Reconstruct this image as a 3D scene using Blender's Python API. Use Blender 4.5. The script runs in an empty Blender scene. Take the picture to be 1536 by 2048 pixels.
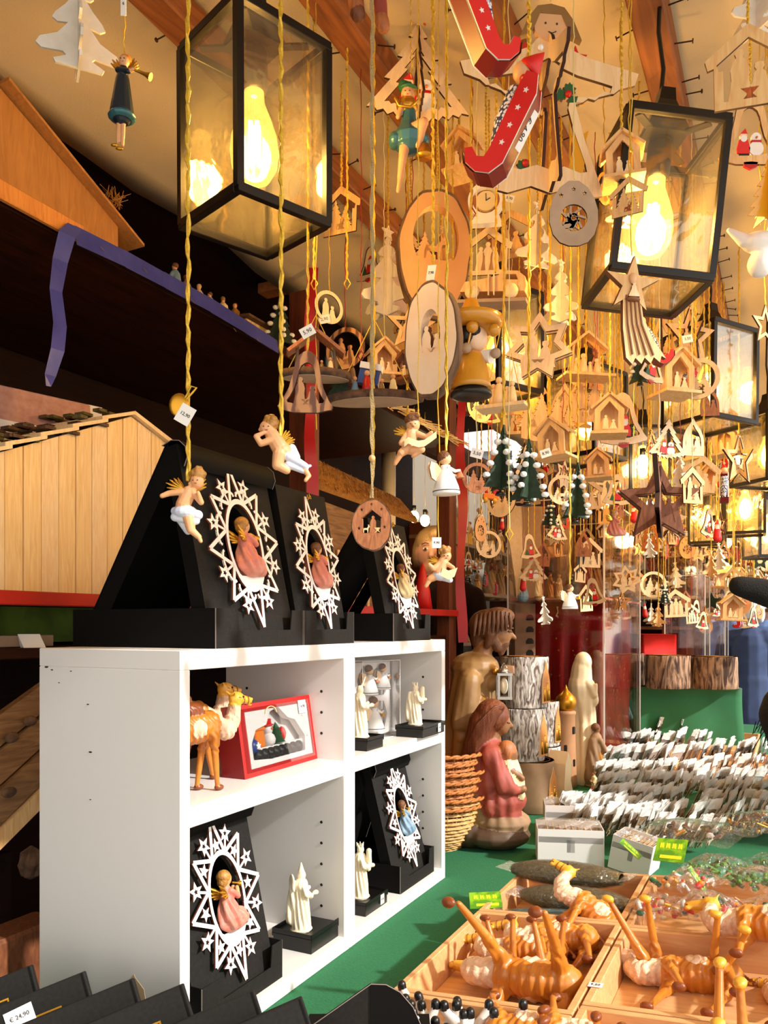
import bpy, bmesh, math, random
import numpy as np
from mathutils import Vector, Matrix
from mathutils.geometry import tessellate_polygon
random.seed(7)
SC = bpy.context.scene
COL = SC.collection
PI = math.pi
R = math.radians
F = 1600.0            # focal length in pixels of the 1536 x 2048 frame
EYE = 1.42            # eye height above the ground, metres
HZ = 1250.0           # row of the horizon

# ---------------------------------------------------------------- camera
cd = bpy.data.cameras.new('camera'); cam = bpy.data.objects.new('camera', cd); COL.objects.link(cam)
cam.location = (0, 0, EYE); cam.rotation_euler = (R(90), 0, 0)
cd.sensor_fit = 'HORIZONTAL'; cd.sensor_width = 36.0; cd.lens = 36.0*F/1536
cd.shift_y = (HZ-1024)/1536.0
cd.clip_start = 0.05; cd.clip_end = 200
SC.camera = cam
# ---------------------------------------------------------------- light
w = bpy.data.worlds.new('sky'); SC.world = w; w.use_nodes = True
bg = w.node_tree.nodes['Background']
bg.inputs[0].default_value = (1.0, 0.95, 0.89, 1); bg.inputs[1].default_value = 1.5
sd = bpy.data.lights.new('sun', 'SUN'); sun = bpy.data.objects.new('sun', sd); COL.objects.link(sun)
sd.energy = 3.8; sd.angle = R(2.5); sd.color = (1.0, 0.97, 0.92)
sun.rotation_euler = Vector((0.80, -0.46, 0.62)).to_track_quat('Z', 'Y').to_euler()
LAMP_W = 10.0          # watts of each lantern bulb
vs = SC.view_settings
vs.view_transform = 'Standard'; vs.look = 'None'; vs.exposure = 0.5; vs.gamma = 1.0
vs.use_curve_mapping = False
SC.cycles.max_bounces = 5; SC.cycles.transparent_max_bounces = 24; SC.cycles.use_adaptive_sampling = True; SC.cycles.adaptive_threshold = .06
SC.cycles.caustics_reflective = False; SC.cycles.caustics_refractive = False
SC.cycles.sample_clamp_indirect = 4.0

# ---------------------------------------------------------------- frames
C0 = Vector((-0.2805, 1.10, 0)); A_ = Vector((0.450, 0.893, 0)).normalized(); B_ = Vector((-A_.y, A_.x, 0))
SROT = math.atan2(A_.y, A_.x)
CT = EYE-0.617        # counter top
def S(a, b, z): return C0+A_*a+B_*b+Vector((0, 0, z))         # stall frame -> world
def P(px, py, d): return Vector((d*(px-768)/F, d, EYE+d*(HZ-py)/F))
def ab(v): r = v-C0; return r.dot(A_), r.dot(B_)
def on_b(px, b):                                                # distance of the point of plane b seen in column px
    k = (px-768)/F
    t = (k*(C0.y+B_.y*b)-(C0.x+B_.x*b))/(A_.x-k*A_.y)
    return C0.y+A_.y*t+B_.y*b
def on_z(py, z): return F*(EYE-z)/(py-HZ)
def Pb(px, py, b): return P(px, py, on_b(px, b))
def Pz(px, py, z): return P(px, py, on_z(py, z))
def lin(c):
    if isinstance(c, str): c = [int(c[i:i+2], 16)/255 for i in (0, 2, 4)]
    return tuple((x/12.92 if x <= .04045 else ((x+.055)/1.055)**2.4) for x in c)+(1,)

# ---------------------------------------------------------------- materials
MATS = {}
def mat(name, col='808080', rough=.6, metal=0, col2=None, scale=30, stretch=(1, 1, 1), detail=3, bump=0, bscale=None,
        emit=None, estr=0, alpha=1, coat=0, kind='noise', sharp=0, sheen=0, spec=.5, dist=0):
    m = bpy.data.materials.new(name); m.use_nodes = True; MATS[name] = m
    nt = m.node_tree; N = nt.nodes; L = nt.links; b = N['Principled BSDF']
    b.inputs['Base Color'].default_value = lin(col); b.inputs['Roughness'].default_value = rough
    b.inputs['Metallic'].default_value = metal; b.inputs['Coat Weight'].default_value = coat
    b.inputs['Specular IOR Level'].default_value = spec
    if sheen: b.inputs['Sheen Weight'].default_value = sheen
    if emit: b.inputs['Emission Color'].default_value = lin(emit); b.inputs['Emission Strength'].default_value = estr
    if alpha < 1: b.inputs['Alpha'].default_value = alpha
    if col2 or bump:
        tc = N.new('ShaderNodeTexCoord'); mp = N.new('ShaderNodeMapping'); mp.inputs['Scale'].default_value = stretch
        L.new(tc.outputs['Object'], mp.inputs[0])
        if kind == 'wave':
            t = N.new('ShaderNodeTexWave'); t.inputs['Scale'].default_value = scale; t.inputs['Distortion'].default_value = dist or 6
            t.inputs['Detail'].default_value = detail; t.inputs['Detail Scale'].default_value = 1.5; out = t.outputs['Fac']
        elif kind == 'voronoi':
            t = N.new('ShaderNodeTexVoronoi'); t.inputs['Scale'].default_value = scale; out = t.outputs['Distance']
        else:
            t = N.new('ShaderNodeTexNoise'); t.inputs['Scale'].default_value = scale; t.inputs['Detail'].default_value = detail
            t.inputs['Distortion'].default_value = dist; out = t.outputs['Fac']
        L.new(mp.outputs[0], t.inputs['Vector'])
        if col2:
            r = N.new('ShaderNodeValToRGB'); r.color_ramp.elements[0].position = .5-.25*(1-sharp)+.02*0; r.color_ramp.elements[1].position = .5+.25*(1-sharp)+.001
            r.color_ramp.elements[0].color = lin(col); r.color_ramp.elements[1].color = lin(col2)
            L.new(out, r.inputs[0]); L.new(r.outputs[0], b.inputs['Base Color'])
        if bump:
            bt = out
            if bscale:
                t2 = N.new('ShaderNodeTexNoise'); t2.inputs['Scale'].default_value = bscale; t2.inputs['Detail'].default_value = 4
                L.new(mp.outputs[0], t2.inputs['Vector']); bt = t2.outputs['Fac']
            bn = N.new('ShaderNodeBump'); bn.inputs['Strength'].default_value = bump; bn.inputs['Distance'].default_value = .004
            L.new(bt, bn.inputs['Height']); L.new(bn.outputs[0], b.inputs['Normal'])
    return m
def film(name, tint='ffffff', gloss=.12, rough=.08, bump=0, bscale=40, haze=0, hcol='e8e8e8', warm=None):
    """thin clear sheet: mostly transparent, some mirror gloss, optional pale diffuse haze"""
    m = bpy.data.materials.new(name); m.use_nodes = True; MATS[name] = m
    nt = m.node_tree; N = nt.nodes; L = nt.links; N.remove(N['Principled BSDF']); o = N['Material Output']
    tr = N.new('ShaderNodeBsdfTransparent'); tr.inputs[0].default_value = lin(tint)
    gl = N.new('ShaderNodeBsdfGlossy'); gl.inputs['Roughness'].default_value = rough
    lw = N.new('ShaderNodeLayerWeight'); lw.inputs[0].default_value = .35
    ma = N.new('ShaderNodeMath'); ma.operation = 'MULTIPLY_ADD'; ma.inputs[1].default_value = .5; ma.inputs[2].default_value = gloss
    L.new(lw.outputs['Fresnel'], ma.inputs[0])
    mx = N.new('ShaderNodeMixShader'); L.new(ma.outputs[0], mx.inputs[0]); L.new(tr.outputs[0], mx.inputs[1]); L.new(gl.outputs[0], mx.inputs[2])
    last = mx
    if bump:
        n = N.new('ShaderNodeTexNoise'); n.inputs['Scale'].default_value = bscale; n.inputs['Distortion'].default_value = 1.5
        tc = N.new('ShaderNodeTexCoord'); L.new(tc.outputs['Object'], n.inputs['Vector'])
        bn = N.new('ShaderNodeBump'); bn.inputs['Strength'].default_value = bump; bn.inputs['Distance'].default_value = .01
        L.new(n.outputs['Fac'], bn.inputs['Height']); L.new(bn.outputs[0], gl.inputs['Normal']); L.new(bn.outputs[0], lw.inputs['Normal'])
    if haze:
        df = N.new('ShaderNodeBsdfDiffuse'); df.inputs[0].default_value = lin(hcol)
        m2 = N.new('ShaderNodeMixShader'); m2.inputs[0].default_value = haze
        L.new(mx.outputs[0], m2.inputs[1]); L.new(df.outputs[0], m2.inputs[2]); last = m2
    L.new(last.outputs[0], o.inputs['Surface'])
    return m
def wood(name, c1, c2, s=8, st=(9, 9, 1.2), bump=.15, rough=.55, coat=0, dist=2.0):
    return mat(name, c1, rough, col2=c2, scale=s, stretch=st, detail=5, bump=bump, coat=coat, dist=dist)
wood('pine', 'd29a5c', 'efc88c', 9); wood('pine_pale', 'e6c08a', 'f7dfb4', 10); wood('pine_orange', 'b9702c', 'd9944a', 9)
wood('pine_house', 'e2b878', 'f8dca4', 7, (14, 14, 1.0)); wood('birch_ply', 'e3bf92', 'f1d6ac', 14, (5, 5, 2))
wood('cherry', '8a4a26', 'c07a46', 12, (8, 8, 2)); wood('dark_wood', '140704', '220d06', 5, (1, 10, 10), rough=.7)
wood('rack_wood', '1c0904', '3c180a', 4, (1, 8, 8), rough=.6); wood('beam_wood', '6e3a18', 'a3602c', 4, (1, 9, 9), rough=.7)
wood('post_wood', '5a2810', '7d3c1a', 6, (10, 10, 1)); wood('tray_wood', 'c98f5a', 'e2b07a', 5, (1.2, 9, 9), bump=.06)
wood('sloped_wood', '5b3a1c', '9a7044', 5, (1.5, 12, 12)); wood('walnut', '5a2d16', '8a5230', 12, (7, 7, 2))
wood('post_ply', 'a06a34', 'bd8446', 7); mat('burnt', '3a1c0e', .8); mat('burnt_soft', '7a4a28', .8)
mat('olive', 'c98d55', .45, col2='6e3a18', scale=5, stretch=(3, 3, 1.2), kind='wave', dist=9, sharp=.1, coat=.2)
mat('slice_face', 'c98d58', .6, col2='dca76e', scale=9, kind='noise', stretch=(1, 1, 1), bump=.1)
mat('slice_pale', 'ecc9a4', .6, col2='f7dec2', scale=25, bump=.1); mat('slice_grey', 'a08468', .65, col2='b89c80', scale=25)
mat('bark', '3e2a1c', .9, col2='8a6a4e', scale=38, stretch=(1, 1, .35), bump=1.0, detail=6, dist=.6)
mat('bark_dark', '2e1a10', .9, col2='74543c', scale=60, bump=1.0, detail=6)
mat('bark_birch', '5c4c42', .85, col2='dcd4ca', scale=60, stretch=(1, 1, .30), bump=1.0, detail=9, dist=1.6, sharp=.5)
mat('bark_brown', '3a241a', .9, col2='a8866a', scale=34, stretch=(1, 1, .22), bump=1.0, detail=8, dist=1.5, sharp=.6)
mat('log_end', 'e0bd8e', .7, col2='f3d9ae', scale=12)
mat('white_lam', 'e9e6e2', .32, bump=.02, bscale=400); mat('white_side', 'e4dbd2', .4, col2='e9e1d9', scale=5)
mat('pin_black', '101010', .4); mat('stain', 'c7ab84', .6); mat('grey_mark', '3c3733', .6)
mat('card_black', '1f1d1b', .8, col2='262422', scale=200); mat('card_black2', '0c0b0a', .7); mat('card_edge', '8a8078', .8)
mat('star_white', 'f0ece6', .55); mat('star_back', '7c3b24', .7)
mat('skin', 'e0a777', .5, col2='d4955f', scale=60); mat('skin_pale', 'f0cfae', .5); mat('skin_real', 'd79f86', .45, col2='c98a72', scale=40)
mat('hair_brown', '7a4a24', .6, col2='5a3216', scale=180, bump=.8); mat('hair_blond', 'b08a5c', .6, col2='8a6a42', scale=220, stretch=(1, 1, .2), bump=.6)
mat('hair_gold', 'c08a3c', .5, col2='8c5a20', scale=160, bump=.8); mat('gold', 'c8902a', .3, metal=.85); mat('gold_leaf', 'd8a43c', .28, metal=.9, bump=.3, bscale=60)
mat('gold_string', 'e3bd3a', .45, metal=.35, col2='c89a28', scale=300); mat('string_pale', 'dccb86', .6); mat('red_string', '8e1414', .5); mat('jute', 'bca06c', .9, bump=.8, bscale=600)
mat('cloth_white', 'd9dde8', .5, col2='b8c0d4', scale=50); mat('robe_pink', 'c86a58', .5, col2='e09a84', scale=30); mat('robe_rose', '86362c', .6, col2='a8503f', scale=20)
mat('robe_cream', 'e3cf9e', .5); mat('robe_blue', '7b97ad', .5); mat('robe_brown', '7c5a34', .5, col2='9c7846', scale=14)
mat('robe_ochre', 'a8752e', .45, col2='7c5424', scale=10); mat('carved_skin', '93663f', .5, col2='7a5230', scale=20)
mat('carved_hair', '4c2c18', .6, col2='6a4022', scale=90, stretch=(1, 1, .25), bump=.8); mat('hair_mary', '5c2c18', .55, col2='7c4224', scale=120, stretch=(1, 1, .2), bump=.8)
mat('ivory', 'eadbb8', .5, col2='f4e8cc', scale=40); mat('madonna', 'e8d3ab', .4); mat('rock', '7b5f43', .7, col2='a3825f', scale=12, bump=.4)
mat('rock_dark', '4a3524', .6, col2='5e4530', scale=10); mat('tower', 'a5744c', .6, col2='b98a62', scale=15)
mat('red', 'b8140f', .4); mat('red_dark', '7c0d10', .4); mat('red_bright', 'd8201c', .45); mat('red_ledge', 'cc2114', .5, col2='a01008', scale=8)
mat('ribbon', 'c41420', .35, col2='a30e18', scale=6); mat('tape_blue', '33398c', .3, col2='444aa0', scale=20, bump=.4, bscale=25)
mat('yellow', 'e0a018', .3, coat=.5); mat('orange', 'e47a14', .35); mat('ochre', 'c98a1e', .3, coat=.4); mat('black', '0c0a09', .35); mat('black_metal', '17130f', .35, metal=.3)
mat('green', '1f5c34', .5); mat('green_dark', '10220f', .7, col2='243c20', scale=90); mat('snow', 'eeeae2', .8, bump=.5, bscale=120); mat('blue', '1c3c8a', .4); mat('white', 'eeebe6', .5)
mat('white_tree', 'e6dfd2', .6, col2='d9cfbe', scale=60); mat('pink', 'd88a90', .5); mat('teal', '3a6a72', .35, metal=.3); mat('navy_dress', '1e2a34', .35, metal=.2)
mat('gingham', 'e8e8f0', .6, col2='2c3a66', scale=260, kind='voronoi', sharp=.7); mat('face_wood', 'e6b584', .5); mat('paper', 'f0ece6', .6); mat('ink', '35312e', .7)
mat('felt', '17603a', .95, col2='1f6e46', scale=250, bump=.4); mat('green_cloth', '1b6136', .85, col2='247043', scale=7, sheen=.3)
mat('lime_cloth', '5c7420', .8, col2='76902c', scale=14, sharp=.5)
mat('canvas', 'd8c6a6', .85, col2='cdb892', scale=5, bump=.25, bscale=300)
mat('camel', 'cb8128', .38, col2='b3641a', scale=26, coat=.25); mat('camel_dark', '7c3c12', .4); mat('camel_wool', 'eacdb2', .5, col2='d0a27c', scale=90, stretch=(1, 1, .3), bump=1.0); mat('camel_face', 'dda030', .38, coat=.25)
mat('cow', 'e6ddd6', .4, col2='cabdb2', scale=60); mat('wicker', 'c47a38', .6, col2='9c5824', scale=130, bump=.6); mat('wicker_pale', 'd8a868', .6, col2='b8843e', scale=130, bump=.5)
mat('straw', 'c08a3c', .85, col2='94602a', scale=90, stretch=(.3, 3, 1), bump=1.0); mat('moss', '4c4224', .95, col2='6e6434', scale=130, bump=1.0, detail=6); mat('moss_green', '4a7a30', .95, col2='7cae50', scale=150, bump=1.0)
mat('lake_blue', '3f6c74', .6, col2='5c8a90', scale=70); mat('label_green', '7fb81c', .45, col2='4c8c1c', scale=30, sharp=.8); mat('label_yellow', 'e8dc28', .45)
mat('red_sequin', '8a0c12', .35, col2='b01a1c', scale=9, bump=.3, bscale=200); mat('gold_sequin', 'e8c070', .25, metal=.7)
mat('pack_card', 'b98a5a', .5, col2='efdcc0', scale=60, sharp=.5); mat('pack_dark', '2a1c16', .5); mat('pack_grey', '9aa4a8', .3); mat('carton', 'e4dedb', .5); mat('pink_box', 'a87468', .7, col2='c09488', scale=60)
mat('blue_coat', '36476e', .8, col2='2a3858', scale=12); mat('blue_light', '6a86b8', .8); mat('fur', '080707', .95, bump=1, bscale=260); mat('street', '9a9690', .9, col2='aba79f', scale=2)
mat('plaster', 'e6dfd4', .9); mat('pane_dark', '5c6872', .2); mat('silver', 'a8a49c', .25, metal=.8); mat('wheel', '1c1c1c', .4); mat('grey_wall', '7d7468', .9)
mat('filament', 'ffd070', emit='ffd88c', estr=90); mat('bulb_base', '1b1713', .4, metal=.4)
mat('lamp_far', 'ffe2a0', emit='ffd890', estr=16); mat('led', 'fff2dc', emit='fff0d8', estr=14)
film('glass', 'fdfaf0', .05, .03, bump=.15, bscale=9, haze=.03, hcol='d8d0c0'); film('acrylic', 'fbf6f4', .06, .04)
film('cello', 'ffffff', .16, .14, bump=1.0, bscale=55, haze=.10, hcol='fffaf4'); film('bagfilm', 'ffffff', .05, .10, bump=1.0, bscale=45, haze=.03); film('wrap', 'ffffff', .06, .08, bump=.3, bscale=30); film('clear_window', 'ffffff', .03, .05)
for q_ in ('rack_wood', 'dark_wood', 'card_black', 'card_black2', 'grey_wall'): MATS[q_].node_tree.nodes['Principled BSDF'].inputs['Specular IOR Level'].default_value = .12
film('crinkle_glare', 'ffffff', .22, .18, bump=1.0, bscale=70, haze=.62, hcol='fffdf8')  # crumpled film; its white haze paints in the glare on the pack tops
# bulb envelope: amber glass that glows round its filaments
m = film('bulb_glass', 'ffe6a8', .08, .05); nt = m.node_tree; o = nt.nodes['Material Output']; prev = o.inputs['Surface'].links[0].from_socket
e = nt.nodes.new('ShaderNodeEmission'); e.inputs[0].default_value = lin('ffc860'); e.inputs[1].default_value = 1.6
ad = nt.nodes.new('ShaderNodeAddShader'); nt.links.new(prev, ad.inputs[0]); nt.links.new(e.outputs[0], ad.inputs[1]); nt.links.new(ad.outputs[0], o.inputs['Surface'])

# ---------------------------------------------------------------- mesh builder
def rot(x=0, y=0, z=0): return (Matrix.Rotation(R(z), 4, 'Z') @ Matrix.Rotation(R(y), 4, 'Y') @ Matrix.Rotation(R(x), 4, 'X'))
def tr(x=0, y=0, z=0): return Matrix.Translation((x, y, z))
def sc(x, y=None, z=None): return Matrix.Diagonal((x, x if y is None else y, x if z is None else z, 1))
class M:
    def __init__(s): s.v = []; s.f = []; s.m = []; s.s = []
    def add(s, vs, fs, m, sm=False, xf=None):
        n = len(s.v)
        s.v += [tuple(xf @ Vector(v)) if xf else tuple(v) for v in vs]
        s.f += [tuple(i+n for i in f) for f in fs]; s.m += [m]*len(fs); s.s += [sm]*len(fs); return s
    def box(s, c, d, m, xf=None, bv=0):
        x, y, z = d[0]/2, d[1]/2, d[2]/2
        if bv:
            o = [(-x+bv, -y), (x-bv, -y), (x, -y+bv), (x, y-bv), (x-bv, y), (-x+bv, y), (-x, y-bv), (-x, -y+bv)]
            i = [(a*(1-bv/x), b*(1-bv/y)) for a, b in o]
            V = [(a, b, -z) for a, b in i]+[(a, b, -z+bv) for a, b in o]+[(a, b, z-bv) for a, b in o]+[(a, b, z) for a, b in i]
            Fs = [tuple(range(7, -1, -1)), tuple(range(24, 32))]
            for k in range(3):
                for j in range(8): Fs.append((k*8+j, k*8+(j+1) % 8, k*8+8+(j+1) % 8, k*8+8+j))
        else:
            V = [(i*x, j*y, k*z) for k in (-1, 1) for j in (-1, 1) for i in (-1, 1)]
            Fs = [(0, 2, 3, 1), (4, 5, 7, 6), (0, 1, 5, 4), (2, 6, 7, 3), (0, 4, 6, 2), (1, 3, 7, 5)]
        t = tr(*c); return s.add(V, Fs, m, False, xf @ t if xf else t)
    def quad(s, pts, th, m, m2=None):               # slab of thickness th over a planar polygon given in world/local points
        pts = [Vector(p) for p in pts]; n = (pts[1]-pts[0]).cross(pts[2]-pts[0]).normalized()*th; k = len(pts)
        s.add(pts+[p-n for p in pts], [tuple(range(k)), tuple(range(2*k-1, k-1, -1))], m)
        return s.add(pts+[p-n for p in pts], [(i, i+k, (i+1) % k+k, (i+1) % k) for i in range(k)], m2 or m)
    def tube(s, pts, r, m, n=8, xf=None, close=False):
        pts = [Vector(p) for p in pts]; k = len(pts); rr = r if isinstance(r, (list, tuple)) else [r]*k
        V = []; up = None
        for i, p in enumerate(pts):
            t = ((pts[(i+1) % k]-pts[i-1]) if close else (pts[min(i+1, k-1)]-pts[max(i-1, 0)]))
            t = t.normalized() if t.length > 1e-9 else Vector((0, 0, 1))
            if up is None: up = t.orthogonal().normalized()
            u = (up-t*up.dot(t)); u = u.normalized() if u.length > 1e-6 else t.orthogonal().normalized(); up = u; v = t.cross(u)
            for j in range(n):
                a = 2*PI*j/n; V.append(p+(u*math.cos(a)+v*math.sin(a))*rr[i])
        Fs = [(i*n+j, i*n+(j+1) % n, ((i+1) % k)*n+(j+1) % n, ((i+1) % k)*n+j) for i in range(k if close else k-1) for j in range(n)]
        s.add(V, Fs, m, n > 4, xf)
        if not close: s.add(V[:n], [tuple(range(n-1, -1, -1))], m, False, xf); s.add(V[-n:], [tuple(range(n))], m, False, xf)
        return s
    def lathe(s, prof, m, n=16, xf=None, sm=True, wob=None):
        V = []; k = len(prof)
        for i, (r, z) in enumerate(prof):
            for j in range(n):
                a = 2*PI*j/n; q = r*(wob(a, z) if wob else 1); V.append((q*math.cos(a), q*math.sin(a), z))
        Fs = [(i*n+j, i*n+(j+1) % n, (i+1)*n+(j+1) % n, (i+1)*n+j) for i in range(k-1) for j in range(n)]
        if prof[0][0] > 1e-6: Fs.append(tuple(range(n-1, -1, -1)))
        if prof[-1][0] > 1e-6: Fs.append(tuple(range((k-1)*n, k*n)))
        return s.add(V, Fs, m, sm, xf)
    def ball(s, c, r, m, n=10, xf=None):
        r = r if isinstance(r, (list, tuple)) else (r, r, r); h = max(4, n//2+1)
        t = tr(*c) @ sc(*r); t = xf @ t if xf else t
        return s.lathe([(max(math.sin(PI*i/h), 1e-4), -math.cos(PI*i/h)) for i in range(h+1)], m, n, t)
    def plate(s, outer, holes, th, m, side=None, xf=None):   # flat cut-out in the local XZ plane, thickness along Y
        def area(p): return sum(p[i-1][0]*p[i][1]-p[i][0]*p[i-1][1] for i in range(len(p)))
        loops = [outer if area(outer) > 0 else outer[::-1]]+[h if area(h) < 0 else h[::-1] for h in holes]
        tris = tessellate_polygon([[Vector((x, y, 0)) for x, y in l] for l in loops])
        fl = [p for l in loops for p in l]; V = [(x, -th/2, z) for x, z in fl]+[(x, th/2, z) for x, z in fl]; n = len(fl)
        Fs = []
        for t in tris:
            a, b, c = t; ar = (fl[b][0]-fl[a][0])*(fl[c][1]-fl[a][1])-(fl[c][0]-fl[a][0])*(fl[b][1]-fl[a][1])
            if ar < 0: a, c = c, a
            Fs += [(a, b, c), (c+n, b+n, a+n)]
        s.add(V, Fs, m, False, xf)
        Fs = []; o = 0
        for l in loops:
            k = len(l)
            for i in range(k): Fs.append((o+i, o+i+n, o+(i+1) % k+n, o+(i+1) % k))
            o += k
        return s.add(V, Fs, side or m, False, xf)
    def bars(s, pts, wd, th, m, side=None, close=True, xf=None):   # strip cut-out along a path in the XZ plane
        n = len(pts); q = [Vector(p) for p in pts]; L_ = []; R_ = []
        for i in range(n):
            if close or 0 < i < n-1:
                a = (q[i]-q[i-1]).normalized(); b = (q[(i+1) % n]-q[i]).normalized()
            else: a = b = ((q[1]-q[0]) if i == 0 else (q[-1]-q[-2])).normalized()
            nn = Vector((-a.y-b.y, a.x+b.x)); nn = nn.normalized() if nn.length > 1e-6 else Vector((-a.y, a.x))
            c = max(.35, abs(nn.dot(Vector((-a.y, a.x))))); L_.append(q[i]+nn*wd/2/c); R_.append(q[i]-nn*wd/2/c)
        for i in range(n if close else n-1):
            j = (i+1) % n; c = [L_[i], R_[i], R_[j], L_[j]]
            V = [(p.x, -th/2, p.y) for p in c]+[(p.x, th/2, p.y) for p in c]
            s.add(V, [(0, 1, 2, 3), (7, 6, 5, 4)], m, False, xf); s.add(V, [(0, 4, 5, 1), (2, 6, 7, 3)], side or m, False, xf)
            if not close and i in (0, n-2): s.add(V, [(1, 5, 6, 2), (0, 3, 7, 4)], side or m, False, xf)
        return s
    def merge(s, o, xf=None):
        n = len(s.v); s.v += [tuple(xf @ Vector(v)) if xf else v for v in o.v]
        s.f += [tuple(i+n for i in f) for f in o.f]; s.m += o.m; s.s += o.s; return s
    def mesh(s, name='mesh'):
        me = bpy.data.meshes.new(name); me.from_pydata(s.v, [], s.f); ks = []
        for k in s.m:
            if k not in ks: ks.append(k)
        for k in ks: me.materials.append(MATS[k])
        ix = {k: i for i, k in enumerate(ks)}
        me.polygons.foreach_set('material_index', [ix[k] for k in s.m]); me.polygons.foreach_set('use_smooth', s.s); me.update()
        return me
    def build(s, name, parent=None, **kw): return put(name, s.mesh(name), parent, **kw)
def put(name, me, parent=None, loc=(0, 0, 0), rz=0, label=None, cat=None, group=None, kind=None, mtx=None):
    o = bpy.data.objects.new(name, me); COL.objects.link(o)
    if parent: o.parent = parent
    if mtx is not None: o.matrix_local = mtx
    else: o.location = loc; o.rotation_euler = (0, 0, rz)
    for k, v in (('label', label), ('category', cat), ('group', group), ('kind', kind)):
        if v: o[k] = v
    return o
def thing(name, label, cat, loc=(0, 0, 0), rz=0, group=None):
    return put(name, None, None, loc, rz, label, cat, group)
def struct(name, m_, **kw): return m_.build(name, kind='structure', **kw)
SW = Matrix.Translation(C0) @ Matrix.Rotation(SROT, 4, 'Z')      # stall frame as a matrix
def frame(a, b, z, rz=0): return S(a, b, z), SROT+R(rz)

# ---- one continuous body grown from tapered capsules and ellipsoids, skin smoothed by voxel remesh
def blob(prims, vox, smooth=3, folds=None, deci=0):
    """prims: ('c', p0, p1, r0, r1, mat) or ('e', centre, (rx,ry,rz), mat[, rotation])"""
    m = M()
    for p in prims:
        if p[0] == 'c':
            a, b = Vector(p[1]), Vector(p[2]); r0, r1 = p[3], p[4]; d = (b-a); t = d.normalized() if d.length > 1e-9 else Vector((0, 0, 1)); L = d.length
            prof = [(max(r0*math.cos(x), 1e-5), r0*math.sin(x)) for x in (-PI/2, -PI/3, -PI/6, 0)]+[(max(r1*math.cos(x), 1e-5), L+r1*math.sin(x)) for x in (0, PI/6, PI/3, PI/2)]
            m.lathe(prof, 'white', 12, Matrix.Translation(a) @ t.to_track_quat('Z', 'Y').to_matrix().to_4x4())
        else:
            m.ball((0, 0, 0), p[2], 'white', 14, tr(*p[1]) @ (p[4] if len(p) > 4 else Matrix.Identity(4)))
    me = m.mesh('tmp'); o = bpy.data.objects.new('tmp', me); COL.objects.link(o)
    md = o.modifiers.new('r', 'REMESH'); md.mode = 'VOXEL'; md.voxel_size = vox
    if smooth: ms = o.modifiers.new('s', 'SMOOTH'); ms.factor = .5; ms.iterations = smooth
    if deci: dm = o.modifiers.new('d', 'DECIMATE'); dm.ratio = deci
    dg = bpy.context.evaluated_depsgraph_get(); out = bpy.data.meshes.new_from_object(o.evaluated_get(dg))
    bpy.data.objects.remove(o); bpy.data.meshes.remove(me)
    nf = len(out.polygons); c = np.empty(nf*3); out.polygons.foreach_get('center', c); c = c.reshape(-1, 3)
    best = np.full(nf, 1e9); idx = np.zeros(nf, int); ks = []
    for p in prims:
        k = p[5] if p[0] == 'c' else p[3]
        if k not in ks: ks.append(k)
        if p[0] == 'c':
            a = np.array(p[1], float); b = np.array(p[2], float); d = b-a; q = max(d.dot(d), 1e-12)
            t = np.clip(((c-a)@d)/q, 0, 1); ds = np.linalg.norm(c-a-t[:, None]*d, axis=1)-(p[3]+(p[4]-p[3])*t)
        else:
            q = c-np.array(p[1], float)
            if len(p) > 4: q = q@np.array(p[4].to_3x3())
            rr = np.array(p[2], float); ds = (np.linalg.norm(q/rr, axis=1)-1)*rr.min()
        u = ds < best; best[u] = ds[u]; idx[u] = ks.index(k)
    out.materials.clear()
    for k in ks: out.materials.append(MATS[k])
    out.polygons.foreach_set('material_index', idx.tolist()); out.polygons.foreach_set('use_smooth', [True]*nf)
    if folds:                      # carved pleats: (z0, z1, count, depth, slant) over a height band, by angle about the axis
        n_ = len(out.vertices); co = np.empty(n_*3); out.vertices.foreach_get('co', co); co = co.reshape(-1, 3)
        no = np.empty(n_*3); out.vertex_normals.foreach_get('vector', no); no = no.reshape(-1, 3)
        for (z0, z1, n, dep, sl) in folds:
            z = co[:, 2]; k = np.clip(np.minimum((z-z0), (z1-z))/((z1-z0)*.25+1e-9), 0, 1)
            co = co+no*(dep*k*np.sin(np.arctan2(co[:, 1], co[:, 0])*n+z*sl))[:, None]
        out.vertices.foreach_set('co', co.ravel())
    out.update(); return out

# string: one metre of twisted two-ply yarn hanging below z=0, shared and stretched per use
def yarn(mt, r, n=70, ply=2, seed=1):
    rnd = random.Random(seed); m = M(); wob = [(rnd.uniform(-1, 1)*.0010, rnd.uniform(-1, 1)*.0010) for _ in range(n+1)]
    for p in range(ply):
        m.tube([(wob[i][0]+r*.75*math.cos(i*1.1+PI*p*2/ply), wob[i][1]+r*.75*math.sin(i*1.1+PI*p*2/ply), -i/n) for i in range(n+1)], r, mt, 4)
    return m.mesh('string')
YARN = {'gold': yarn('gold_string', .0014), 'thin': yarn('gold_string', .0009, 40, 1, 2), 'pale': yarn('string_pale', .0009, 40, 1, 3), 'red': yarn('red_string', .0010, 30, 1, 4),
        'thick': yarn('gold_string', .0019, 90, 2, 5), 'jute': yarn('jute', .0018, 60, 2, 6), 'white': yarn('paper', .0010, 40, 1, 7)}
TOPZ = 2.405
def string_to(parent, kind, z0, ztop=TOPZ, x=0, y=0):
    return put('string', YARN[kind], parent, mtx=tr(x, y, ztop-parent.location.z) @ sc(1, 1, max(.01, ztop-parent.location.z-z0)))
_txt = {}
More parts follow.
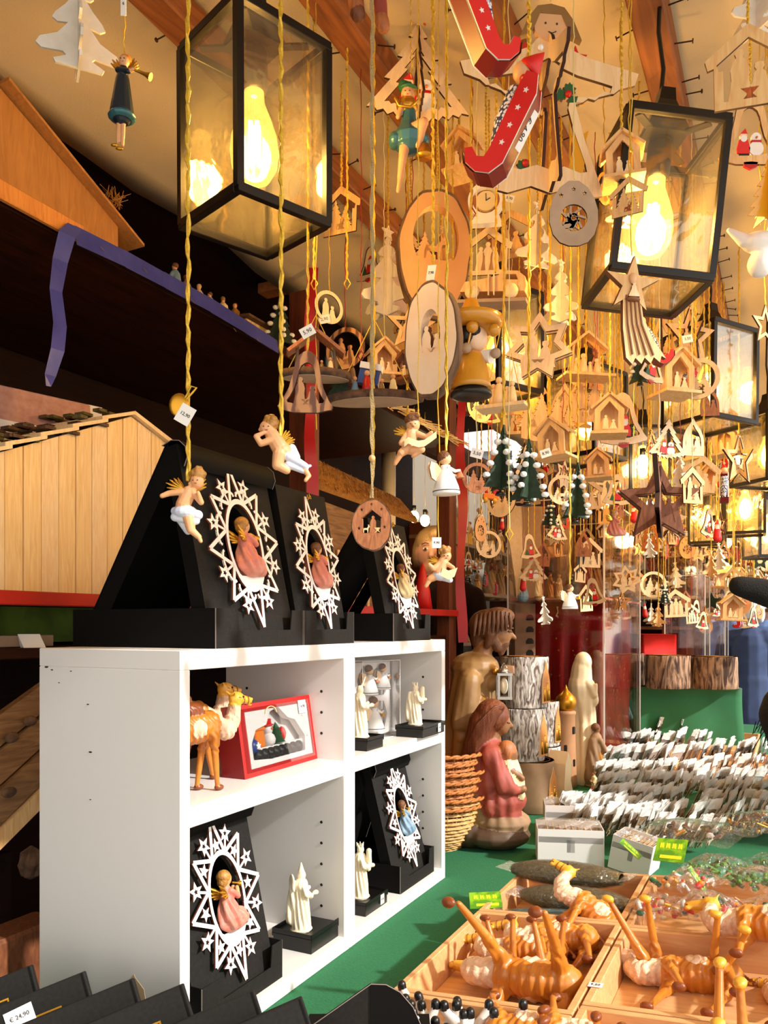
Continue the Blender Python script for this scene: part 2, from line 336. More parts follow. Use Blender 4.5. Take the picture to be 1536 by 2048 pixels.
def text_mesh(s, size, mt='ink'):
    if (s, size, mt) not in _txt:
        c = bpy.data.curves.new('writing', 'FONT'); c.body = s; c.size = size; c.align_x = 'CENTER'; c.align_y = 'CENTER'; c.resolution_u = 2; c.extrude = .0002
        o = bpy.data.objects.new('t', c); COL.objects.link(o); dg = bpy.context.evaluated_depsgraph_get()
        me = bpy.data.meshes.new_from_object(o.evaluated_get(dg)); bpy.data.objects.remove(o); me.materials.clear(); me.materials.append(MATS[mt]); _txt[(s, size, mt)] = me
    return _txt[(s, size, mt)]
def tag_on(parent, mtx, txt='3,50', w=.03, h=.018):           # paper price tag facing local -Y
    t = put('price_tag', M().box((0, 0, 0), (w, .0006, h), 'paper').mesh(), parent, mtx=mtx)
    put('writing', text_mesh(txt, min(h*.62, w/max(len(txt), 2)*1.55)), t, mtx=tr(0, -.0006, 0) @ rot(90)); return t
# ================================================================ the setting
struct('floor', M().box((0, 6, -.05), (60, 60, .1), 'street'))
m = M(); na, nb = 60, 26                                           # roof canvas, sagging a little between the purlins
a0, a1, b0, b1 = -1.7, 8.0, -1.45, .62
def canz(a, b): return 2.462-.018*math.sin((b-b0)/(b1-b0)*PI*5)**2-.006*math.sin(a*7+b*9)-max(0, b-.45)*.12
for i in range(na+1):
    for j in range(nb+1): m.v.append(tuple(S(a0+(a1-a0)*i/na, b0+(b1-b0)*j/nb+(.012*math.sin(i*1.9) if j == nb else 0), canz(a0+(a1-a0)*i/na, b0+(b1-b0)*j/nb))))
for i in range(na):
    for j in range(nb): k = i*(nb+1)+j; m.f.append((k, k+1, k+nb+2, k+nb+1)); m.m.append('canvas'); m.s.append(True)
ceil = struct('ceiling', m)
so = ceil.modifiers.new('thick', 'SOLIDIFY'); so.thickness = .004
RAILX = (300, 640, 955, 1290, 1625)
RB = [ab(Vector(((x-768)/F*F*.98/1250, F*.98/1250, 0)))[1] for x in RAILX]
def rail_d(px, k): return on_b(px, RB[k])                          # distance at which column px meets purlin k
nail = M().lathe([(.0012, 0), (.0012, .03), (.0038, .03), (.0038, .032)], 'burnt', 6).mesh('nail')
for k, b in enumerate(RB):
    t = struct('trim_%d' % (k+1), M().box((3.1, 0, 0), (9.8, .055, .05), 'beam_wood', bv=.003)); t.location, t.rotation_euler = S(0, b, 2.418), (0, 0, SROT)
    for j in range(34):
        put('nail', nail, t, mtx=tr(-.25+j*.085+random.uniform(-.02, .02), -.026, random.uniform(-.015, .01)) @ rot(90+random.uniform(-12, 12), 0, random.uniform(-20, 20)))
        if j % 2: put('nail', nail, t, mtx=tr(-.25+j*.085, .026, -.01) @ rot(-90+random.uniform(-12, 12), 0, 0))
for i, a in enumerate((-.25, 1.25, 2.9, 4.6)):                     # cross rafters above the purlins carry the canvas eaves
    t = struct('trim_%d' % (i+6), M().box((0, -.35, 0), (.05, 2.2, .03), 'beam_wood')); t.location, t.rotation_euler = S(a, 0, 2.455+.03), (0, 0, SROT)
# ---- the rack behind the counter
BR = .504
def az(px, py, b):
    p = Pb(px, py, b); return ab(p)[0], p.z
def slab(pts, b, th, mt, m2=None, m_=None):                        # polygon in the plane b, given by its columns and rows, th deep behind
    m_ = m_ or M(); q = [az(x, y, b) for x, y in pts]
    return m_.quad([S(a, b, z) for a, z in q], 0, mt) if th == 0 else m_.add(
        [S(a, bb, z) for bb in (b, b+th) for a, z in q], [tuple(range(len(q))), tuple(range(2*len(q)-1, len(q)-1, -1))]+[(i, i+len(q), (i+1) % len(q)+len(q), (i+1) % len(q)) for i in range(len(q))], m2 or mt) if not m2 else \
        m_.add([S(a, bb, z) for bb in (b, b+th) for a, z in q], [tuple(range(len(q)))], mt).add([S(a, bb, z) for bb in (b, b+th) for a, z in q], [tuple(range(2*len(q)-1, len(q)-1, -1))]+[(i, i+len(q), (i+1) % len(q)+len(q), (i+1) % len(q)) for i in range(len(q))], m2)
aP1 = az(628, 900, BR)[0]; aP2 = az(908, 900, BR)[0]
SH1 = az(400, 592, BR)[1]                                         # top of the high shelf
LEDGE = az(100, 1185, BR)[1]                                      # top of the red-edged shelf
rack = thing('display_rack', 'dark brown timber rack with a high shelf behind the white cabinet', 'shelving', S(0, BR, 0), SROT)
def rp(name, c, d, mt, bv=.002): return M().box((c[0], c[1]-BR, c[2]), d, mt, bv=bv).build(name, rack)
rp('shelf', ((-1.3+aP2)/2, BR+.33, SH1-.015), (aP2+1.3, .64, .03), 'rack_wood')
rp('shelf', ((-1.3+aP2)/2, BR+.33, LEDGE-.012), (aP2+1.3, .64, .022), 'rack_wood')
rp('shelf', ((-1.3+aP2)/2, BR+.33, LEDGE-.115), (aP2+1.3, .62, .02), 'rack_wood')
M().box(((-1.3+aP2)/2, -.012, LEDGE-.013), (aP2+1.3, .018, .026), 'red_ledge', bv=.002).build('shelf_edge', rack, label='red painted shelf edge')
M().box(((-1.3+az(160, 500, BR)[0])/2, -.006, SH1-.014), (az(160, 500, BR)[0]+1.3, .012, .034), 'pine_orange', bv=.002).build('shelf_edge', rack, label='orange varnished shelf edge')
for a in (aP1, aP2): rp('post', (a, BR+.034, 1.2), (.075, .06, 2.4), 'post_wood')
rp('post', (-1.1, BR+.03, 1.2), (.075, .06, 2.4), 'post_wood')
rp('side_panel', (aP2, BR+.5, .62), (.02, .36, 1.2), 'rack_wood')
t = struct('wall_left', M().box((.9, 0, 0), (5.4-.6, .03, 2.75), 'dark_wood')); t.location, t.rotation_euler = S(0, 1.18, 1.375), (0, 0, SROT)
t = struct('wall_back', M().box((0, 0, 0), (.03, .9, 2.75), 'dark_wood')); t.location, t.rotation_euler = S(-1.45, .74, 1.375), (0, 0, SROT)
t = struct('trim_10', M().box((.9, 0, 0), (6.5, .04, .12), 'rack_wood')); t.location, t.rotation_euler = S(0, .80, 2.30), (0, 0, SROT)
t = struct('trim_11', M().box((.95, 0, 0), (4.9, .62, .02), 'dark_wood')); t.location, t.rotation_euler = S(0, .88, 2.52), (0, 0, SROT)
# blue tape stapled along the shelf edge, its loose end hanging down
m = M(); pts = [az(x, y, BR-.014) for x, y in ((152, 470), (250, 517), (330, 560), (420, 609), (490, 652), (556, 694))]
for (a, z), (c, y) in zip(pts, pts[1:]): m.add([S(a, BR-.016, z-.019), S(c, BR-.016, y-.018), S(c, BR-.012, y+.018), S(a, BR-.012, z+.019)], [(0, 1, 2, 3), (3, 2, 1, 0)], 'tape_blue')
hang = [az(x, y, BR-.02) for x, y in ((150, 452), (130, 470), (122, 520), (116, 580), (118, 650), (112, 700), (104, 750), (100, 772))]
wd = (.016, .018, .016, .013, .014, .014, .011, .004)
for i in range(7):
    (a, z), (c, y) = hang[i], hang[i+1]; u, v = wd[i], wd[i+1]; bb = BR-.018-.006*math.sin(i*1.7); b2 = BR-.018-.006*math.sin(i*1.7+1.7)
    m.add([S(a-u, bb, z), S(a+u, bb-.004, z), S(c+v, b2-.004, y), S(c-v, b2, y)], [(0, 1, 2, 3)], 'tape_blue')
tape = m.build('adhesive_tape', label='blue plastic tape along the high shelf edge with a hanging loose end', cat='tape')
for x, y in ((205, 498), (290, 540), (386, 603), (470, 660), (515, 680)):
    p = Pb(x, y, BR-.02); M().box((0, 0, 0), (.012, .001, .0015), 'silver', Matrix.Translation(p) @ rot(0, 0, math.degrees(SROT)) @ rot(0, 25, 0)).build('staple', tape)
# red ribbons down the two posts
for nm, px, y0, y1, wpx, lab in (('p', 622, 500, 1000, 22, 'red satin ribbon running down the nearer rack post'), ('q', 923, 690, 1285, 18, 'red satin ribbon running down the farther rack post')):
    m = M(); n = 16; d = on_b(px, BR-.03)
    L_ = [P(px-wpx/2+3*math.sin(i*.9+px), y0+(y1-y0)*i/n, d+.008*math.sin(i*1.3)) for i in range(n+1)]; R_ = [P(px+wpx/2+4*math.sin(i*.9+.8+px), y0+(y1-y0)*i/n, d+.008*math.sin(i*1.3+.5)) for i in range(n+1)]
    m.add(L_+R_, [(i, n+1+i, n+2+i, i+1) for i in range(n)], 'ribbon', True); m.build('ribbon', label=lab, cat='ribbon')

# ================================================================ the counter
def counter_part(a0, a1, b0, b1): return ((a0+a1)/2, (b0+b1)/2), (a1-a0, b1-b0)
ct = thing('counter_table', 'long market counter table under a green felt cloth', 'counter', *frame(0, 0, 0))
c, d = counter_part(-.34, 4.6, -.95, .47)
M().box((c[0], c[1], CT-.02), (d[0]-.02, d[1]-.02, .03), 'rack_wood').build('table_top', ct)
m = M(); m.box((c[0], c[1], CT-.003), (d[0], d[1], .006), 'felt')
for x, y, lx, ly in ((-.34, c[1], .006, d[1]), (4.6, c[1], .006, d[1]), (c[0], -.95, d[0], .006), (c[0], .47, d[0], .006)): m.box((x, y, CT-.4), (lx, ly, .79), 'felt')
m.build('felt_cloth', ct)
for x in (-.25, 2.1, 4.5):
    for y in (-.85, .38): M().box((x, y, (CT-.035)/2), (.06, .06, CT-.035), 'rack_wood').build('leg', ct)

# ================================================================ white cabinet: two units side by side
UW, CH, CD_, TH = .478, .582, .278, .028
MS = CT+.361                                                       # top of the middle shelves
def cabinet(a0, lab):
    t = thing('shelf_cabinet', lab, 'cabinet', *frame(a0, 0, CT), group=None)
    M().box((UW/2, CD_/2, CH-TH/2), (UW-.0016, CD_, TH), 'white_lam', bv=.0012).build('top_panel', t)
    M().box((UW/2, CD_/2, TH/2), (UW-2*TH*.62, CD_, TH), 'white_lam', bv=.0012).build('bottom_panel', t)
    M().box((UW/2, CD_/2, MS-CT-TH/2-.001), (UW-2*.0205, CD_-.008, TH+.002), 'white_lam', bv=.0012).build('middle_shelf', t)
    for x in (.0109, UW-.0109):
        sp = M().box((x, CD_/2, (CH-TH)/2), (.0202, CD_, CH-TH), 'white_lam', bv=.001).build('side_panel', t)
        s = -1 if x > .1 else 1
        for z in (.08, .12, .16, .20, .24, .41, .45, .49):
            for y in (.05, .225): M().lathe([(.0028, -.0005), (.0028, .0004)], 'pin_black', 10, tr(x+s*.0104, y, z) @ rot(0, 90, 0)).build('pin_hole', sp)
    return t
cb1 = cabinet(0, 'white laminate display cabinet with the camels and the toy train inside')
cb2 = cabinet(UW, 'white laminate display cabinet with the clear box of bell angels inside')
# chipped corner and scuffs on the outer side
for y, z, r in ((.262, .553, .0032), (.25, .549, .002), (.21, .548, .0016), (.175, .50, .002), (.17, .43, .0028), (.17, .36, .0015), (.235, .53, .0014)): M().plate([(y+r*math.cos(k*1.05)*1.3, z+r*.5*math.sin(k*1.05)) for k in range(6)], [], .0006, 'grey_mark', None, Matrix.Rotation(R(90), 4, 'Z') @ tr(0, -.0007, 0)).build('scuff_mark', cb1)
M().plate([(.085+.02*math.cos(k*.5)+.006*math.sin(k*2), .075+.045*math.sin(k*.5)) for k in range(12)], [], .0004, 'stain', None, Matrix.Rotation(R(90), 4, 'Z') @ tr(0, -.0007, 0)).build('stain_mark', cb1)

# ================================================================ lanterns
bar_ = .0075
def lantern(loc, s, h, rz, tilt, lab, grp, lit=1.0, cable=True):
    t = thing('lantern', lab, 'lantern', loc, R(rz), grp); T = rot(tilt[0], tilt[1], 0); b = bar_
    m = M(); q = s/2-b/2
    for z in (-b/2, -h+b/2):
        m.box((0, -q, z), (s, b*1.5, b*1.6), 'black_metal', bv=.0008); m.box((0, q, z), (s, b*1.5, b*1.6), 'black_metal', bv=.0008)
        m.box((-q, 0, z), (b*1.5, s-2*b, b*1.6), 'black_metal', bv=.0008); m.box((q, 0, z), (b*1.5, s-2*b, b*1.6), 'black_metal', bv=.0008)
    for x in (-q, q):
        for y in (-q, q): m.box((x, y, -h/2), (b*1.35, b*1.35, h-b), 'black_metal')
    put('frame', m.mesh(), t, mtx=T)
    for k in range(4): put('glass_pane', M().box((0, -q+.0012, -h/2), (s-2*b, .0016, h-2*b), 'glass').mesh(), t, mtx=T @ rot(0, 0, 90*k))
    put('glass_pane', M().box((0, 0, -h+.004), (s-2*b, s-2*b, .0016), 'glass').mesh(), t, mtx=T)
    m = M(); e = .33*s
    m.lathe([(s*.30, -.004), (s*.30, 0), (s*.12, .055), (s*.10, .075), (.0005, .078)], 'black_metal', 4, rot(0, 0, 45), False)
    for k in range(4): m.box((0, -s/4, -.002), (.012, s/2, .003), 'black_metal', rot(0, 0, 45+90*k))
    put('cap', m.mesh(), t, mtx=T)
    put('socket', M().lathe([(.016, .0), (.019, -.01), (.019, -.055), (.016, -.062)], 'bulb_base', 16).mesh(), t, mtx=T)
    bb = M().lathe([(.013, -.060), (.014, -.075), (.022, -.095), (.030, -.118), (.0325, -.138), (.030, -.158), (.020, -.175), (.0005, -.182)], 'bulb_glass', 24)
    bo = put('bulb', bb.mesh(), t, mtx=T @ sc(h/.236))
    m = M()
    for k in range(4): m.tube([(.0075*math.cos(k*PI/2), .0075*math.sin(k*PI/2), -.155), (.006*math.cos(k*PI/2), .006*math.sin(k*PI/2), -.100)], .0034*lit, 'filament', 6)
    m.mesh()
    put('filament', m.mesh(), bo)
    if cable: M().tube([(0, 0, .07), (.004, 0, .11), (-.003, .002, .17), (0, 0, max(.2, 2.44-loc[2]))], .0035, 'black', 6).build('cable', t)
    if lit:
        ld = bpy.data.lights.new('lantern_light', 'POINT'); ld.energy = LAMP_W*lit; ld.color = (1, .72, .38); ld.shadow_soft_size = .03
        lo = bpy.data.objects.new('lantern_light', ld); COL.objects.link(lo); lo.parent = t; lo.matrix_local = T @ tr(0, 0, -.125*h/.236)
    return t
lantern(P(508, 92, 1.10), .150, .245, 43, (1.5, -1.2), 'large black glass lantern nearest the camera, over the white cabinet', None)
lantern(P(1322, 278, 1.26), .156, .245, 2, (1, 6), 'black glass lantern hanging tilted below the right-hand roof beam', None)
lantern(P(1000, 592, 1.80), .135, .225, 35, (0, 0), 'black glass lantern half hidden behind the sombrero puppet', None)
lantern(P(1420, 668, 2.02), .16, .235, 28, (0, 1), 'black glass lantern by the right canvas with a star hanging before it', None)
lantern(P(1172, 748, 2.35), .17, .255, -48, (0, 0), 'black glass lantern above the acrylic case, behind the nativity cut-outs', None, .8)
lantern(P(1535, 835, 2.6), .16, .22, 20, (0, 0), 'black glass lantern cut by the right edge of the view', None, .8)
for px, py, d, lab in ((1490, 950, 3.2, 'small far lantern below the right canvas with a bright filament'), (1415, 985, 3.7, 'small far lantern glowing among the crowded ornaments'), (1535, 1000, 3.3, 'far lantern low at the right edge beside the star rows'),
                       (1285, 860, 3.0, 'far lantern glowing above the brown three-dimensional star'), (1435, 1010, 4.6, 'farthest small lantern down the row')):
    lantern(P(px, py, d), .15, .24, random.uniform(0, 80), (0, 0), lab, None, .9)
# ================================================================ figures
def circ(r, n=24, cx=0, cz=0, e=1): return [(cx+r*math.cos(2*PI*i/n), cz+r*e*math.sin(2*PI*i/n)) for i in range(n)]
def star(n, ro, ri, r0=PI/2, cx=0, cz=0): return [(cx+(ro if i % 2 == 0 else ri)*math.cos(r0+PI*i/n), cz+(ro if i % 2 == 0 else ri)*math.sin(r0+PI*i/n)) for i in range(2*n)]
def seated_angel(robe, hair, wing='gold_leaf', h=.085, skin='skin', instr='gold'):
    """kneeling angel in profile, looking to +X; base at the origin"""
    k = h/.085
    pr = [('e', (.004*k, 0, .014*k), (.026*k, .017*k, .016*k), robe), ('c', (-.004*k, 0, .018*k), (-.002*k, 0, .045*k), .017*k, .010*k, robe), ('c', (.02*k, 0, .010*k), (.03*k, .003*k, .008*k), .011*k, .008*k, robe),
          ('c', (-.002*k, 0, .046*k), (-.001*k, 0, .056*k), .010*k, .008*k, robe), ('c', (0, 0, .058*k), (.001*k, 0, .062*k), .004*k, .004*k, skin),
          ('e', (.003*k, 0, .071*k), (.009*k, .0085*k, .0105*k), skin), ('e', (-.001*k, 0, .0745*k), (.0105*k, .0105*k, .0095*k), hair), ('e', (-.005*k, 0, .068*k), (.007*k, .008*k, .008*k), hair),
          ('c', (.0, -.008*k, .054*k), (.012*k, -.009*k, .044*k), .0048*k, .004*k, robe), ('c', (.012*k, -.009*k, .044*k), (.019*k, -.004*k, .054*k), .0038*k, .003*k, skin),
          ('c', (.0, .008*k, .054*k), (.012*k, .008*k, .043*k), .0048*k, .004*k, robe), ('c', (.012*k, .008*k, .043*k), (.019*k, .003*k, .055*k), .0038*k, .003*k, skin), ('e', (.0125*k, 0, .0705*k), (.0018*k,)*3, skin)]
    body = blob(pr, .0011*k, 2, [(0, .045*k, 8, .0022*k, 150/k)])
    w = M()
    for s in (-1, 1):
        for i, (dx, dz, L) in enumerate(((-.8, .75, .022), (-.95, .45, .020), (-1, .15, .017), (-.9, -.15, .013))):
            w.tube([(-.006*k, s*.004*k, .05*k), (-.006*k+dx*L*.55*k, s*(.004+.004)*k, (.05+dz*L*.6)*k), (-.006*k+dx*L*k, s*.010*k, (.05+dz*L)*k)], [.003*k, .0034*k, .0008*k], wing, 6)
    ins = M().tube([(.015*k, 0, .062*k), (.026*k, 0, .058*k), (.031*k, 0, .056*k)], [.0012*k, .0016*k, .0045*k], instr, 8)
    return body, w.mesh(), ins.mesh()
ANG = {'pink': seated_angel('robe_pink', 'hair_gold'), 'rose': seated_angel('robe_pink', 'hair_brown', h=.08), 'cream': seated_angel('robe_cream', 'hair_brown', h=.075), 'blue': seated_angel('robe_blue', 'hair_brown', h=.078)}
def star_ornament(parent, mtx, W_, H_, key, arcs):
    """laser-cut white star frame, eight long points, round opening with the seated angel"""
    m = M(); rx, rz = .215*W_, .265*H_; e = 8; off = R(6)
    tips = [.5, .43, .46, .44, .5, .43, .46, .44]
    for i in range(e):
        a = PI/2+off+2*PI*i/e; t = tips[i]; tip = (W_*t*1.02*math.cos(a), H_*t*math.sin(a))
        for d in (-.40, .40): m.bars([(rx*math.cos(a+d*1.1), rz*math.sin(a+d*1.1)), tip], .0062, .003, 'star_white', 'star_back', False)
        b = a+PI/e; c = (W_*.385*math.cos(b), H_*.385*math.sin(b))
        m.plate([(c[0]+x, c[1]+z) for x, z in star(5, .0155, .0068, b)], [star(5, .005, .0025, b, c[0], c[1])], .0028, 'star_white', 'star_back')
        if arcs: m.bars([(W_*(.30+.045*math.cos(q))*math.cos(b+.34*math.sin(q)), H_*(.30+.045*math.cos(q))*math.sin(b+.34*math.sin(q))) for q in [PI*k/8-PI/2 for k in range(9)]], .0042, .0026, 'star_white', 'star_back', False)
        else:
            c = (W_*.30*math.cos(a), H_*.32*math.sin(a)); m.plate([(c[0]+x, c[1]+z) for x, z in star(5, .012, .0052, a)], [], .0026, 'star_white', 'star_back')
            m.bars([(W_*.24*math.cos(b), H_*.27*math.sin(b)), (W_*.36*math.cos(b), H_*.36*math.sin(b))], .004, .0026, 'star_white', 'star_back', False)
        if arcs: m.bars([(W_*.24*math.cos(b), H_*.27*math.sin(b)), (W_*.37*math.cos(b), H_*.37*math.sin(b))], .004, .0026, 'star_white', 'star_back', False)
    m.plate([(rx*1.10*math.cos(2*PI*i/40), rz*1.08*math.sin(2*PI*i/40)) for i in range(40)], [[(rx*.96*math.cos(2*PI*i/40), max(-rz*.72, rz*.96*math.sin(2*PI*i/40))) for i in range(40)]], .0034, 'star_white', 'star_back')
    st = put('star_frame', m.mesh(), parent, mtx=mtx)
    m = M(); m.tube([(0, 0, H_*.48), (.003, -.004, H_*.50), (-.001, -.005, H_*.52)], .0014, 'gold', 6)
    for s in (-1, 1): m.tube([(0, -.003, H_*.49), (s*.006, -.004, H_*.5+.003), (s*.007, -.004, H_*.5-.003), (0, -.003, H_*.49)], .0009, 'gold', 5)
    put('gold_bow', m.mesh(), st)
    b, w, i = ANG[key]; k = H_/.26*1.12
    an = put('angel_figure', b, parent, mtx=mtx @ tr(-.004, -.004, -rz*.72) @ sc(k)); put('wing', w, an); put('trumpet', i, an)
def display_box(a, b, z, w_, h, dep, bh, ap, key, lab, arcs=True, top=True, sw=.200, sh=.272, cz=.47):
    t = thing('display_box', lab, 'display box', S(a, b, z), SROT, 'black card display boxes with angel stars')
    m = M(); e = .0018                                             # tray with notched lip
    m.box((w_/2, dep/2, e/2), (w_, dep, e), 'card_black'); m.box((e/2, dep/2, bh/2), (e, dep, bh), 'card_black2'); m.box((w_-e/2, dep/2, bh/2), (e, dep, bh), 'card_black'); m.box((w_/2, dep-e/2, bh/2), (w_, e, bh), 'card_black')
    m.plate([(0, 0), (w_, 0), (w_, bh), (w_*.86, bh), (w_*.84, bh*.45), (w_*.24, bh*.45), (w_*.22, bh), (0, bh)], [], e, 'card_black')
    m.build('tray', t)
    M().box((0, 0, bh/2), (.0014, .0014, bh), 'card_edge').box((w_, 0, bh/2), (.0014, .0014, bh), 'card_edge').build('fold_edge', t)
    lean = math.degrees(math.atan2(ap-.006, h)); L = math.hypot(ap, h); X = tr(0, .006, 0) @ rot(-lean)
    wi = w_-.008; cx = w_/2; czz = L*(.5+.02)
    put('front_panel', M().plate([(.004, 0), (w_-.004, 0), (w_-.004, L), (.004, L)], [[(cx+sw*.20*math.cos(2*PI*i/32), czz+sh*.25*math.sin(2*PI*i/32)) for i in range(32)]], .026, 'card_black', 'card_black2', tr(0, .016, 0)).mesh(), t, mtx=X)
    bk = math.degrees(math.atan2(dep-ap-.03, h)); Lb = math.hypot(dep-ap-.02, h)
    m = M().plate([(.004, 0), (w_-.004, 0), (w_-.004, Lb), (.004, Lb)], [], e, 'card_black2')
    for x in (.004, w_-.004): m.quad([(x, -.002, .0), (x, -.032, 0), (x, -.032, Lb-.045), (x, -.002, Lb)], .001, 'card_black2')
    put('back_panel', m.mesh(), t, mtx=tr(0, dep-.006, 0) @ rot(bk))
    if top:
        prof = [(ap+.0, h+.012), (ap-.012, h+.011), (ap-.024, h+.002), (ap-.03, h-.014), (ap-.026, h-.03)]; m = M()
        prof = [(ap+.03, h-.001), (ap+.012, h+.006), (ap-.004, h+.004), (ap-.016, h-.006), (ap-.02, h-.022), (ap-.014, h-.036)]
        V = [(x, y, z_) for x in (.002, w_-.002) for y, z_ in prof]; n = len(prof)
        m.add(V, [(i, i+1, n+i+1, n+i) for i in range(n-1)], 'card_black2', True)
        m.tube([(w_-.002, y, z_) for y, z_ in prof], .0007, 'card_edge', 4).tube([(.002, y, z_) for y, z_ in prof], .0007, 'card_edge', 4)
        m.build('top_flap', t)
    star_ornament(t, X @ tr(cx, -.008, czz), sw, sh, key, arcs)
    return t
ZC = CT+CH
display_box(.082, .004, ZC, .235, .310, .292, .060, .075, 'pink', 'black display box nearest the camera on the cabinet, pink kneeling angel in white star')
display_box(.322, .004, ZC, .178, .285, .29, .060, .060, 'rose', 'black display box in the middle on the cabinet, rose robed angel in white star', sw=.165, sh=.25, top=False)
display_box(.676, .004, ZC, .195, .268, .27, .060, .062, 'cream', 'black display box at the far end of the cabinet, cream robed angel in white star', sw=.17, sh=.245, top=False)
display_box(.058, .010, CT+TH, .205, .300, .20, .062, .075, 'pink', 'black display box in the lower near compartment, pink angel in white star', False, sw=.185, sh=.262)
display_box(.722, .010, CT+TH, .185, .285, .21, .060, .080, 'blue', 'black display box in the lower far compartment, blue robed angel in white star', False, sw=.165, sh=.245)

# ---- carved ivory figurines standing on their black boxes
def ivory_fig(h, kind):
    k = h/.12
    pr = [('c', (0, 0, .004*k), (0, 0, .055*k), .019*k, .013*k, 'ivory'), ('c', (0, 0, .05*k), (0, 0, .085*k), .012*k, .0125*k, 'ivory'), ('c', (0, 0, .086*k), (0, 0, .094*k), .006*k, .005*k, 'ivory'),
          ('e', (.001*k, 0, .101*k), (.008*k, .0075*k, .010*k), 'ivory'), ('c', (-.004*k, -.011*k, .084*k), (.008*k, -.018*k, .066*k), .0058*k, .005*k, 'ivory'), ('c', (.008*k, -.018*k, .066*k), (.024*k, -.014*k, .070*k), .0048*k, .003*k, 'ivory'),
          ('c', (-.004*k, .011*k, .084*k), (.006*k, .018*k, .066*k), .0058*k, .005*k, 'ivory'), ('c', (.006*k, .018*k, .066*k), (.02*k, .012*k, .072*k), .0048*k, .003*k, 'ivory'),
          ('e', (0, 0, .003*k), (.022*k, .020*k, .004*k), 'ivory'), ('c', (-.013*k, .004*k, .085*k), (-.014*k, .008*k, .02*k), .007*k, .012*k, 'ivory')]
    if kind == 'mitre': pr += [('c', (0, 0, .108*k), (0, 0, .124*k), .0065*k, .0012*k, 'ivory'), ('e', (-.018*k, 0, .088*k), (.004*k, .012*k, .018*k), 'ivory')]
    if kind == 'horn': pr += [('c', (.004*k, 0, .106*k), (.012*k, 0, .128*k), .003*k, .0015*k, 'ivory')]
    if kind == 'crown': pr += [('c', (.006*k*math.cos(q), .006*k*math.sin(q), .108*k), (.0075*k*math.cos(q), .0075*k*math.sin(q), .116*k), .002*k, .0012*k, 'ivory') for q in (0, 1.26, 2.5, 3.8, 5)]+[('c', (.016*k, -.012*k, .06*k), (.016*k, -.012*k, .1*k), .004*k, .006*k, 'ivory')]
    return blob(pr, .0013*k, 1, [(.004*k, .095*k, 12, .0019*k, 110/k)])
IV = {q: ivory_fig(.12, q) for q in ('mitre', 'horn', 'crown')}
def small_box(a, b, z, lab, tag=True, w_=.098, dp=.066, h=.026):
    t = thing('gift_box', lab, 'box', S(a, b, z), SROT, 'small black lidded gift boxes under ivory figurines')
    M().box((w_/2, dp/2, h*.42), (w_-.003, dp-.003, h*.84), 'black', bv=.0006).build('base', t)
    m = M()
    m.box((w_/2, dp/2, h*.78), (w_, dp, .0016), 'card_black2')
    for c, d in (((w_/2, .0007, h*.82), (w_, .0014, h*.42)), ((w_/2, dp-.0007, h*.82), (w_, .0014, h*.42)), ((.0007, dp/2, h*.82), (.0014, dp, h*.42)), ((w_-.0007, dp/2, h*.82), (.0014, dp, h*.42))): m.box(c, d, 'black')
    m.build('lid', t)
    if tag: tag_on(t, tr(w_*.72, -.0008, h*.55), '9,50', .016, .02)
    return t
def ivory(a, b, z, kind, k, lab, rz=0):
    put('carved_figurine', IV[kind], None, S(a, b, z), SROT+R(rz), lab, 'figurine', 'ivory coloured carved figurines', mtx=None).scale = (k, k, k)
small_box(.360, .012, CT+TH, 'small black gift box on the cabinet floor under the tall-hatted ivory figurine', False, .105, .085, .034); ivory(.388, .052, CT+TH+.0285, 'mitre', 1.0, 'ivory winged figurine with a pointed hat, lower near compartment', -35)
small_box(.572, .012, MS, 'small black gift box on the middle shelf beside the clear angel box', False, .075, .07, .026); ivory(.600, .045, MS+.0225, 'horn', .98, 'ivory figurine raising a thin horn at the clear angel box', -50)
small_box(.795, -.012, MS, 'small black gift box with a price tag at the far end of the middle shelf', True, .13, .07, .026); ivory(.845, .03, MS+.0225, 'crown', .86, 'ivory crowned figurine holding a gift at the far shelf end', -40)
small_box(.566, .012, CT+TH, 'small black gift box with price tag on the floor of the far compartment', True, .10, .07, .028); ivory(.604, .046, CT+TH+.024, 'crown', .98, 'ivory figurine in the shadow of the lower far compartment', -45)

# ---- toy train in its red gift box
t = thing('toy_train_box', 'red framed window box holding a wooden snowman train', 'toy box', S(.222, .055, MS), SROT+R(1)); t.scale = (1.1,)*3
X = rot(-9); w_, h, dp = .215, .112, .042
put('box_frame', M().plate([(0, 0), (w_, 0), (w_, h), (0, h)], [[(.02, .012), (w_-.012, .012), (w_-.012, h-.012), (.02, h-.012)]], dp, 'red', 'red_dark', tr(0, dp/2, 0)).mesh(), t, mtx=X)
put('white_tray', M().plate([(.012, .007), (w_-.007, .007), (w_-.007, h-.007), (.012, h-.007)], [[(.03, .025), (.08, .02), (w_-.035, .02), (w_-.03, .045), (w_-.055, .075), (.14, .08), (.115, .1), (.09, .095), (.075, .075), (.045, .07), (.03, .05)]], .012, 'white', None, tr(0, .007, 0)).mesh(), t, mtx=X)
put('tray_back', M().box((w_/2, .022, h/2), (w_-.01, .002, h-.01), 'carton').mesh(), t, mtx=X)
tn = thing('toy_train', 'painted wooden train with a snowman, orange cab and black wheels', 'toy', S(.222, .055, MS), SROT+R(1)); tn.scale = (1.1,)*3; TX = X
m = M(); m.box((.115, .013, .036), (.14, .012, .008), 'white', bv=.001).build('wagon', tn).matrix_local = TX
put('cab', M().box((.062, .013, .054), (.026, .014, .028), 'orange', bv=.002).box((.062, .013, .070), (.031, .016, .005), 'orange', bv=.001).mesh(), tn, mtx=TX)
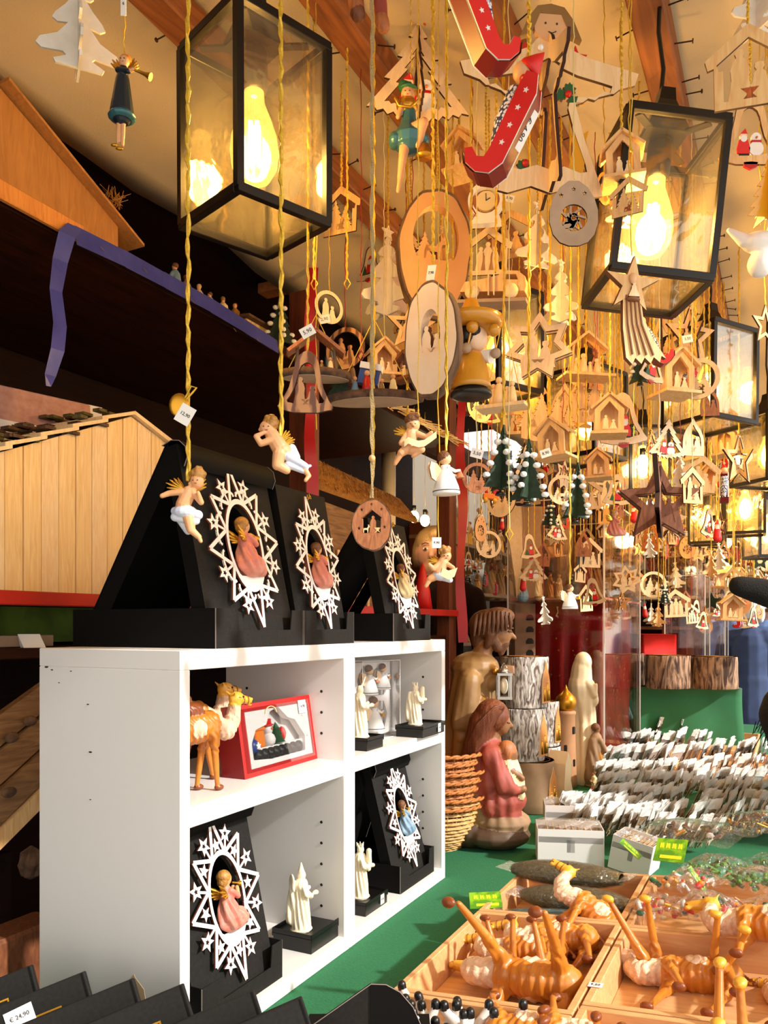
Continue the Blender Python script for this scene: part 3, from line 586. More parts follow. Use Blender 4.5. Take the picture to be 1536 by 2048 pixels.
put('boiler', M().ball((.045, .013, .045), .0125, 'blue', 14).plate(star(5, .006, .003, cx=.045, cz=.045), [], .002, 'white', None, tr(0, .0, 0)).mesh(), tn, mtx=TX)
put('snowman', M().ball((.092, .012, .050), .012, 'white').ball((.092, .012, .066), .009, 'white').lathe([(.011, 0), (.011, .002), (.008, .002), (.008, .011), (.0001, .012)], 'red_bright', 14, tr(.092, .012, .072)).ball((.092, .003, .067), .002, 'orange').mesh(), tn, mtx=TX)
put('tree', M().lathe([(.013, 0), (.007, .012), (.010, .012), (.005, .022), (.007, .022), (.0002, .034)], 'green', 12, tr(.118, .013, .042)).mesh(), tn, mtx=TX)
put('parcel', M().ball((.135, .013, .055), (.008, .006, .012), 'red_bright').mesh(), tn, mtx=TX)
for x in (.052, .068, .084, .1, .116, .132, .15, .168): put('wheel', M().lathe([(.0095, -.003), (.0095, .003), (.004, .003), (.004, .005)], 'wheel', 14, tr(x, .006, .029) @ rot(90)).mesh(), tn, mtx=TX)
put('window', M().box((w_/2, -.0004, h/2), (w_-.014, .0006, h-.014), 'clear_window').mesh(), t, mtx=X)
put('hanger_loop', M().tube([(.09+.016*math.cos(q), -.001, .092+.011*math.sin(q)) for q in [PI*i/8 for i in range(9)]], .0008, 'string_pale', 5).mesh(), t, mtx=X)
tag_on(t, X @ tr(w_-.03, -.001, h-.018), '14,90', .024, .022)
# ---- clear box with two bell angels
def toy_angel(k=1, kind='bell'):
    """turned wooden angel in a white bell skirt: returns parts in local metres, base at z=0"""
    sk = M().lathe([(.0005, 0), (.017*k, 0), (.017*k, .003*k), (.0155*k, .010*k), (.011*k, .022*k), (.0065*k, .032*k), (.006*k, .036*k)], 'white', 20)
    sk.lathe([(.0174*k, .0035*k), (.0172*k, .0045*k)], 'grey_mark', 20)
    hd = M().ball((0, 0, .044*k), .0078*k, 'face_wood', 14); hr = M().ball((-.0015*k, 0, .0465*k), .0078*k, 'hair_brown', 14)
    ar = M().tube([(0, -.006*k, .033*k), (.010*k, -.007*k, .028*k), (.018*k, -.003*k, .030*k)], [.0024*k, .002*k, .0015*k], 'white', 8).tube([(0, .006*k, .033*k), (.010*k, .007*k, .026*k), (.018*k, .003*k, .024*k)], [.0024*k, .002*k, .0015*k], 'white', 8)
    bl = M().lathe([(.001*k, .006*k), (.002*k, .003*k), (.0052*k, -.004*k), (.0058*k, -.005*k)], 'cherry' if kind == 'bell' else 'gold', 12, tr(.0195*k, 0, .026*k))
    wg = M(); 
    for s in (-1, 1): wg.plate([(0, 0), (-.008*k, .012*k), (-.018*k, .014*k), (-.021*k, .006*k), (-.018*k, -.006*k), (-.010*k, -.010*k)], [], .0015*k, 'birch_ply', 'burnt_soft', tr(-.004*k, s*.004*k, .026*k) @ rot(0, 0, s*22))
    return [('skirt', sk.mesh()), ('head', hd.mesh()), ('hair', hr.mesh()), ('arms', ar.mesh()), ('bell', bl.mesh()), ('wing', wg.mesh())]
TA = toy_angel(); TAG = toy_angel(kind='g')
def place(parts, name, lab, cat, loc, rz, group=None, k=1, T=None):
    t = thing(name, lab, cat, loc, rz, group); X = (T or Matrix.Identity(4)) @ sc(k)
    for q in parts:
        o = put(q[0], q[1], t, mtx=X)
        for c in (q[2] if len(q) > 2 else []): put(c[0], c[1], o)
    return t
t = thing('angel_gift_box', 'clear plastic gift box with bell angels on the middle shelf', 'gift box', S(.700, .092, MS), SROT+R(-16)); w_, h, dp = .125, .175, .055
M().box((w_/2, dp/2, h/2), (w_, dp, h), 'clear_window').build('clear_cover', t); M().box((w_/2, dp-.002, h/2), (w_-.004, .001, h-.004), 'carton').build('back_card', t)
m = M()
for x in (.0, w_):
    for y in (0, dp): m.tube([(x, y, 0), (x, y, h)], .0008, 'white', 4)
for z in (0, h): m.tube([(0, 0, z), (w_, 0, z), (w_, dp, z), (0, dp, z)], .0008, 'white', 4, None, True)
m.build('seam', t)
M().plate([(.004, .004), (w_-.004, .004), (w_-.004, h-.004), (.004, h-.004)], [[(.02, .015), (.1, .012), (.112, .05), (.1, .08), (.03, .085), (.012, .05)], [(.02, .098), (.05, .092), (.1, .095), (.11, .13), (.09, .165), (.06, .15), (.03, .165), (.012, .13)]], .004, 'carton', None, tr(0, dp*.55, 0)).build('inner_tray', t)
for x, z, k, lab in ((.06, .015, 1.45, 'bell angel with a gold horn in the lower half of the clear box'), (.045, .098, 1.25, 'bell angel with a brown bell, left in the upper half of the clear box'), (.09, .108, 1.1, 'bell angel in the upper right of the clear box')):
    place(TAG if z < .05 else TA, 'toy_angel', lab, 'angel', S(.700, .092, MS)+Matrix.Rotation(SROT+R(-16), 3, 'Z') @ Vector((x, .022, z)), SROT+R(-16), 'bell angels in the clear box', k)

# ================================================================ camels
def camel_pts(pose, k):
    """legs: four chains hip-knee-hock-foot, camel looks to +X; k scales; pose opens the legs"""
    B = [('e', (0, 0, .150), (.066, .034, .038), 'camel'), ('e', (.045, 0, .152), (.034, .032, .036), 'camel'), ('e', (-.052, 0, .155), (.032, .031, .036), 'camel'), ('e', (-.002, 0, .186), (.036, .020, .024), 'camel_dark' if pose == 'stand' else 'camel'), ('e', (0, 0, .15), (.045, .0365, .034), 'camel_wool'),
         ('c', (.066, 0, .150), (.100, 0, .134), .027, .022, 'camel_wool'), ('c', (.100, 0, .134), (.121, 0, .158), .0230, .020, 'camel_wool'), ('c', (.121, 0, .158), (.128, 0, .192), .0195, .0150, 'camel_wool'), ('c', (.126, 0, .185), (.130, 0, .200), .0150, .0150, 'camel_face'),
         ('e', (.133, 0, .209), (.022, .0165, .0175), 'camel_face'), ('c', (.140, 0, .208), (.172, 0, .202), .0130, .0092, 'camel_face'), ('e', (.1765, 0, .1945), (.006, .0072, .0032), 'red_dark'), ('e', (.178, 0, .205), (.0065, .0078, .0045), 'camel_face'), ('e', (.175, 0, .190), (.006, .006, .003), 'camel_face'),
         ('c', (.121, .010, .219), (.114, .015, .227), .004, .002, 'camel_face'), ('c', (.121, -.010, .219), (.114, -.015, .227), .004, .002, 'camel_face'),
         ('c', (-.082, 0, .165), (-.098, .004, .12), .004, .003, 'camel_dark'), ('e', (-.099, .004, .113), (.005, .005, .009), 'camel_dark')]
    lat = .085 if pose == 'sprawl' else 0
    sp = {'sprawl': ((.03, .045, 0), (-.035, -.01, 0)), 'stand': ((.01, -.02, .012), (-.012, .008, -.012)), 'flail': ((.085, .02, .06), (-.075, -.02, -.045)), 'tuck': ((.03, -.01, .03), (.01, -.04, .03)), 'walk': ((.03, -.03, .01), (.025, -.03, 0))}[pose]
    for s, (i, fx) in zip((-1, 1, -1, 1), ((0, .048), (1, .050), (0, -.055), (1, -.050))):
        d = sp[0 if fx > 0 else 1]; d = d[0] if i == 0 else d[1]; y = .018*s
        hip = (fx, y, .140); knee = (fx+d*.4, y*1.05, .088); foot = (fx+d*1.0+(0 if fx > 0 else .006), y*1.1+s*lat, .012 if not lat else .035); knee = (knee[0], knee[1]+s*lat*.5, knee[2])
        B += [('c', hip, knee, .0155, .0085, 'camel'), ('c', knee, foot, .0088, .0058, 'camel'), ('e', knee, (.0095, .0085, .010), 'camel'), ('e', (foot[0]+.005, foot[1], .007), (.0135, .0100, .0072), 'camel_dark' if pose != 'flail' else 'camel_face')]
    q = []
    for p in B:
        if p[0] == 'c': q.append(('c', tuple(Vector(p[1])*k), tuple(Vector(p[2])*k), p[3]*k, p[4]*k, p[5]))
        else: q.append(('e', tuple(Vector(p[1])*k), tuple(Vector(p[2])*k), p[3]))
    return q
def camel_mesh(pose, k=1, vox=.0030):
    me = blob(camel_pts(pose, k), vox*k, 2)
    n = len(me.vertices); co = np.empty(n*3); me.vertices.foreach_get('co', co); co = co.reshape(-1, 3); no = np.empty(n*3); me.vertex_normals.foreach_get('vector', no); no = no.reshape(-1, 3)
    c = co/k; w_ = ((c[:, 2] > .09) & (c[:, 2] < .20) & (c[:, 0] > -.06) & (c[:, 0] < .128))*k*.0018*np.sin(c[:, 0]*380+c[:, 2]*140+np.sin(c[:, 2]*190)*1.3)
    me.vertices.foreach_set('co', (co+no*w_[:, None]).ravel()); me.update()   # shaggy locks on neck and flank
    eye = M()
    for s in (-1, 1): eye.ball((.143*k, s*.0138*k, .2135*k), .0030*k, 'black', 8)
    return me, eye.mesh()
CAM = {p: camel_mesh(p) for p in ('stand', 'flail', 'tuck', 'walk', 'sprawl')}
def camel(pose, lab, mtx, group, k=1.0):
    me, eye = CAM[pose]; o = put('camel_figurine', me, None, mtx=mtx @ sc(k), label=lab, cat='camel', group=group); put('eyes', eye, o)
    if pose in ('stand', 'walk'):
        hb = M()
        for x in (.150, .163): hb.tube([(x, .0118*math.cos(q), .2055+(-.1*(x-.146))+.0125*math.sin(q)) for q in [2*PI*i/12 for i in range(12)]], .0009, 'camel_dark', 4, None, True)
        hb.tube([(.150, -.012, .207), (.128, -.0165, .214)], .0009, 'camel_dark', 4); put('halter', hb.mesh(), o)
    return o
def SM(a, b, z, rx=0, ry=0, rz=0): return Matrix.Translation(S(a, b, z)) @ Matrix.Rotation(SROT, 4, 'Z') @ rot(rx, ry, rz)
camel('stand', 'painted camel nearest the cabinet edge on the middle shelf', SM(.098, .062, MS, rz=-12), 'two standing camels in the white cabinet', .66)
camel('walk', 'painted camel farther back on the shelf, head beside the train box', SM(.150, .130, MS, rz=-12), 'two standing camels in the white cabinet', .70)
# ================================================================ hanging ornaments: templates hang from the origin, one part per look
def poly(a): return [tuple(p) for p in a]
def mir(h): return [(x, z) for x, z in h]+[(-x, z) for x, z in reversed(h) if abs(x) > 1e-6]
def scl(p, s, dx=0, dz=0, cx=0, cz=0, sz=None): return [(cx+(x-cx)*s+dx, cz+(z-cz)*(sz or s)+dz) for x, z in p]
HALF = {'tree': [(0, 1), (.045, .9), (.03, .86), (.10, .80), (.14, .73), (.11, .70), (.06, .70), (.13, .60), (.22, .50), (.25, .44), (.2, .41), (.10, .43), (.2, .30), (.36, .22), (.40, .15), (.35, .11), (.15, .13), (.12, .10), (.24, .04), (.22, 0)],
        'fir': [(0, 1), (.06, .86), (.03, .85), (.13, .70), (.08, .70), (.20, .53), (.13, .53), (.27, .35), (.18, .36), (.34, .16), (.25, .17), (.38, .02), (.06, .04), (.06, 0)],
        'bell': [(0, 1), (.06, .98), (.14, .92), (.19, .80), (.23, .6), (.28, .4), (.38, .2), (.45, .1), (.43, .05), (.36, .04), (.2, 0)],
        'house': [(0, 1), (.5, .62), (.47, .50), (.40, .52), (.40, 0)], 'arch': [(0, 1), (.09, .84), (.2, .70), (.28, .52), (.3, .35), (.3, 0)],
        'scal': [(0, 1), (.09, .86), (.05, .85), (.2, .66), (.15, .65), (.33, .44), (.27, .43), (.46, .2), (.5, .15), (.43, .16), (.40, .12), (.34, .14), (.30, .09), (.24, .12), (.2, .07), (.14, .10), (.1, .05), (.05, .08), (0, .04)],
        'angel': [(0, .84), (.07, .80), (.10, .76), (.2, .72), (.38, .68), (.46, .66), (.44, .60), (.36, .575), (.33, .55), (.28, .56), (.24, .53), (.14, .52), (.13, .48), (.18, .30), (.26, .08), (.27, .03), (.22, .02), (.1, .06), (0, .03)],
        'drop': [(0, 1), (.16, .93), (.28, .80), (.36, .62), (.39, .45), (.36, .25), (.28, .1), (.15, .02), (0, 0)],
        'man': [(0, 1), (.06, .98), (.09, .91), (.06, .83), (.12, .76), (.17, .6), (.16, .4), (.2, .15), (.23, 0)], 'kneel': [(.05, 1), (.12, .97), (.13, .86), (.08, .78), (.16, .68), (.2, .45), (.33, .2), (.4, 0)]}
def shape(k, n=0):
    if k in ('ring', 'oval'): return circ(.5, 28, 0, .5)
    if k == 'star5': return star(5, .53, .24, PI/2, 0, .48)
    if k == 'star8': return star(7, .52, .33, PI/2, 0, .5)
    return mir(HALF[k])
INS = {'star5': (.62, 0, .48), 'star8': (.70, 0, .5), 'ring': (.78, 0, .5), 'oval': (.78, 0, .5), 'bell': (.68, 0, .40), 'house': (.74, 0, .36), 'arch': (.72, 0, .36), 'scal': (.66, 0, .33), 'angel': (.70, 0, .42), 'drop': (.5, 0, .42)}
def sil(m, kind, x, z, h, mt, th, side='burnt_soft'):
    if kind in ('man', 'kneel', 'tree', 'fir'): m.plate([(x+a*h, z+c*h) for a, c in mir(HALF[kind])], [], th, mt, side)
    elif kind == 'deer': m.plate([(x+a*h, z+c*h) for a, c in ((-.4, 0), (-.34, 0), (-.3, .4), (.1, .4), (.14, 0), (.2, 0), (.24, .45), (.3, .7), (.45, .72), (.44, .82), (.34, .88), (.4, 1.1), (.3, .95), (.2, 1.1), (.22, .85), (.1, .62), (-.35, .62), (-.42, .4))], [], th, mt, side)
    elif kind == 'crib': m.plate([(x+a*h, z+c*h) for a, c in ((-.5, 0), (-.4, 0), (0, .3), (.4, 0), (.5, 0), (.15, .4), (.55, .8), (-.55, .8), (-.15, .4))], [], th, mt, side)
    elif kind == 'santa':
        m.plate([(x+a*h, z+c*h) for a, c in mir([(0, .7), (.16, .62), (.25, .3), (.22, .05)])], [], th, 'red_bright'); m.plate(circ(h*.14, 10, x, z+h*.76), [], th*1.2, 'skin_pale'); m.plate(circ(h*.13, 10, x, z+h*.66), [], th*1.3, 'white')
        m.plate([(x-.14*h, z+.84*h), (x+.14*h, z+.84*h), (x+.06*h, z+1.05*h)], [], th*1.3, 'red_bright'); m.plate([(x-.2*h, z), (x+.2*h, z), (x+.2*h, z+.08*h), (x-.2*h, z+.08*h)], [], th*1.3, 'black')
    elif kind == 'snowman': m.plate(circ(h*.3, 12, x, z+h*.3), [], th, 'white'); m.plate(circ(h*.2, 12, x, z+h*.74), [], th*1.1, 'white'); m.plate([(x-.2*h, z+.55*h), (x+.2*h, z+.55*h), (x+.2*h, z+.63*h), (x-.2*h, z+.63*h)], [], th*1.4, 'red'); m.ball((x, -th, z+.72*h), h*.05, 'orange', 6)
    elif kind == 'star': m.plate([(x+a*h, z+c*h) for a, c in star(5, .5, .22)], [], th, mt, side)
    elif kind == 'bush': m.plate([(x+a*h, z+c*h) for a, c in star(9, .5, .36)], [], th, mt, side)
FILL = {'family': (('man', -.12, .02, .52), ('kneel', .13, .02, .36), ('crib', .0, .0, .16)), 'trees': (('fir', -.13, .0, .55), ('fir', .14, .0, .42), ('deer', .02, .0, .2)), 'deer': (('deer', 0, .02, .36), ('fir', -.18, 0, .4)),
        'santa': (('santa', .05, .02, .5), ('fir', -.17, 0, .3)), 'snow': (('snowman', .1, .02, .4), ('santa', -.12, .02, .42)), 'kings': (('man', -.16, 0, .42), ('man', 0, 0, .5), ('man', .16, 0, .42)), 'none': ()}
_T = {}
def frame_orn(kind, h=.1, mt='birch_ply', fill='family', asp=1.0, th=.004, side='burnt', cross=False, extra=None, inner=None):
    key = (kind, mt, fill, asp, side, cross, extra, inner)
    if key in _T: return _T[key]
    o = scl(shape(kind), h, 0, -h); o = [(x*asp, z) for x, z in o]; s_, cx, cz = INS[kind]
    hole = [((x*s_)*h*asp, (cz+(z-cz)*s_)*h-h) for x, z in shape(kind)]
    m = M().plate(o, [hole], th, mt, side); parts = [('outline', m.mesh())]
    zb = min(z for x, z in hole)-.002; f = M(); sx = asp*s_; fm = inner or mt
    hh = h*s_*(.95 if kind not in ('angel',) else .7)
    for k, x, z, q in FILL[fill]:
        mm = {'fir': 'green' if fill in ('santa', 'snow') else fm}.get(k, fm); sil(f, k, x*hh*1.25*asp, zb+z*hh, q*hh*(1.7 if kind in ('ring', 'star8', 'house', 'arch') else 1.35), mm, th*.8, side)
    if f.v: parts.append(('cutout_figures', f.mesh()))
    if extra == 'santa' or extra == 'red': parts.append(('clapper', M().plate(mir([(0, .02*h), (.1*h, .01*h), (.09*h, -.05*h), (0, -.09*h)]), [], th, 'red', None, tr(0, 0, -h+.02*h)).mesh()))
    if extra == 'holly':
        
        for q in (-.13, .13): e = M(); sil(e, 'star', q*h*asp, -.28*h, .13*h, 'red_bright', .003); parts.append(('red_star', e.mesh()))
        e = M()
        for dx, dz in ((.05, -.47), (.10, -.44), (.12, -.5), (-.14, -.84), (-.1, -.88)): sil(e, 'bush', dx*h*asp, dz*h, .07*h, 'green', .004)
        for dx, dz in ((.09, -.47), (-.13, -.83)): e.ball((dx*h*asp, -.004, dz*h), .018*h, 'red', 8)
        parts.append(('holly', e.mesh())); e = M()
        e.plate([(x*h, z*h) for x, z in ((.13, -.62), (.17, -.66), (.2, -.64), (.185, -.69), (.19, -.72), (.16, -.93), (.11, -.95), (.08, -.90), (.12, -.74), (.115, -.67))], [], .003, 'yellow')
        parts.append(('painted_comet', e.mesh(), []))
    if cross:
        parts.append(('cross_piece', M().plate([(x*.62, z) for x, z in o], [[(x*.7, z) for x, z in hole]], th, mt, side, rot(0, 0, 90)).mesh()))
    _T[key] = parts; return parts
def frame_3d(kind, h, mt, fill, th=.004, gap=.012, side='burnt'):
    p = frame_orn(kind, h, mt, fill, 1, th, side); m = M(); o = scl(shape(kind), h, 0, -h); s_, cx, cz = INS[kind]; hole = [((x*s_)*h, (cz+(z-cz)*s_)*h-h) for x, z in shape(kind)]
    m.plate(o, [hole], th, mt, side, tr(0, gap, 0)); n = len(o)
    for i in range(0, n, 2): m.tube([(o[i][0]*.9, -.0, (o[i][1]+h*(1-cz))*.9-h*(1-cz)), (o[i][0]*.9, gap, (o[i][1]+h*(1-cz))*.9-h*(1-cz))], .002, mt, 5)
    return p+[('back_outline', m.mesh())]
def cross_tree(mt, h=.12, side=None, kind='tree', star_=True):
    key = ('ct', mt, kind)
    if key in _T: return _T[key]
    o = [(x*h, z*h-h) for x, z in mir(HALF[kind])]
    p = [('tree_panel', M().plate(o, [], .0032, mt, side or mt).mesh()), ('cross_panel', M().plate(o, [], .0032, mt, side or mt, rot(0, 0, 90)).mesh())]
    if star_: p.append(('star', M().plate([(x, z+.002) for x, z in star(5, .012, .005)], [], .003, mt, side or mt).mesh()))
    _T[key] = p; return p
def fir_tree(h=.14):
    if 'firt' in _T: return _T['firt']
    rnd = random.Random(5); m = M(); sn = M()
    for j in range(4):
        o = [(abs(x)*h*(1+rnd.uniform(-.06, .06)) if x >= 0 else 0, z*h-h) for x, z in HALF['fir']]
        o = [(x*h+rnd.uniform(-.002, .002), z*h-h) for x, z in HALF['fir']]+[(0, -h)]
        o = [(x*.8, z) for x, z in o]; m.plate(o, [], .0045, 'green_dark', None, rot(0, 0, 90*j+20))
        for x, z in ((.11, .70), (.18, .53), (.25, .36), (.31, .18), (.36, .05)): 
            if rnd.random() < .85: sn.ball((0, 0, 0), (.0095, .008, .0065), 'snow', 8, rot(0, 0, 90*j+20) @ tr(x*h*.8, rnd.uniform(-.003, .003), z*h-h+.004))
    m.lathe([(.009, -h-.004), (.012, -h-.012), (.0, -h-.012)][::-1], 'black', 10)
    _T['firt'] = [('branches', m.mesh()), ('snow', sn.mesh())]; return _T['firt']
def hut(h=.07, mt='pine', tag_=False):
    key = ('hut', mt)
    if key in _T: return _T[key]
    w_ = h*.7; m = M(); fr = M().plate([(-w_/2, -h), (w_/2, -h), (w_/2, -h*.45), (0, -h*.08), (-w_/2, -h*.45)], [[(-w_*.3, -h*.92), (w_*.3, -h*.92), (w_*.3, -h*.5), (0, -h*.25), (-w_*.3, -h*.5)]], .004, mt, 'pine')
    bk = M().plate([(-w_/2, -h), (w_/2, -h), (w_/2, -h*.45), (0, -h*.08), (-w_/2, -h*.45)], [], .003, mt, 'pine', tr(0, w_*.6, 0))
    rf = [M().box((s*w_*.33, w_*.3, -h*.24), (w_*.86, w_*.9, .004), mt, tr(0, 0, 0)) for s in (1, -1)]
    r = []
    for s in (1, -1): r.append(('roof_panel', M().box((0, 0, 0), (w_*.85, w_*.95, .004), mt, tr(s*w_*.31, w_*.3, -h*.24) @ rot(0, s*40, 0)).mesh()))
    f = M(); sil(f, 'man', -w_*.12, -h*.97, h*.38, 'pine_pale', .004); sil(f, 'kneel', w_*.14, -h*.97, h*.27, 'pine_pale', .004)
    _T[key] = [('front_wall', fr.mesh()), ('back_wall', bk.mesh()), ('base', M().box((0, w_*.3, -h-.002), (w_*1.25, w_*1.1, .005), 'pine', bv=.0005).mesh()), ('figures', f.mesh())]+r; return _T[key]
def slice_orn(w_, h, th, face, fill, hole=(.36, .40, .02), seed=1, barkm='bark', holes=None):
    rnd = random.Random(seed); ph = [rnd.uniform(0, 6) for _ in range(4)]
    def wob(a): return 1+.02*math.sin(3*a+ph[0])+.012*math.sin(7*a+ph[1])+.008*math.sin(13*a+ph[2])
    N_ = 56; o = [(w_/2*math.cos(2*PI*i/N_)*wob(2*PI*i/N_), -h/2-.004+h/2*math.sin(2*PI*i/N_)*wob(2*PI*i/N_)) for i in range(N_)]
    hl = []
    if hole: hl = [[(w_*hole[0]*math.cos(2*PI*i/30), -h*.5+hole[2]*h+h*hole[1]*max(-.62, math.sin(2*PI*i/30))) for i in range(30)]]
    if holes: hl = [[(x*w_, z*h) for x, z in q_] for q_ in holes]
    a = M().plate(o, hl, th, face, face); ring_ = M().plate(scl(o, 1.05, 0, 0, 0, -h/2), [scl(o, 1.0005, 0, 0, 0, -h/2)], th*.97, barkm)
    f = M(); zb = -h*.5+hole[2]*h-h*hole[1]*.62-.003 if hole else -h*.7
    hh = h*(hole[1] if hole else .25)*1.5
    for k, x, z, q in FILL[fill]: sil(f, k, x*hh*1.2, zb, q*hh*1.45, face, th*.55)
    return [('slice', a.mesh()), ('bark_rim', ring_.mesh()), ('cutout_figures', f.mesh())]
_n = 0
def hang(parts, lab, cat, px, py, d, k=1, rz=0, string='gold', tilt=0, name='hanging_ornament', group=None, tagx=None, ztop=TOPZ, pitch=0, hpx=None, h0=None):
    """hang the template with its top at column px, row py, distance d"""
    if hpx: k = hpx*d/F/h0
    t = place(parts, name, lab, cat, P(px, py, d), R(rz), group, k, rot(pitch, tilt, 0))
    if string: string_to(t, string, 0, ztop)
    if tagx: tag_on(t, tr(tagx[0], tagx[1], tagx[2]) @ rot(0, random.uniform(-30, 30), -rz), tagx[3] if len(tagx) > 3 else '4,90', .02, .015)
    return t
W_ = 'white_tree'
# ---- near left
hang(cross_tree(W_, side='white_tree'), 'large white cross-cut wooden tree at the top left over the house roof', 'ornament', 158, -62, 1.02, rz=25, hpx=200, h0=.12, name='tree_ornament', string='thin')
def bpx(prims, ox, oy, s):
    q = []
    for p in prims:
        v = lambda c: ((c[0]-ox)*s, (c[2] if len(c) > 2 else 0)*s, (oy-c[1])*s)
        if p[0] == 'c': q.append(('c', v(p[1]), v(p[2]), p[3]*s, p[4]*s, p[5]))
        else: q.append(('e', v(p[1]), tuple(r*s for r in p[2]), p[3])+tuple(p[4:]))
    return q
def curls(x, y, r, m='hair_gold', y0=3, n=17, seed=1):
    rnd = random.Random(seed); out = [('e', (x, y-2, y0), (r*.95, r*.95, r*.9), m)]
    for i in range(n): a = 2*PI*i/n+rnd.random(); e = rnd.uniform(.1, 1.0); out.append(('e', (x+r*.8*math.cos(a)*e, y-3-r*.75*abs(math.sin(a*1.0))*e, y0+rnd.uniform(-.7, .5)*r), (r*.33, r*.33, r*.33), m))
    return out
def wingset(spec, s, ox, oy, mt='gold_leaf'):
    m = M()
    for (x, y, dx, dy, yy) in spec:
        for i in range(5):
            a = (i-2)*.24; ex = dx*math.cos(a)-dy*math.sin(a); ey = dx*math.sin(a)+dy*math.cos(a); f = 1-.10*abs(i-1)
            m.tube([((x-ox)*s, yy*s, (oy-y)*s), ((x+ex*.5*f-ox)*s, (yy+2)*s, (oy-y-ey*.5*f)*s), ((x+ex*f-ox)*s, (yy+3)*s, (oy-y-ey*f)*s)], [3.2*s, 4.0*s, 1.2*s], mt, 6)
    return m.mesh()
def cherub(prims, ox, oy, d, lab, wings, extra=(), string='gold', vox=1.35, **kw):
    s = d/F; me = blob(bpx(prims, ox, oy, s), vox*s, 1); parts = [('body', me)]; hx, hy = prims[0][1][0], prims[0][1][1]; hr = prims[0][2][1]; e = M()
    for q in (-.42, .30): e.ball(((hx+q*hr-ox)*s, (prims[0][1][2] if len(prims[0][1]) > 2 else 0)*s-hr*.98*s, (oy-hy-hr*.02)*s), (1.5*s, .9*s, 1.2*s), 'ink', 6)
    e.tube([((hx-.2*hr-ox)*s, -hr*1.02*s, (oy-hy-hr*.5)*s), ((hx+.15*hr-ox)*s, -hr*1.02*s, (oy-hy-hr*.5)*s)], .9*s, 'robe_rose', 5); parts.append(('face', e.mesh()))
    if wings: parts.append(('wing', wingset(wings, s, ox, oy)))
    parts += list(extra)
    t = place(parts, kw.get('name', 'cherub_ornament'), lab, kw.get('cat', 'cherub'), P(ox, oy, d), 0, kw.get('group'))
    if string: string_to(t, string, 0)
    return t
K = 'skin'; CW = 'cloth_white'
c1 = [('e', (394, 962, 0), (14, 13, 17), K), ('e', (381, 968, -4), (4, 4, 4), K)]+curls(395, 951, 17)+[('c', (378, 985), (366, 1010), 14, 15, K), ('c', (390, 975), (382, 985), 6, 8, K), ('e', (366, 1012), (15, 14, 14), K),
      ('e', (370, 1024), (25, 20, 14), CW), ('c', (350, 1022, 2), (396, 1030, 0), 9, 10, CW), ('c', (350, 1034), (392, 1042), 9, 8, CW), ('c', (378, 1036, -3), (383, 1060, -4), 12, 9, K), ('c', (383, 1060, -4), (398, 1074, -2), 8, 6, K), ('c', (398, 1074, -2), (403, 1083, -6), 5, 4, K), ('c', (360, 1036, 8), (372, 1060, 16), 11, 8, CW),
      ('c', (366, 984, -6), (340, 988, -8), 7, 6, K), ('c', (340, 988, -8), (328, 994, -14), 6, 5, K), ('c', (386, 984, -5), (404, 1006, -8), 7, 6, K), ('c', (404, 1006, -8), (400, 988, -16), 6, 4, K)]
cherub(c1, 376, 962, .93, 'gilt-winged cherub in a white loincloth hanging before the nearest black display box', [(366, 978, -32, -22, 6), (386, 980, 26, -26, 6)], string='thick')
c2 = [('e', (535, 856, -2), (16, 14, 15), K), ('e', (521, 860, -3), (4, 4, 4), K)]+curls(541, 850, 18, 'hair_gold', 2, 18, 3)+[('c', (545, 872), (560, 896), 15, 17, K), ('c', (548, 880, -8), (524, 890, -12), 8, 6.5, K), ('c', (524, 890, -12), (514, 876, -14), 6.5, 5, K), ('c', (514, 876, -14), (530, 868, -12), 5, 4, K),
      ('e', (565, 904), (19, 17, 19), K), ('c', (560, 910, -8), (556, 932, -10), 14, 11, K), ('c', (556, 932, -10), (574, 942, -6), 10, 8, K), ('c', (572, 904, 6), (592, 925, 2), 15, 11, CW), ('c', (578, 914, -6), (612, 934, -4), 10, 7, CW), ('c', (578, 930, -5), (606, 942, -3), 8, 6, CW), ('c', (584, 895, 4), (592, 915, 0), 8, 9, CW), ('c', (608, 938, -2), (618, 952, -2), 7, 5, K), ('c', (618, 952, -2), (612, 962, -8), 4.5, 4, K), ('c', (606, 934, 4), (620, 930, 8), 6, 3, CW)]
cherub(c2, 562, 872, .93, 'sleeping cherub with a pale blue cloth hanging before the red ribbon, head to the left', [(560, 880, 22, -16, 8), (566, 884, 24, -2, 8)], string='thick')
c3 = [('e', (826, 850, 0), (14, 13, 15), K), ('e', (826, 853, -13), (3, 3, 3), K)]+curls(824, 842, 16, 'hair_brown', 2, 17, 4)+[('c', (822, 868), (818, 892), 13, 14, K), ('c', (812, 872, -4), (802, 888, -8), 6.5, 5.5, K), ('c', (802, 888, -8), (818, 890, -14), 5, 4.5, K), ('c', (834, 868, -4), (852, 876, -8), 6.5, 5, K), ('c', (852, 876, -8), (862, 868, -12), 5, 4, K),
      ('e', (818, 897), (16, 14, 12), K), ('c', (812, 900, -4), (802, 908, -8), 10, 8, K), ('c', (802, 908, -8), (790, 928, -4), 7, 4.5, K), ('c', (824, 902, -6), (842, 902, -14), 10, 8, K), ('c', (842, 902, -14), (826, 914, -10), 7, 4.5, K), ('e', (818, 898, 2), (17, 12, 8), CW)]
s3 = 1.02/F
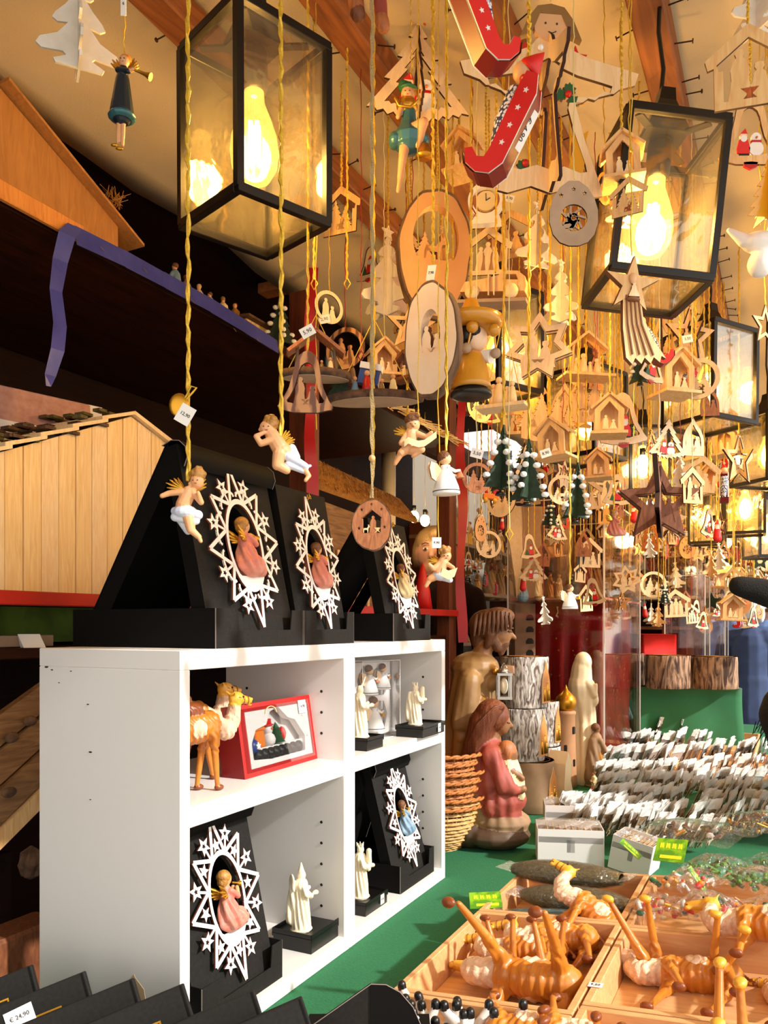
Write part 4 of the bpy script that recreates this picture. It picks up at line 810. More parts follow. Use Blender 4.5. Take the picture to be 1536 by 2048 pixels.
cherub(c3, 836, 838, 1.02, 'brown-haired cherub reading a wide cream scroll below the bark platform', [(814, 866, -24, -14, 8)], [('scroll', M().add([((x-836)*s3, (-16-4*math.sin(i*.5))*s3, (838-y)*s3) for i, (x, y) in enumerate([(808, 884), (816, 878), (824, 882), (836, 886), (848, 884), (862, 874), (872, 866)])]+[((x-836)*s3, (-20-4*math.sin(i*.5))*s3, (838-y-14)*s3) for i, (x, y) in enumerate([(808, 884), (816, 878), (824, 882), (836, 886), (848, 884), (862, 874), (872, 866)])], [(i, i+1, i+8, i+7) for i in range(6)], 'robe_cream', True).mesh())], string='thin')
c4 = [('e', (892, 1112, 0), (11, 10, 12), K)]+curls(890, 1105, 13, 'hair_gold', 2, 14, 5)+[('c', (886, 1124), (878, 1146), 11, 12, K), ('c', (880, 1126, -4), (866, 1138, -8), 5.5, 5, K), ('c', (866, 1138, -8), (858, 1130, -10), 5, 4, K), ('c', (894, 1128, -4), (906, 1136, -8), 5, 4, K), ('e', (882, 1150), (18, 13, 12), CW), ('c', (872, 1152), (860, 1158), 9, 7, K), ('c', (860, 1158), (852, 1172), 6, 4, K), ('c', (890, 1154, 3), (900, 1160, 0), 9, 6, CW)]
s4 = 1.05/F
t = cherub(c4, 877, 1108, 1.05, 'small cherub with an open white book hanging beside the far display box', [(878, 1124, -20, -12, 8)], [('book', M().plate([((x-877)*s4, (1108-y)*s4) for x, y in ((884, 1136), (896, 1142), (914, 1136), (908, 1154), (896, 1160), (880, 1152))], [], 2*s4, 'robe_cream', None, tr(0, -12*s4, 0)).mesh())], string='thin')
tag_on(t, tr(-4*s4, -.004, 22*s4), '9,90', .012, .014)
# price disc and knot halfway down the string of the first cherub
t = thing('string_label', 'gold sticker and folded paper price label knotted on the string over the cherub', 'label', P(372, 800, .925))
M().ball((-.008, 0, -.006), (.012, .002, .014), 'gold', 14).build('gold_seal', t); tag_on(t, tr(.0, -.004, -.018) @ rot(0, 30, 0), '12,90', .018, .022); M().tube([(.0, 0, 0), (.008, -.002, .008), (.012, 0, .014), (.006, 0, .016), (0, 0, .004), (-.006, 0, -.004)], .0012, 'gold_string', 5).build('bow', t)
# ---- black angel, fairy
s = 1.0/F
a = [('e', (249, 124, -2), (11, 10, 12), 'skin'), ('e', (250, 119, 3), (13, 12, 11), 'orange'), ('c', (247, 140), (245, 158), 9, 13, 'navy_dress'), ('c', (245, 160), (244, 226), 14, 24, 'navy_dress'), ('c', (238, 144, -6), (262, 152, -14), 6, 5, 'navy_dress'), ('c', (262, 152, -14), (272, 150, -16), 4, 4, 'skin'), ('e', (244, 234), (28, 27, 10), 'teal'), ('c', (238, 236), (236, 284), 5, 3.5, 'skin'), ('c', (247, 236), (245, 290), 5, 3.5, 'skin'), ('e', (230, 292, -3), (8, 4, 3.5), 'gold'), ('e', (240, 299, -3), (8, 4, 3.5), 'gold')]
t = cherub(a, 248, 106, 1.0, 'slim angel in a black dress with gold wings and long bare legs, top left', [(240, 138, -12, -30, 8), (256, 138, 16, -26, 8)], [('trumpet', M().tube([((x-248)*s, -16*s, (106-y)*s) for x, y in ((262, 148), (280, 153), (296, 160), (306, 165))], [2*s, 2.5*s, 4*s, 8*s], 'gold', 10).mesh())], string='thin', name='angel_ornament', cat='angel')
tag_on(t, tr(.0, -.002, .060), '6', .007, .03)
s = 1.22/F
a = [('e', (815, 190, -2), (13, 12, 13), 'skin'), ('e', (818, 182, 4), (15, 14, 12), 'hair_gold'), ('c', (808, 172, 0), (820, 166, 2), 12, 4, 'green'), ('e', (816, 178, 0), (19, 17, 5), 'green'), ('e', (814, 212, 0), (22, 16, 18), 'gold_leaf'), ('c', (818, 222), (818, 244), 13, 15, 'teal'), ('c', (804, 216, -8), (796, 240, -10), 6, 5, 'skin'), ('c', (818, 250), (818, 276), 18, 34, 'teal'), ('e', (790, 284, -4), (14, 20, 16), 'teal'), ('e', (846, 284, -4), (13, 18, 14), 'teal'),
     ('c', (812, 280, -10), (806, 318, -10), 13, 9, 'skin'), ('c', (806, 318, -10), (800, 360, -4), 9, 6, 'skin'), ('c', (800, 360, -4), (796, 386, -6), 5, 4, 'skin'), ('c', (824, 270, -14), (846, 264, -30), 13, 10, 'skin'), ('c', (846, 264, -30), (836, 300, -16), 9, 6, 'skin')]
cherub(a, 822, 160, 1.22, 'fairy in a short teal skirt with golden bodice dangling one bare leg', None, [('bell', M().lathe([(.001, .022), (.007, .018), (.011, .004), (.014, 0)], 'gold', 14, tr((848-822)*s, -14*s, (160-322)*s)).mesh()), ('harp', M().tube([((x-822)*s, -14*s, (160-y)*s) for x, y in ((790, 205), (798, 220), (820, 224), (838, 208), (832, 190))], 3.2*s, 'gold', 8).mesh())], string='thin', name='fairy_ornament', cat='fairy')
# ---- top row
hang(frame_orn('scal', .2, 'birch_ply', 'snow', 1.0, .005, cross=True), 'big natural wood tree frame with snowman and santa inside, orange star on top', 'ornament', 836, 46, 1.38, rz=8, hpx=208, h0=.2, name='tree_ornament', string='red')
put('star', M().plate(star(5, .022, .0095), [], .004, 'orange').mesh(), bpy.data.objects[-1] if False else COL.objects['tree_ornament.001'], mtx=tr(0, -.004, .012))
hang(frame_orn('angel', .29, 'pine_pale', 'none', 1.0, .005, cross=True, extra='holly'), 'big flat wooden angel with two red stars and a yellow comet', 'ornament', 1100, 2, 1.2, rz=6, hpx=398, h0=.29, name='angel_ornament', string='pale')
t = COL.objects['angel_ornament.001']; kk = 398*1.2/F/.29
put('head', M().plate(circ(.025, 20, 0, -.038), [], .008, 'face_wood').mesh(), t, mtx=sc(kk)); put('face', M().ball((-.008, -.0045, -.036), .0016, 'ink', 6).ball((.009, -.0045, -.036), .0016, 'ink', 6).tube([(-.004, -.0045, -.048), (.002, -.0046, -.050), (.008, -.0045, -.047)], .0007, 'ink', 4).mesh(), t, mtx=sc(kk)); put('hair', M().plate([(-.046, -.058), (-.034, -.03), (-.02, -.012), (0, -.008), (.02, -.012), (.034, -.03), (.046, -.058), (.028, -.05), (.016, -.022), (-.016, -.022), (-.028, -.05)], [], .011, 'robe_brown').mesh(), t, mtx=sc(kk))
def elf_sled(k=1, hood=True):
    """gingham-wrapped child in a red wooden cradle, hanging from the head end"""
    m = M(); L = .105*k; w_ = .03*k
    pr = [(.0, 0), (.014, 0), (.022, -.02), (.020, -.10), (.010, -.115), (-.006, -.118), (-.022, -.112), (-.030, -.098), (-.022, -.094), (-.012, -.102), (-.004, -.10), (-.002, -.09), (-.002, -.02)]
    for s_ in (-1, 1): m.plate([(x*k, z*k) for x, z in pr], [], .004*k, 'red_bright', 'white', tr(0, s_*w_/2, 0))
    bk = [(.012, 0), (.022, -.02), (.020, -.10), (.010, -.116), (-.006, -.119), (-.022, -.113), (-.031, -.099)]
    for (x, z), (u, v) in zip(bk, bk[1:]): m.add([(x*k, -w_/2, z*k), (x*k, w_/2, z*k), (u*k, w_/2, v*k), (u*k, -w_/2, v*k), ((x-.003)*k, -w_/2, z*k), ((x-.003)*k, w_/2, z*k), ((u-.003)*k, w_/2, v*k), ((u-.003)*k, -w_/2, v*k)], [(0, 1, 2, 3), (4, 7, 6, 5)], 'red_dark')
    g = M().tube([(-.006*k, 0, -.015*k), (-.004*k, 0, -.05*k), (.002*k, 0, -.085*k), (-.006*k, 0, -.102*k)], [.012*k, .0135*k, .010*k, .004*k], 'gingham', 12)
    h = M().ball((-.010*k, 0, .006*k), .0125*k, 'face_wood', 14); c = M().lathe([(.0135*k, 0), (.013*k, .006*k), (.006*k, .018*k), (.0005, .026*k)], 'red_bright', 14, tr(-.006*k, 0, .008*k) @ rot(0, 20, 0)).ball((-.004*k, 0, .036*k), .0035*k, 'white', 8)
    st = M()
    for i in range(4): 
        for s_ in (-1, 1): st.plate([(.009*k+a, (-.02-.02*i)*k+b) for a, b in star(5, .0035*k, .0016*k)], [], .001, 'white', None, tr(0, s_*(w_/2+.0022*k), 0))
    sc_ = M().ball((.0, 0, -.004*k), (.010*k, .015*k, .005*k), 'red', 12)
    return [('cradle', m.mesh()), ('gingham_wrap', g.mesh()), ('head', h.mesh()), ('hat', c.mesh()), ('scarf', sc_.mesh()), ('star_decals', st.mesh())]
ES = elf_sled()
t = hang(ES, 'red wooden cradle with a gingham-wrapped elf and a 4,90 price label, big and near', 'ornament', 1058, 160, 1.02, rz=-18, k=1.12, tilt=27, name='elf_ornament', string='thick')
tag_on(t, rot(0, 27, 0) @ tr(.0235, -.002, -.058) @ rot(0, 0, 60) @ rot(0, 90, 0), '\u20ac 4,90', .052, .019)
hang(ES, 'red wooden cradle cut off by the top edge of the view', 'ornament', 925, -66, .93, rz=200, k=1.0, tilt=24, name='elf_ornament', string=None)
t = hang(ES, 'small red cradle with an elf tilted beside the comet star', 'ornament', 1278, 652, 1.45, rz=180, k=.72, tilt=35, name='elf_ornament', string='gold')
tag_on(t, rot(0, 35, 0) @ tr(.016, .0, -.045) @ rot(0, 0, 90) @ rot(0, 90, 180), '3,50', .022, .014)
t = hang(ES, 'red cradle with two paper labels below the 3,50 tag', 'ornament', 1385, 742, 1.7, rz=10, k=.6, tilt=40, name='elf_ornament')
hang(ES, 'far red cradle hanging left of a small glass lantern', 'ornament', 1448, 945, 2.3, rz=70, k=.75, tilt=0, name='elf_ornament')
# ---- wooden slices
t = hang(slice_orn(.13, .225, .022, 'slice_face', 'deer', (.33, .27, .09), 2), 'large upright bark-edged wood slice with a nativity cut through it', 'ornament', 874, 382, 1.50, rz=12, name='slice_ornament', k=1.03, string='gold', tilt=3)
t = hang(slice_orn(.080, .155, .018, 'slice_pale', 'family', (.2, .24, 0), 3), 'pale oval wood slice with thick bark hanging in front of the large one', 'ornament', 866, 565, 1.18, rz=-32, name='slice_ornament', string='thick', k=1.05)
tag_on(t, tr(0, -.006, .012) @ rot(0, 10, 0), '7,90', .014, .022)
t = hang(slice_orn(.072, .072, .008, 'slice_pale', 'deer', None, 4), 'grey brown egg-shaped plaque with star cuts below the wooden angel', 'ornament', 1147, 356, 1.30, rz=0, name='plaque_ornament', k=.01, string='pale')
bpy.data.objects.remove(t.children[2]) if False else None
def plaque(w_, h, face, th=.004):
    o = [(x*w_/.78, z*h-h) for x, z in mir(HALF['drop'])]; o2 = []
    for i in range(len(o)): a, b = Vector(o[i-1]), Vector(o[i]); o2 += [tuple((a+b)/2)]
    hl = [circ(w_*.27, 20, 0, -h*.58)]+[[(x, z) for x, z in star(5, .004, .0018, PI/2, cx, cz)] for cx, cz in ((-w_*.25, -h*.25), (w_*.22, -h*.22), (0, -h*.16))]
    f = M()
    for i in range(7): f.bars([(w_*.25*math.cos(i*.9), -h*.58+w_*.25*math.sin(i*.9)), (w_*.08*math.cos(i*.9+2), -h*.58+w_*.1*math.sin(i*.9+2))], .0035, th*.6, face, 'burnt', False)
    sil(f, 'crib', 0, -h*.58-w_*.24, w_*.26, face, th*.6); sil(f, 'kneel', -w_*.1, -h*.58-w_*.2, w_*.3, face, th*.6)
    return [('plaque', M().plate(o2, hl, th, face, 'burnt').mesh()), ('cutout_figures', f.mesh())]
for c in list(t.children): bpy.data.objects.remove(c)
bpy.data.objects.remove(t)
hang(plaque(.080, .108, 'slice_grey'), 'grey brown egg-shaped plaque with star cuts below the wooden angel', 'ornament', 1147, 358, 1.12, k=.88, name='plaque_ornament', string='pale')
hang(plaque(.09, .12, 'slice_face'), 'faint moon-shaped plaque with stars behind the wooden angel near the beam', 'ornament', 985, 108, 1.75, name='plaque_ornament', string='thin')
J = slice_orn(.058, .074, .008, 'cherry', 'none', None, 6, 'bark_dark', [[(-.24, -.72), (.24, -.72), (.24, -.42), (.28, -.42), (0, -.24), (-.28, -.42), (-.24, -.42)]]+[[(x, z) for x, z in star(5, .05, .02, PI/2, cx, cz)] for cx, cz in ((-.33, -.62), (.34, -.60), (-.26, -.24), (.26, -.24), (0, -.14))])
fm_ = M(); sil(fm_, 'man', .012*.0+.002, -.053, .026, 'cherry', .005); sil(fm_, 'deer', -.008, -.053, .012, 'pine_pale', .006); sil(fm_, 'crib', .009, -.053, .010, 'pine', .006); J[2] = ('cutout_figures', fm_.mesh())
t = hang(J, 'round brown log slice with a nativity scene hanging on jute in front of the boxes', 'ornament', 744, 996, .965, rz=-8, name='slice_ornament', string='jute', k=.80)
M().ball((0, 0, .048), .0042, 'pine', 12).build('bead', t)
# ---- middle field of frames and huts: (template, label, px, py, height px, distance, turn, string)
HF = lambda mt, fl: frame_orn('house', .1, mt, fl)
def ad(lst):
    for (tp, h0, lab, px, py, hp, d, rz, st, nm, tg) in lst: hang(tp, lab, 'ornament', px, py, d, rz=rz, hpx=hp, h0=h0, name=nm, string=st, tagx=tg, tilt=random.uniform(-3, 3))
ad([(HF('pine', 'trees'), .1, 'orange-brown house-shaped frame with flame cuts right of the near lantern', 683, 372, 96, 1.45, -28, 'gold', 'house_ornament', None),
    (HF('pine', 'family'), .1, 'house-shaped nativity frame beside the clock snow globe', 1020, 418, 100, 1.62, -30, 'gold', 'house_ornament', (0, -.004, .02, '3,90')),
    (HF('pine_pale', 'kings'), .1, 'pale house-shaped frame with striped figures above the wooden car', 978, 452, 98, 1.5, -12, 'gold', 'house_ornament', None),
    (HF('pine', 'trees'), .1, 'narrow turned house frame left of the bark slices', 812, 612, 86, 1.6, -55, 'red', 'house_ornament', None),
    (HF('pine', 'family'), .1, 'big brown house frame with tree cuts at the top right corner', 1496, 48, 166, 1.05, -14, 'gold', 'house_ornament', None),
    (HF('pine', 'trees'), .1, 'orange house frame lying against the right lantern', 1258, 352, 78, 1.12, -35, 'thin', 'house_ornament', None),
    (HF('pine_pale', 'family'), .1, 'tall pale house frame below the far bulbs', 1180, 1075, 60, 2.8, 20, 'thin', 'house_ornament', None),
    (frame_orn('ring', .1, 'pine', 'deer'), .1, 'yellow lit ring ornament seen through the near lantern glass', 608, 352, 86, 1.35, 50, 'gold', 'ring_ornament', None),
    (frame_orn('ring', .1, 'pine_pale', 'family'), .1, 'pale wooden ring with a sprig above the small stable', 658, 582, 66, 1.45, 35, 'thin', 'ring_ornament', (-.012, -.004, -.055, '2,90')),
    (frame_orn('ring', .1, 'olive', 'family'), .1, 'olive wood apple-shaped ring with the holy family beside the stable', 690, 655, 84, 1.5, -20, 'red', 'ring_ornament', None),
    (frame_orn('ring', .1, 'cherry', 'trees'), .1, 'brown wooden ring with fir trees right of the bell-ringing angel', 953, 925, 62, 1.3, 8, 'pale', 'ring_ornament', (0, -.003, .014, '3,50')),
    (frame_orn('ring', .1, 'pine_pale', 'deer'), .1, 'pale laser-cut ring with a sleigh scene below the far lantern', 1126, 950, 60, 1.7, 5, 'red', 'ring_ornament', None),
    (frame_orn('ring', .1, 'cherry', 'kings', .6), .1, 'narrow brown ring hanging at the left of the tilted lantern', 1208, 345, 66, 1.25, 30, 'thin', 'ring_ornament', None),
    (frame_orn('bell', .1, 'olive', 'family', 1.0, .006), .1, 'striped olive wood bell with a family cut-out beside the red ribbon', 616, 702, 124, 1.12, -5, 'gold', 'bell_ornament', (0, -.004, .026, '5,90')),
    (frame_orn('bell', .1, 'birch_ply', 'santa', extra='red'), .1, 'wooden bell frame with santa and a red clapper above the acrylic case', 1244, 785, 104, 1.7, -5, 'gold', 'bell_ornament', None),
    (frame_orn('bell', .1, 'pine', 'snow', extra='red'), .1, 'large bell frame with snowmen and red clapper at the right edge', 1500, 188, 142, 1.2, 0, 'gold', 'bell_ornament', None),
    (frame_orn('bell', .1, 'pine_pale', 'santa', extra='red'), .1, 'small bell frame with red figures left of the brown star', 1235, 948, 62, 2.1, 0, 'gold', 'bell_ornament', None),
    (frame_3d('star8', .1, 'birch_ply', 'family'), .1, 'pale many-pointed double star with a family inside, left of the comet', 1080, 626, 132, 1.38, -16, 'gold', 'star_ornament', None),
    (frame_orn('star5', .1, 'pine', 'family', cross=True), .1, 'large plain wooden star right of the small red cradle', 1380, 612, 118, 1.75, 20, 'gold', 'star_ornament', None),
    (frame_orn('star5', .1, 'pine', 'trees', cross=True), .1, 'open wooden star behind the comet star below the tilted lantern', 1322, 628, 100, 1.9, -20, 'gold', 'star_ornament', None),
    (frame_orn('star5', .1, 'pine', 'deer', cross=True), .1, 'wooden star at the far right under the canvas by the lantern', 1478, 868, 100, 2.0, 30, 'gold', 'star_ornament', None),
    (frame_orn('arch', .1, 'pine_pale', 'family'), .1, 'small pale pointed-arch nativity in front of a black card', 1386, 836, 76, 1.8, 8, 'gold', 'arch_ornament', None),
    (frame_orn('arch', .1, 'pine', 'kings'), .1, 'wooden arch with carved kings between the huts', 1130, 765, 78, 1.75, -10, 'gold', 'arch_ornament', None),
    (frame_orn('arch', .1, 'cherry', 'family'), .1, 'brown arch with figures behind the red cradle labels', 1418, 770, 62, 1.9, 0, 'gold', 'arch_ornament', None),
    (cross_tree(W_), .12, 'white cross tree seen through the near lantern glass', 605, 275, 130, 1.5, 30, 'thin', 'tree_ornament', None),
    (cross_tree(W_), .12, 'white cross tree with glitter left of the big bark slice', 776, 468, 165, 1.55, 40, 'gold', 'tree_ornament', None),
    (cross_tree(W_), .12, 'white cross tree right of the house-shaped frames', 1076, 412, 122, 1.6, 20, 'gold', 'tree_ornament', None),
    (cross_tree(W_), .12, 'white cross tree above the many-pointed double star', 1122, 528, 118, 1.55, 35, 'gold', 'tree_ornament', None),
    (cross_tree(W_), .12, 'white cross tree behind the wooden angel at the top', 1165, -20, 138, 1.5, 25, 'gold', 'tree_ornament', None),
    (cross_tree(W_), .12, 'white cross tree cut by the top right corner', 1510, -92, 155, 1.08, 20, 'thin', 'tree_ornament', None),
    (cross_tree(W_), .12, 'small white cross tree hanging against the tilted lantern', 1240, 372, 84, 1.3, 10, 'thin', 'tree_ornament', None),
    (cross_tree('pine'), .12, 'natural wood cross tree between the star and the stable', 1058, 700, 150, 1.9, 15, 'thin', 'tree_ornament', None),
    (cross_tree('pine'), .12, 'natural wood cross tree with engraved hearts above the peg hut', 1160, 735, 120, 1.9, 15, 'thin', 'tree_ornament', None),
    (hut(), .07, 'wooden bird-house hut with a price label right of the snowy firs', 1100, 830, 80, 1.5, -35, 'gold', 'hut_ornament', (0, -.02, -.075, '8,90')),
    (hut(), .07, 'open wooden hut with a ledge above the santa bell', 1220, 782, 82, 1.6, -12, 'gold', 'hut_ornament', None),
    (hut(), .07, 'tiny plank-roofed hut on a thread above the bark platform', 768, 672, 74, 1.5, 18, 'pale', 'hut_ornament', None),
    (hut('h', 'pine'), .07, 'wooden hut with candle figures near the beam left of the red cradle', 930, 250, 86, 1.5, -25, 'gold', 'hut_ornament', None) if False else (hut(), .07, 'wooden hut with a leaning roof near the beam left of the red cradle', 918, 252, 84, 1.5, -25, 'gold', 'hut_ornament', None),
    (hut(), .07, 'wooden chapel hut on a ledge in front of the tilted lantern', 1243, 258, 94, 1.18, -12, 'gold', 'hut_ornament', None),
    (hut(), .07, 'wooden hut with a 3,50 card beneath the plain star', 1360, 690, 92, 1.6, 15, 'gold', 'hut_ornament', (0, -.024, .004, '3,50')),
    (fir_tree(), .14, 'green snowy fir ornament, leftmost of those below the wooden huts', 1008, 850, 130, 1.25, 0, 'gold', 'fir_ornament', None),
    (fir_tree(), .14, 'green snowy fir ornament hanging over the pale carved vase', 1058, 878, 124, 1.22, 40, 'gold', 'fir_ornament', None),
    (fir_tree(), .14, 'green snowy fir ornament right of the pale laser-cut ring', 1156, 925, 112, 1.55, 15, 'gold', 'fir_ornament', None),
    (fir_tree(), .14, 'small green fir ornament under the little red cradle', 1278, 680, 84, 1.75, 15, 'gold', 'fir_ornament', None),
    ([('angel', TA[0][1])]+TA[1:], .052, 'angel in a white skirt ringing a brown bell before the far rack post', 893, 902, 84, 1.05, 20, 'gold', 'toy_angel', None)])
t = COL.objects['toy_angel.003']
for c in t.children:
    if not c.name.startswith('string'): c.location.z -= .054*84*1.05/F/.052
def comet():
    k = .115; m = M().plate([(x, z) for x, z in star(5, .036, .013, PI/2-.1, 0, -.036)], [], .008, 'pine', 'burnt_soft', None)
    tl = [(-.012, -.045), (.010, -.045), (.014, -.075), (.026, -.10), (.044, -.125), (.038, -.122), (.036, -.13), (.028, -.124), (.024, -.132), (.016, -.125), (.012, -.133), (.004, -.126), (.0, -.134), (-.008, -.126), (-.012, -.09)]
    g = M()
    for i in range(4): g.tube([(-.008+.005*i, -.0045, -.05), (-.006+.006*i, -.0045, -.085), (.0+.009*i, -.0045, -.122)], .0012, 'burnt_soft', 4)
    f = M().ball((0, -.006, -.03), (.005, .004, .007), 'face_wood', 8); sil(f, 'kneel', .001, -.052, .018, 'pine_pale', .014); f.ball((0, -.005, -.055), (.010, .004, .003), 'burnt_soft', 8)
    return [('star', m.mesh()), ('tail', M().plate(tl, [], .007, 'pine', 'burnt_soft').mesh()), ('grooves', g.mesh()), ('figures', f.mesh())]
hang(comet(), 'wooden comet star with a grooved curved tail hanging from the tilted lantern', 'ornament', 1262, 512, 1.1, rz=8, k=1.12, name='comet_ornament', string='thin')
t = hang(frame_3d('star5', .12, 'walnut', 'kings', .006, .02), 'dark brown three-dimensional star with musicians inside above the acrylic case', 'ornament', 1319, 924, 1.6, rz=-8, hpx=155, h0=.12, name='star_ornament', string='white')
put('cross_outline', M().plate([(x*.9, z) for x, z in scl(shape('star5'), .12, 0, -.12)], [[(x*.62, (.48+(z-.48)*.66)*.12-.12) for x, z in shape('star5')]], .006, 'walnut', 'burnt', rot(0, 0, 78)).mesh(), t, mtx=sc(155*1.6/F/.12))
# clock snow globe
t = hang([('globe_ring', M().plate(circ(.030, 28, 0, -.034), [circ(.0225, 28, 0, -.034)], .012, 'white').mesh()), ('clock_face', M().plate(circ(.0165, 24, 0, -.034), [], .005, 'robe_cream').bars([(0, -.034), (0, -.022)], .0012, .007, 'ink', None, False).bars([(0, -.034), (.007, -.03)], .0012, .007, 'ink', None, False).mesh()),
          ('pine_cone', M().ball((-.019, 0, -.034), (.005, .005, .012), 'cherry', 10).mesh()), ('pine_cone', M().ball((.019, 0, -.034), (.005, .005, .012), 'cherry', 10).mesh()),
          ('base', M().plate([(-.022, -.062), (.022, -.062), (.026, -.074), (-.026, -.074)], [], .016, 'white').mesh()), ('holly', M().ball((0, -.006, -.005), .005, 'red', 10).plate([(-.004, -.004), (-.010, .002), (-.018, .0), (-.014, -.009)], [], .005, 'green').plate([(.004, -.004), (.010, .002), (.018, .0), (.014, -.009)], [], .005, 'green').mesh())],
         'white snow globe ornament with a clock face and holly above the pale house frame', 'ornament', 972, 362, 1.45, hpx=90, h0=.075, name='globe_ornament', rz=-8)
# wooden car
m = M().plate([(-.06, -.04), (-.052, -.022), (-.02, -.018), (.01, -.012), (.018, -.004), (.045, -.006), (.058, -.016), (.062, -.034), (.06, -.042)], [[(.018, -.020), (.024, -.011), (.042, -.012), (.046, -.022)]], .036, 'pine', 'pine')
t = hang([('body', m.mesh()), ('wheel', M().lathe([(.013, -.003), (.013, .003), (.004, .004)], 'pine_pale', 16, tr(-.036, -.02, -.042) @ rot(90)).mesh()), ('wheel', M().lathe([(.013, -.003), (.013, .003), (.004, .004)], 'pine_pale', 16, tr(.036, -.02, -.042) @ rot(90)).mesh()), ('ladder', M().bars([(-.008, -.012), (-.004, -.05)], .002, .004, 'pine_pale', None, False, tr(0, -.022, 0)).bars([(.002, -.012), (.006, -.05)], .002, .004, 'pine_pale', None, False, tr(0, -.022, 0)).mesh()), ('base', M().box((0, 0, -.058), (.13, .042, .006), 'slice_grey').mesh())],
         'natural wood toy car on a grey board hanging above the sombrero puppet', 'ornament', 992, 545, 1.35, rz=-20, k=.92, tilt=6, name='car_ornament', pitch=0)
# sombrero puppet
y_ = 'ochre'
pup = [('hat', M().lathe([(.001, .052), (.010, .050), (.016, .036), (.019, .018), (.020, .012), (.044, .012), (.050, .020), (.053, .019), (.047, .004), (.022, .002), (.0, .002)][::-1], y_, 28, tr(0, 0, -.052)).mesh()),
       ('head', M().ball((.006, 0, -.066), (.021, .022, .022), 'skin_pale', 20).mesh()), ('hair', M().ball((-.006, .002, -.062), (.023, .024, .021), 'black', 20).ball((.0, -.018, -.058), (.012, .008, .010), 'black', 12).mesh()),
       ('coat', M().lathe([(.034, -.148), (.032, -.140), (.028, -.115), (.022, -.096), (.016, -.088), (.001, -.086)], y_, 24).mesh()), ('base', M().lathe([(.028, -.162), (.034, -.160), (.034, -.154), (.028, -.152), (.028, -.147)], 'black', 24).mesh()),
       ('sleeve', M().tube([(-.018, -.002, -.094), (-.034, -.010, -.098)], [.009, .012], 'white', 12).mesh()), ('sleeve', M().tube([(.018, -.006, -.094), (.030, -.016, -.098)], [.009, .012], 'white', 12).mesh()),
       ('hand', M().ball((-.014, -.026, -.090), .0085, 'slice_grey', 12).mesh()), ('hand', M().ball((.034, -.026, -.096), .0085, 'slice_grey', 12).mesh()),
       ('maraca', M().tube([(-.012, -.027, -.086), (-.008, -.028, -.066)], .0016, 'yellow', 6).ball((-.005, -.028, -.056), .0100, y_, 14).mesh()), ('maraca', M().tube([(.034, -.027, -.090), (.032, -.028, -.070)], .0016, 'yellow', 6).ball((.031, -.028, -.060), .0100, y_, 14).mesh())]
hang(pup, 'wooden puppet with a mustard sombrero and yellow maracas in front of a glowing lantern', 'puppet', 942, 598, 1.22, name='sombrero_puppet', k=.93, string='gold', rz=8)
# white card boxes / small stable under the puppet and family board
def board_scene(lab, px, py, d, w_, roof=True, bark=False, rz=0, mt='pine', tall=1.0, name='stable_ornament', st='gold', k=1, extra=None):
    m = M()
    if bark: parts = [('bark_board', M().lathe([(w_*.49, -.010), (w_*.5, -.004), (w_*.49, .002)], 'bark_dark', 28, sc(1, .42, 1), True, lambda a, z: 1+.05*math.sin(3*a)+.03*math.sin(8*a)).lathe([(w_*.46, -.011), (w_*.465, -.0095)], 'slice_grey', 28, sc(1, .42, 1), False, lambda a, z: 1+.05*math.sin(3*a)).mesh())]
    else: parts = [('board', M().box((0, 0, -.003), (w_, w_*.5, .006), mt, bv=.0006).mesh())]
    h = w_*.42*tall
    if roof:
        for s_ in (-1, 1): parts.append(('roof_beam', M().box((0, 0, 0), (w_*.52, .03, .005), 'cherry' if bark else mt, tr(s_*w_*.19, 0, h*.98) @ rot(0, s_*38, 0)).mesh()))
        for x in (-w_*.28, w_*.28): parts.append(('post', M().tube([(x, 0, 0), (x*.9, 0, h*.9)], .0028, 'bark' if bark else mt, 6).mesh()))
    f = M(); cols = ['robe_blue', 'red', 'robe_brown', 'robe_cream', 'robe_ochre'] if bark else ['pine_pale']*5
    for i, (x, z) in enumerate(((-.2, .5), (-.07, .62), (.08, .42), (.2, .5))):
        q = w_*x; c = cols[i]; hh = h*z; f.lathe([(hh*.22, 0), (hh*.2, hh*.3), (hh*.12, hh*.72), (hh*.05, hh*.78)], c, 8, tr(q, -.004*(i % 2), 0)).ball((q, -.004*(i % 2), hh*.88), hh*.12, 'skin' if bark else 'pine_pale', 8)
    parts.append(('figures', f.mesh()))
    if extra: parts += extra
    t = place(parts, name, lab, 'ornament', P(px, py, d), R(rz), None, k)
    ls = M()
    for x in (-w_*.4, w_*.4): ls.tube([(x*k, 0, 0), (0, 0, (h*1.9)*k)], .0008, 'gold_string', 4)
    ls.build('loop', t); string_to(t, st, -h*1.9*k); return t
board_scene('bark-edged nativity with a chevron roof, left above the olive wood bell', 632, 745, 1.25, .112, True, True, 8, st='thin')
board_scene('long bark-edged nativity board with a purple box and dark fir, beside the olive bell', 748, 792, 1.28, .155, False, True, -6, st='gold', extra=[('fir', cross_tree('green_dark', kind='fir', star_=False)[0][1]), ('parcel', M().box((-.016, .015, .03), (.034, .016, .022), 'blue', rot(0, 12, 0)).box((-.016, .015, .048), (.036, .018, .010), 'white', rot(0, 12, 0)).mesh())])
for c in COL.objects['stable_ornament.001'].children:
    if c.name.startswith('fir'): c.matrix_local = tr(-.055, 0, .055) @ sc(.5)
board_scene('natural wood nativity board with leaning family figures right of the puppet', 1006, 812, 1.35, .085, False, False, -25, tall=2.2, mt='pine_pale')
board_scene('rough natural stable with stick roof between the double star and the comet', 1172, 752, 1.75, .115, True, False, 10, tall=1.6)
board_scene('dark narrow stable with a bead under the narrow house frame', 815, 755, 1.5, .06, True, False, -40, tall=1.5, mt='walnut')
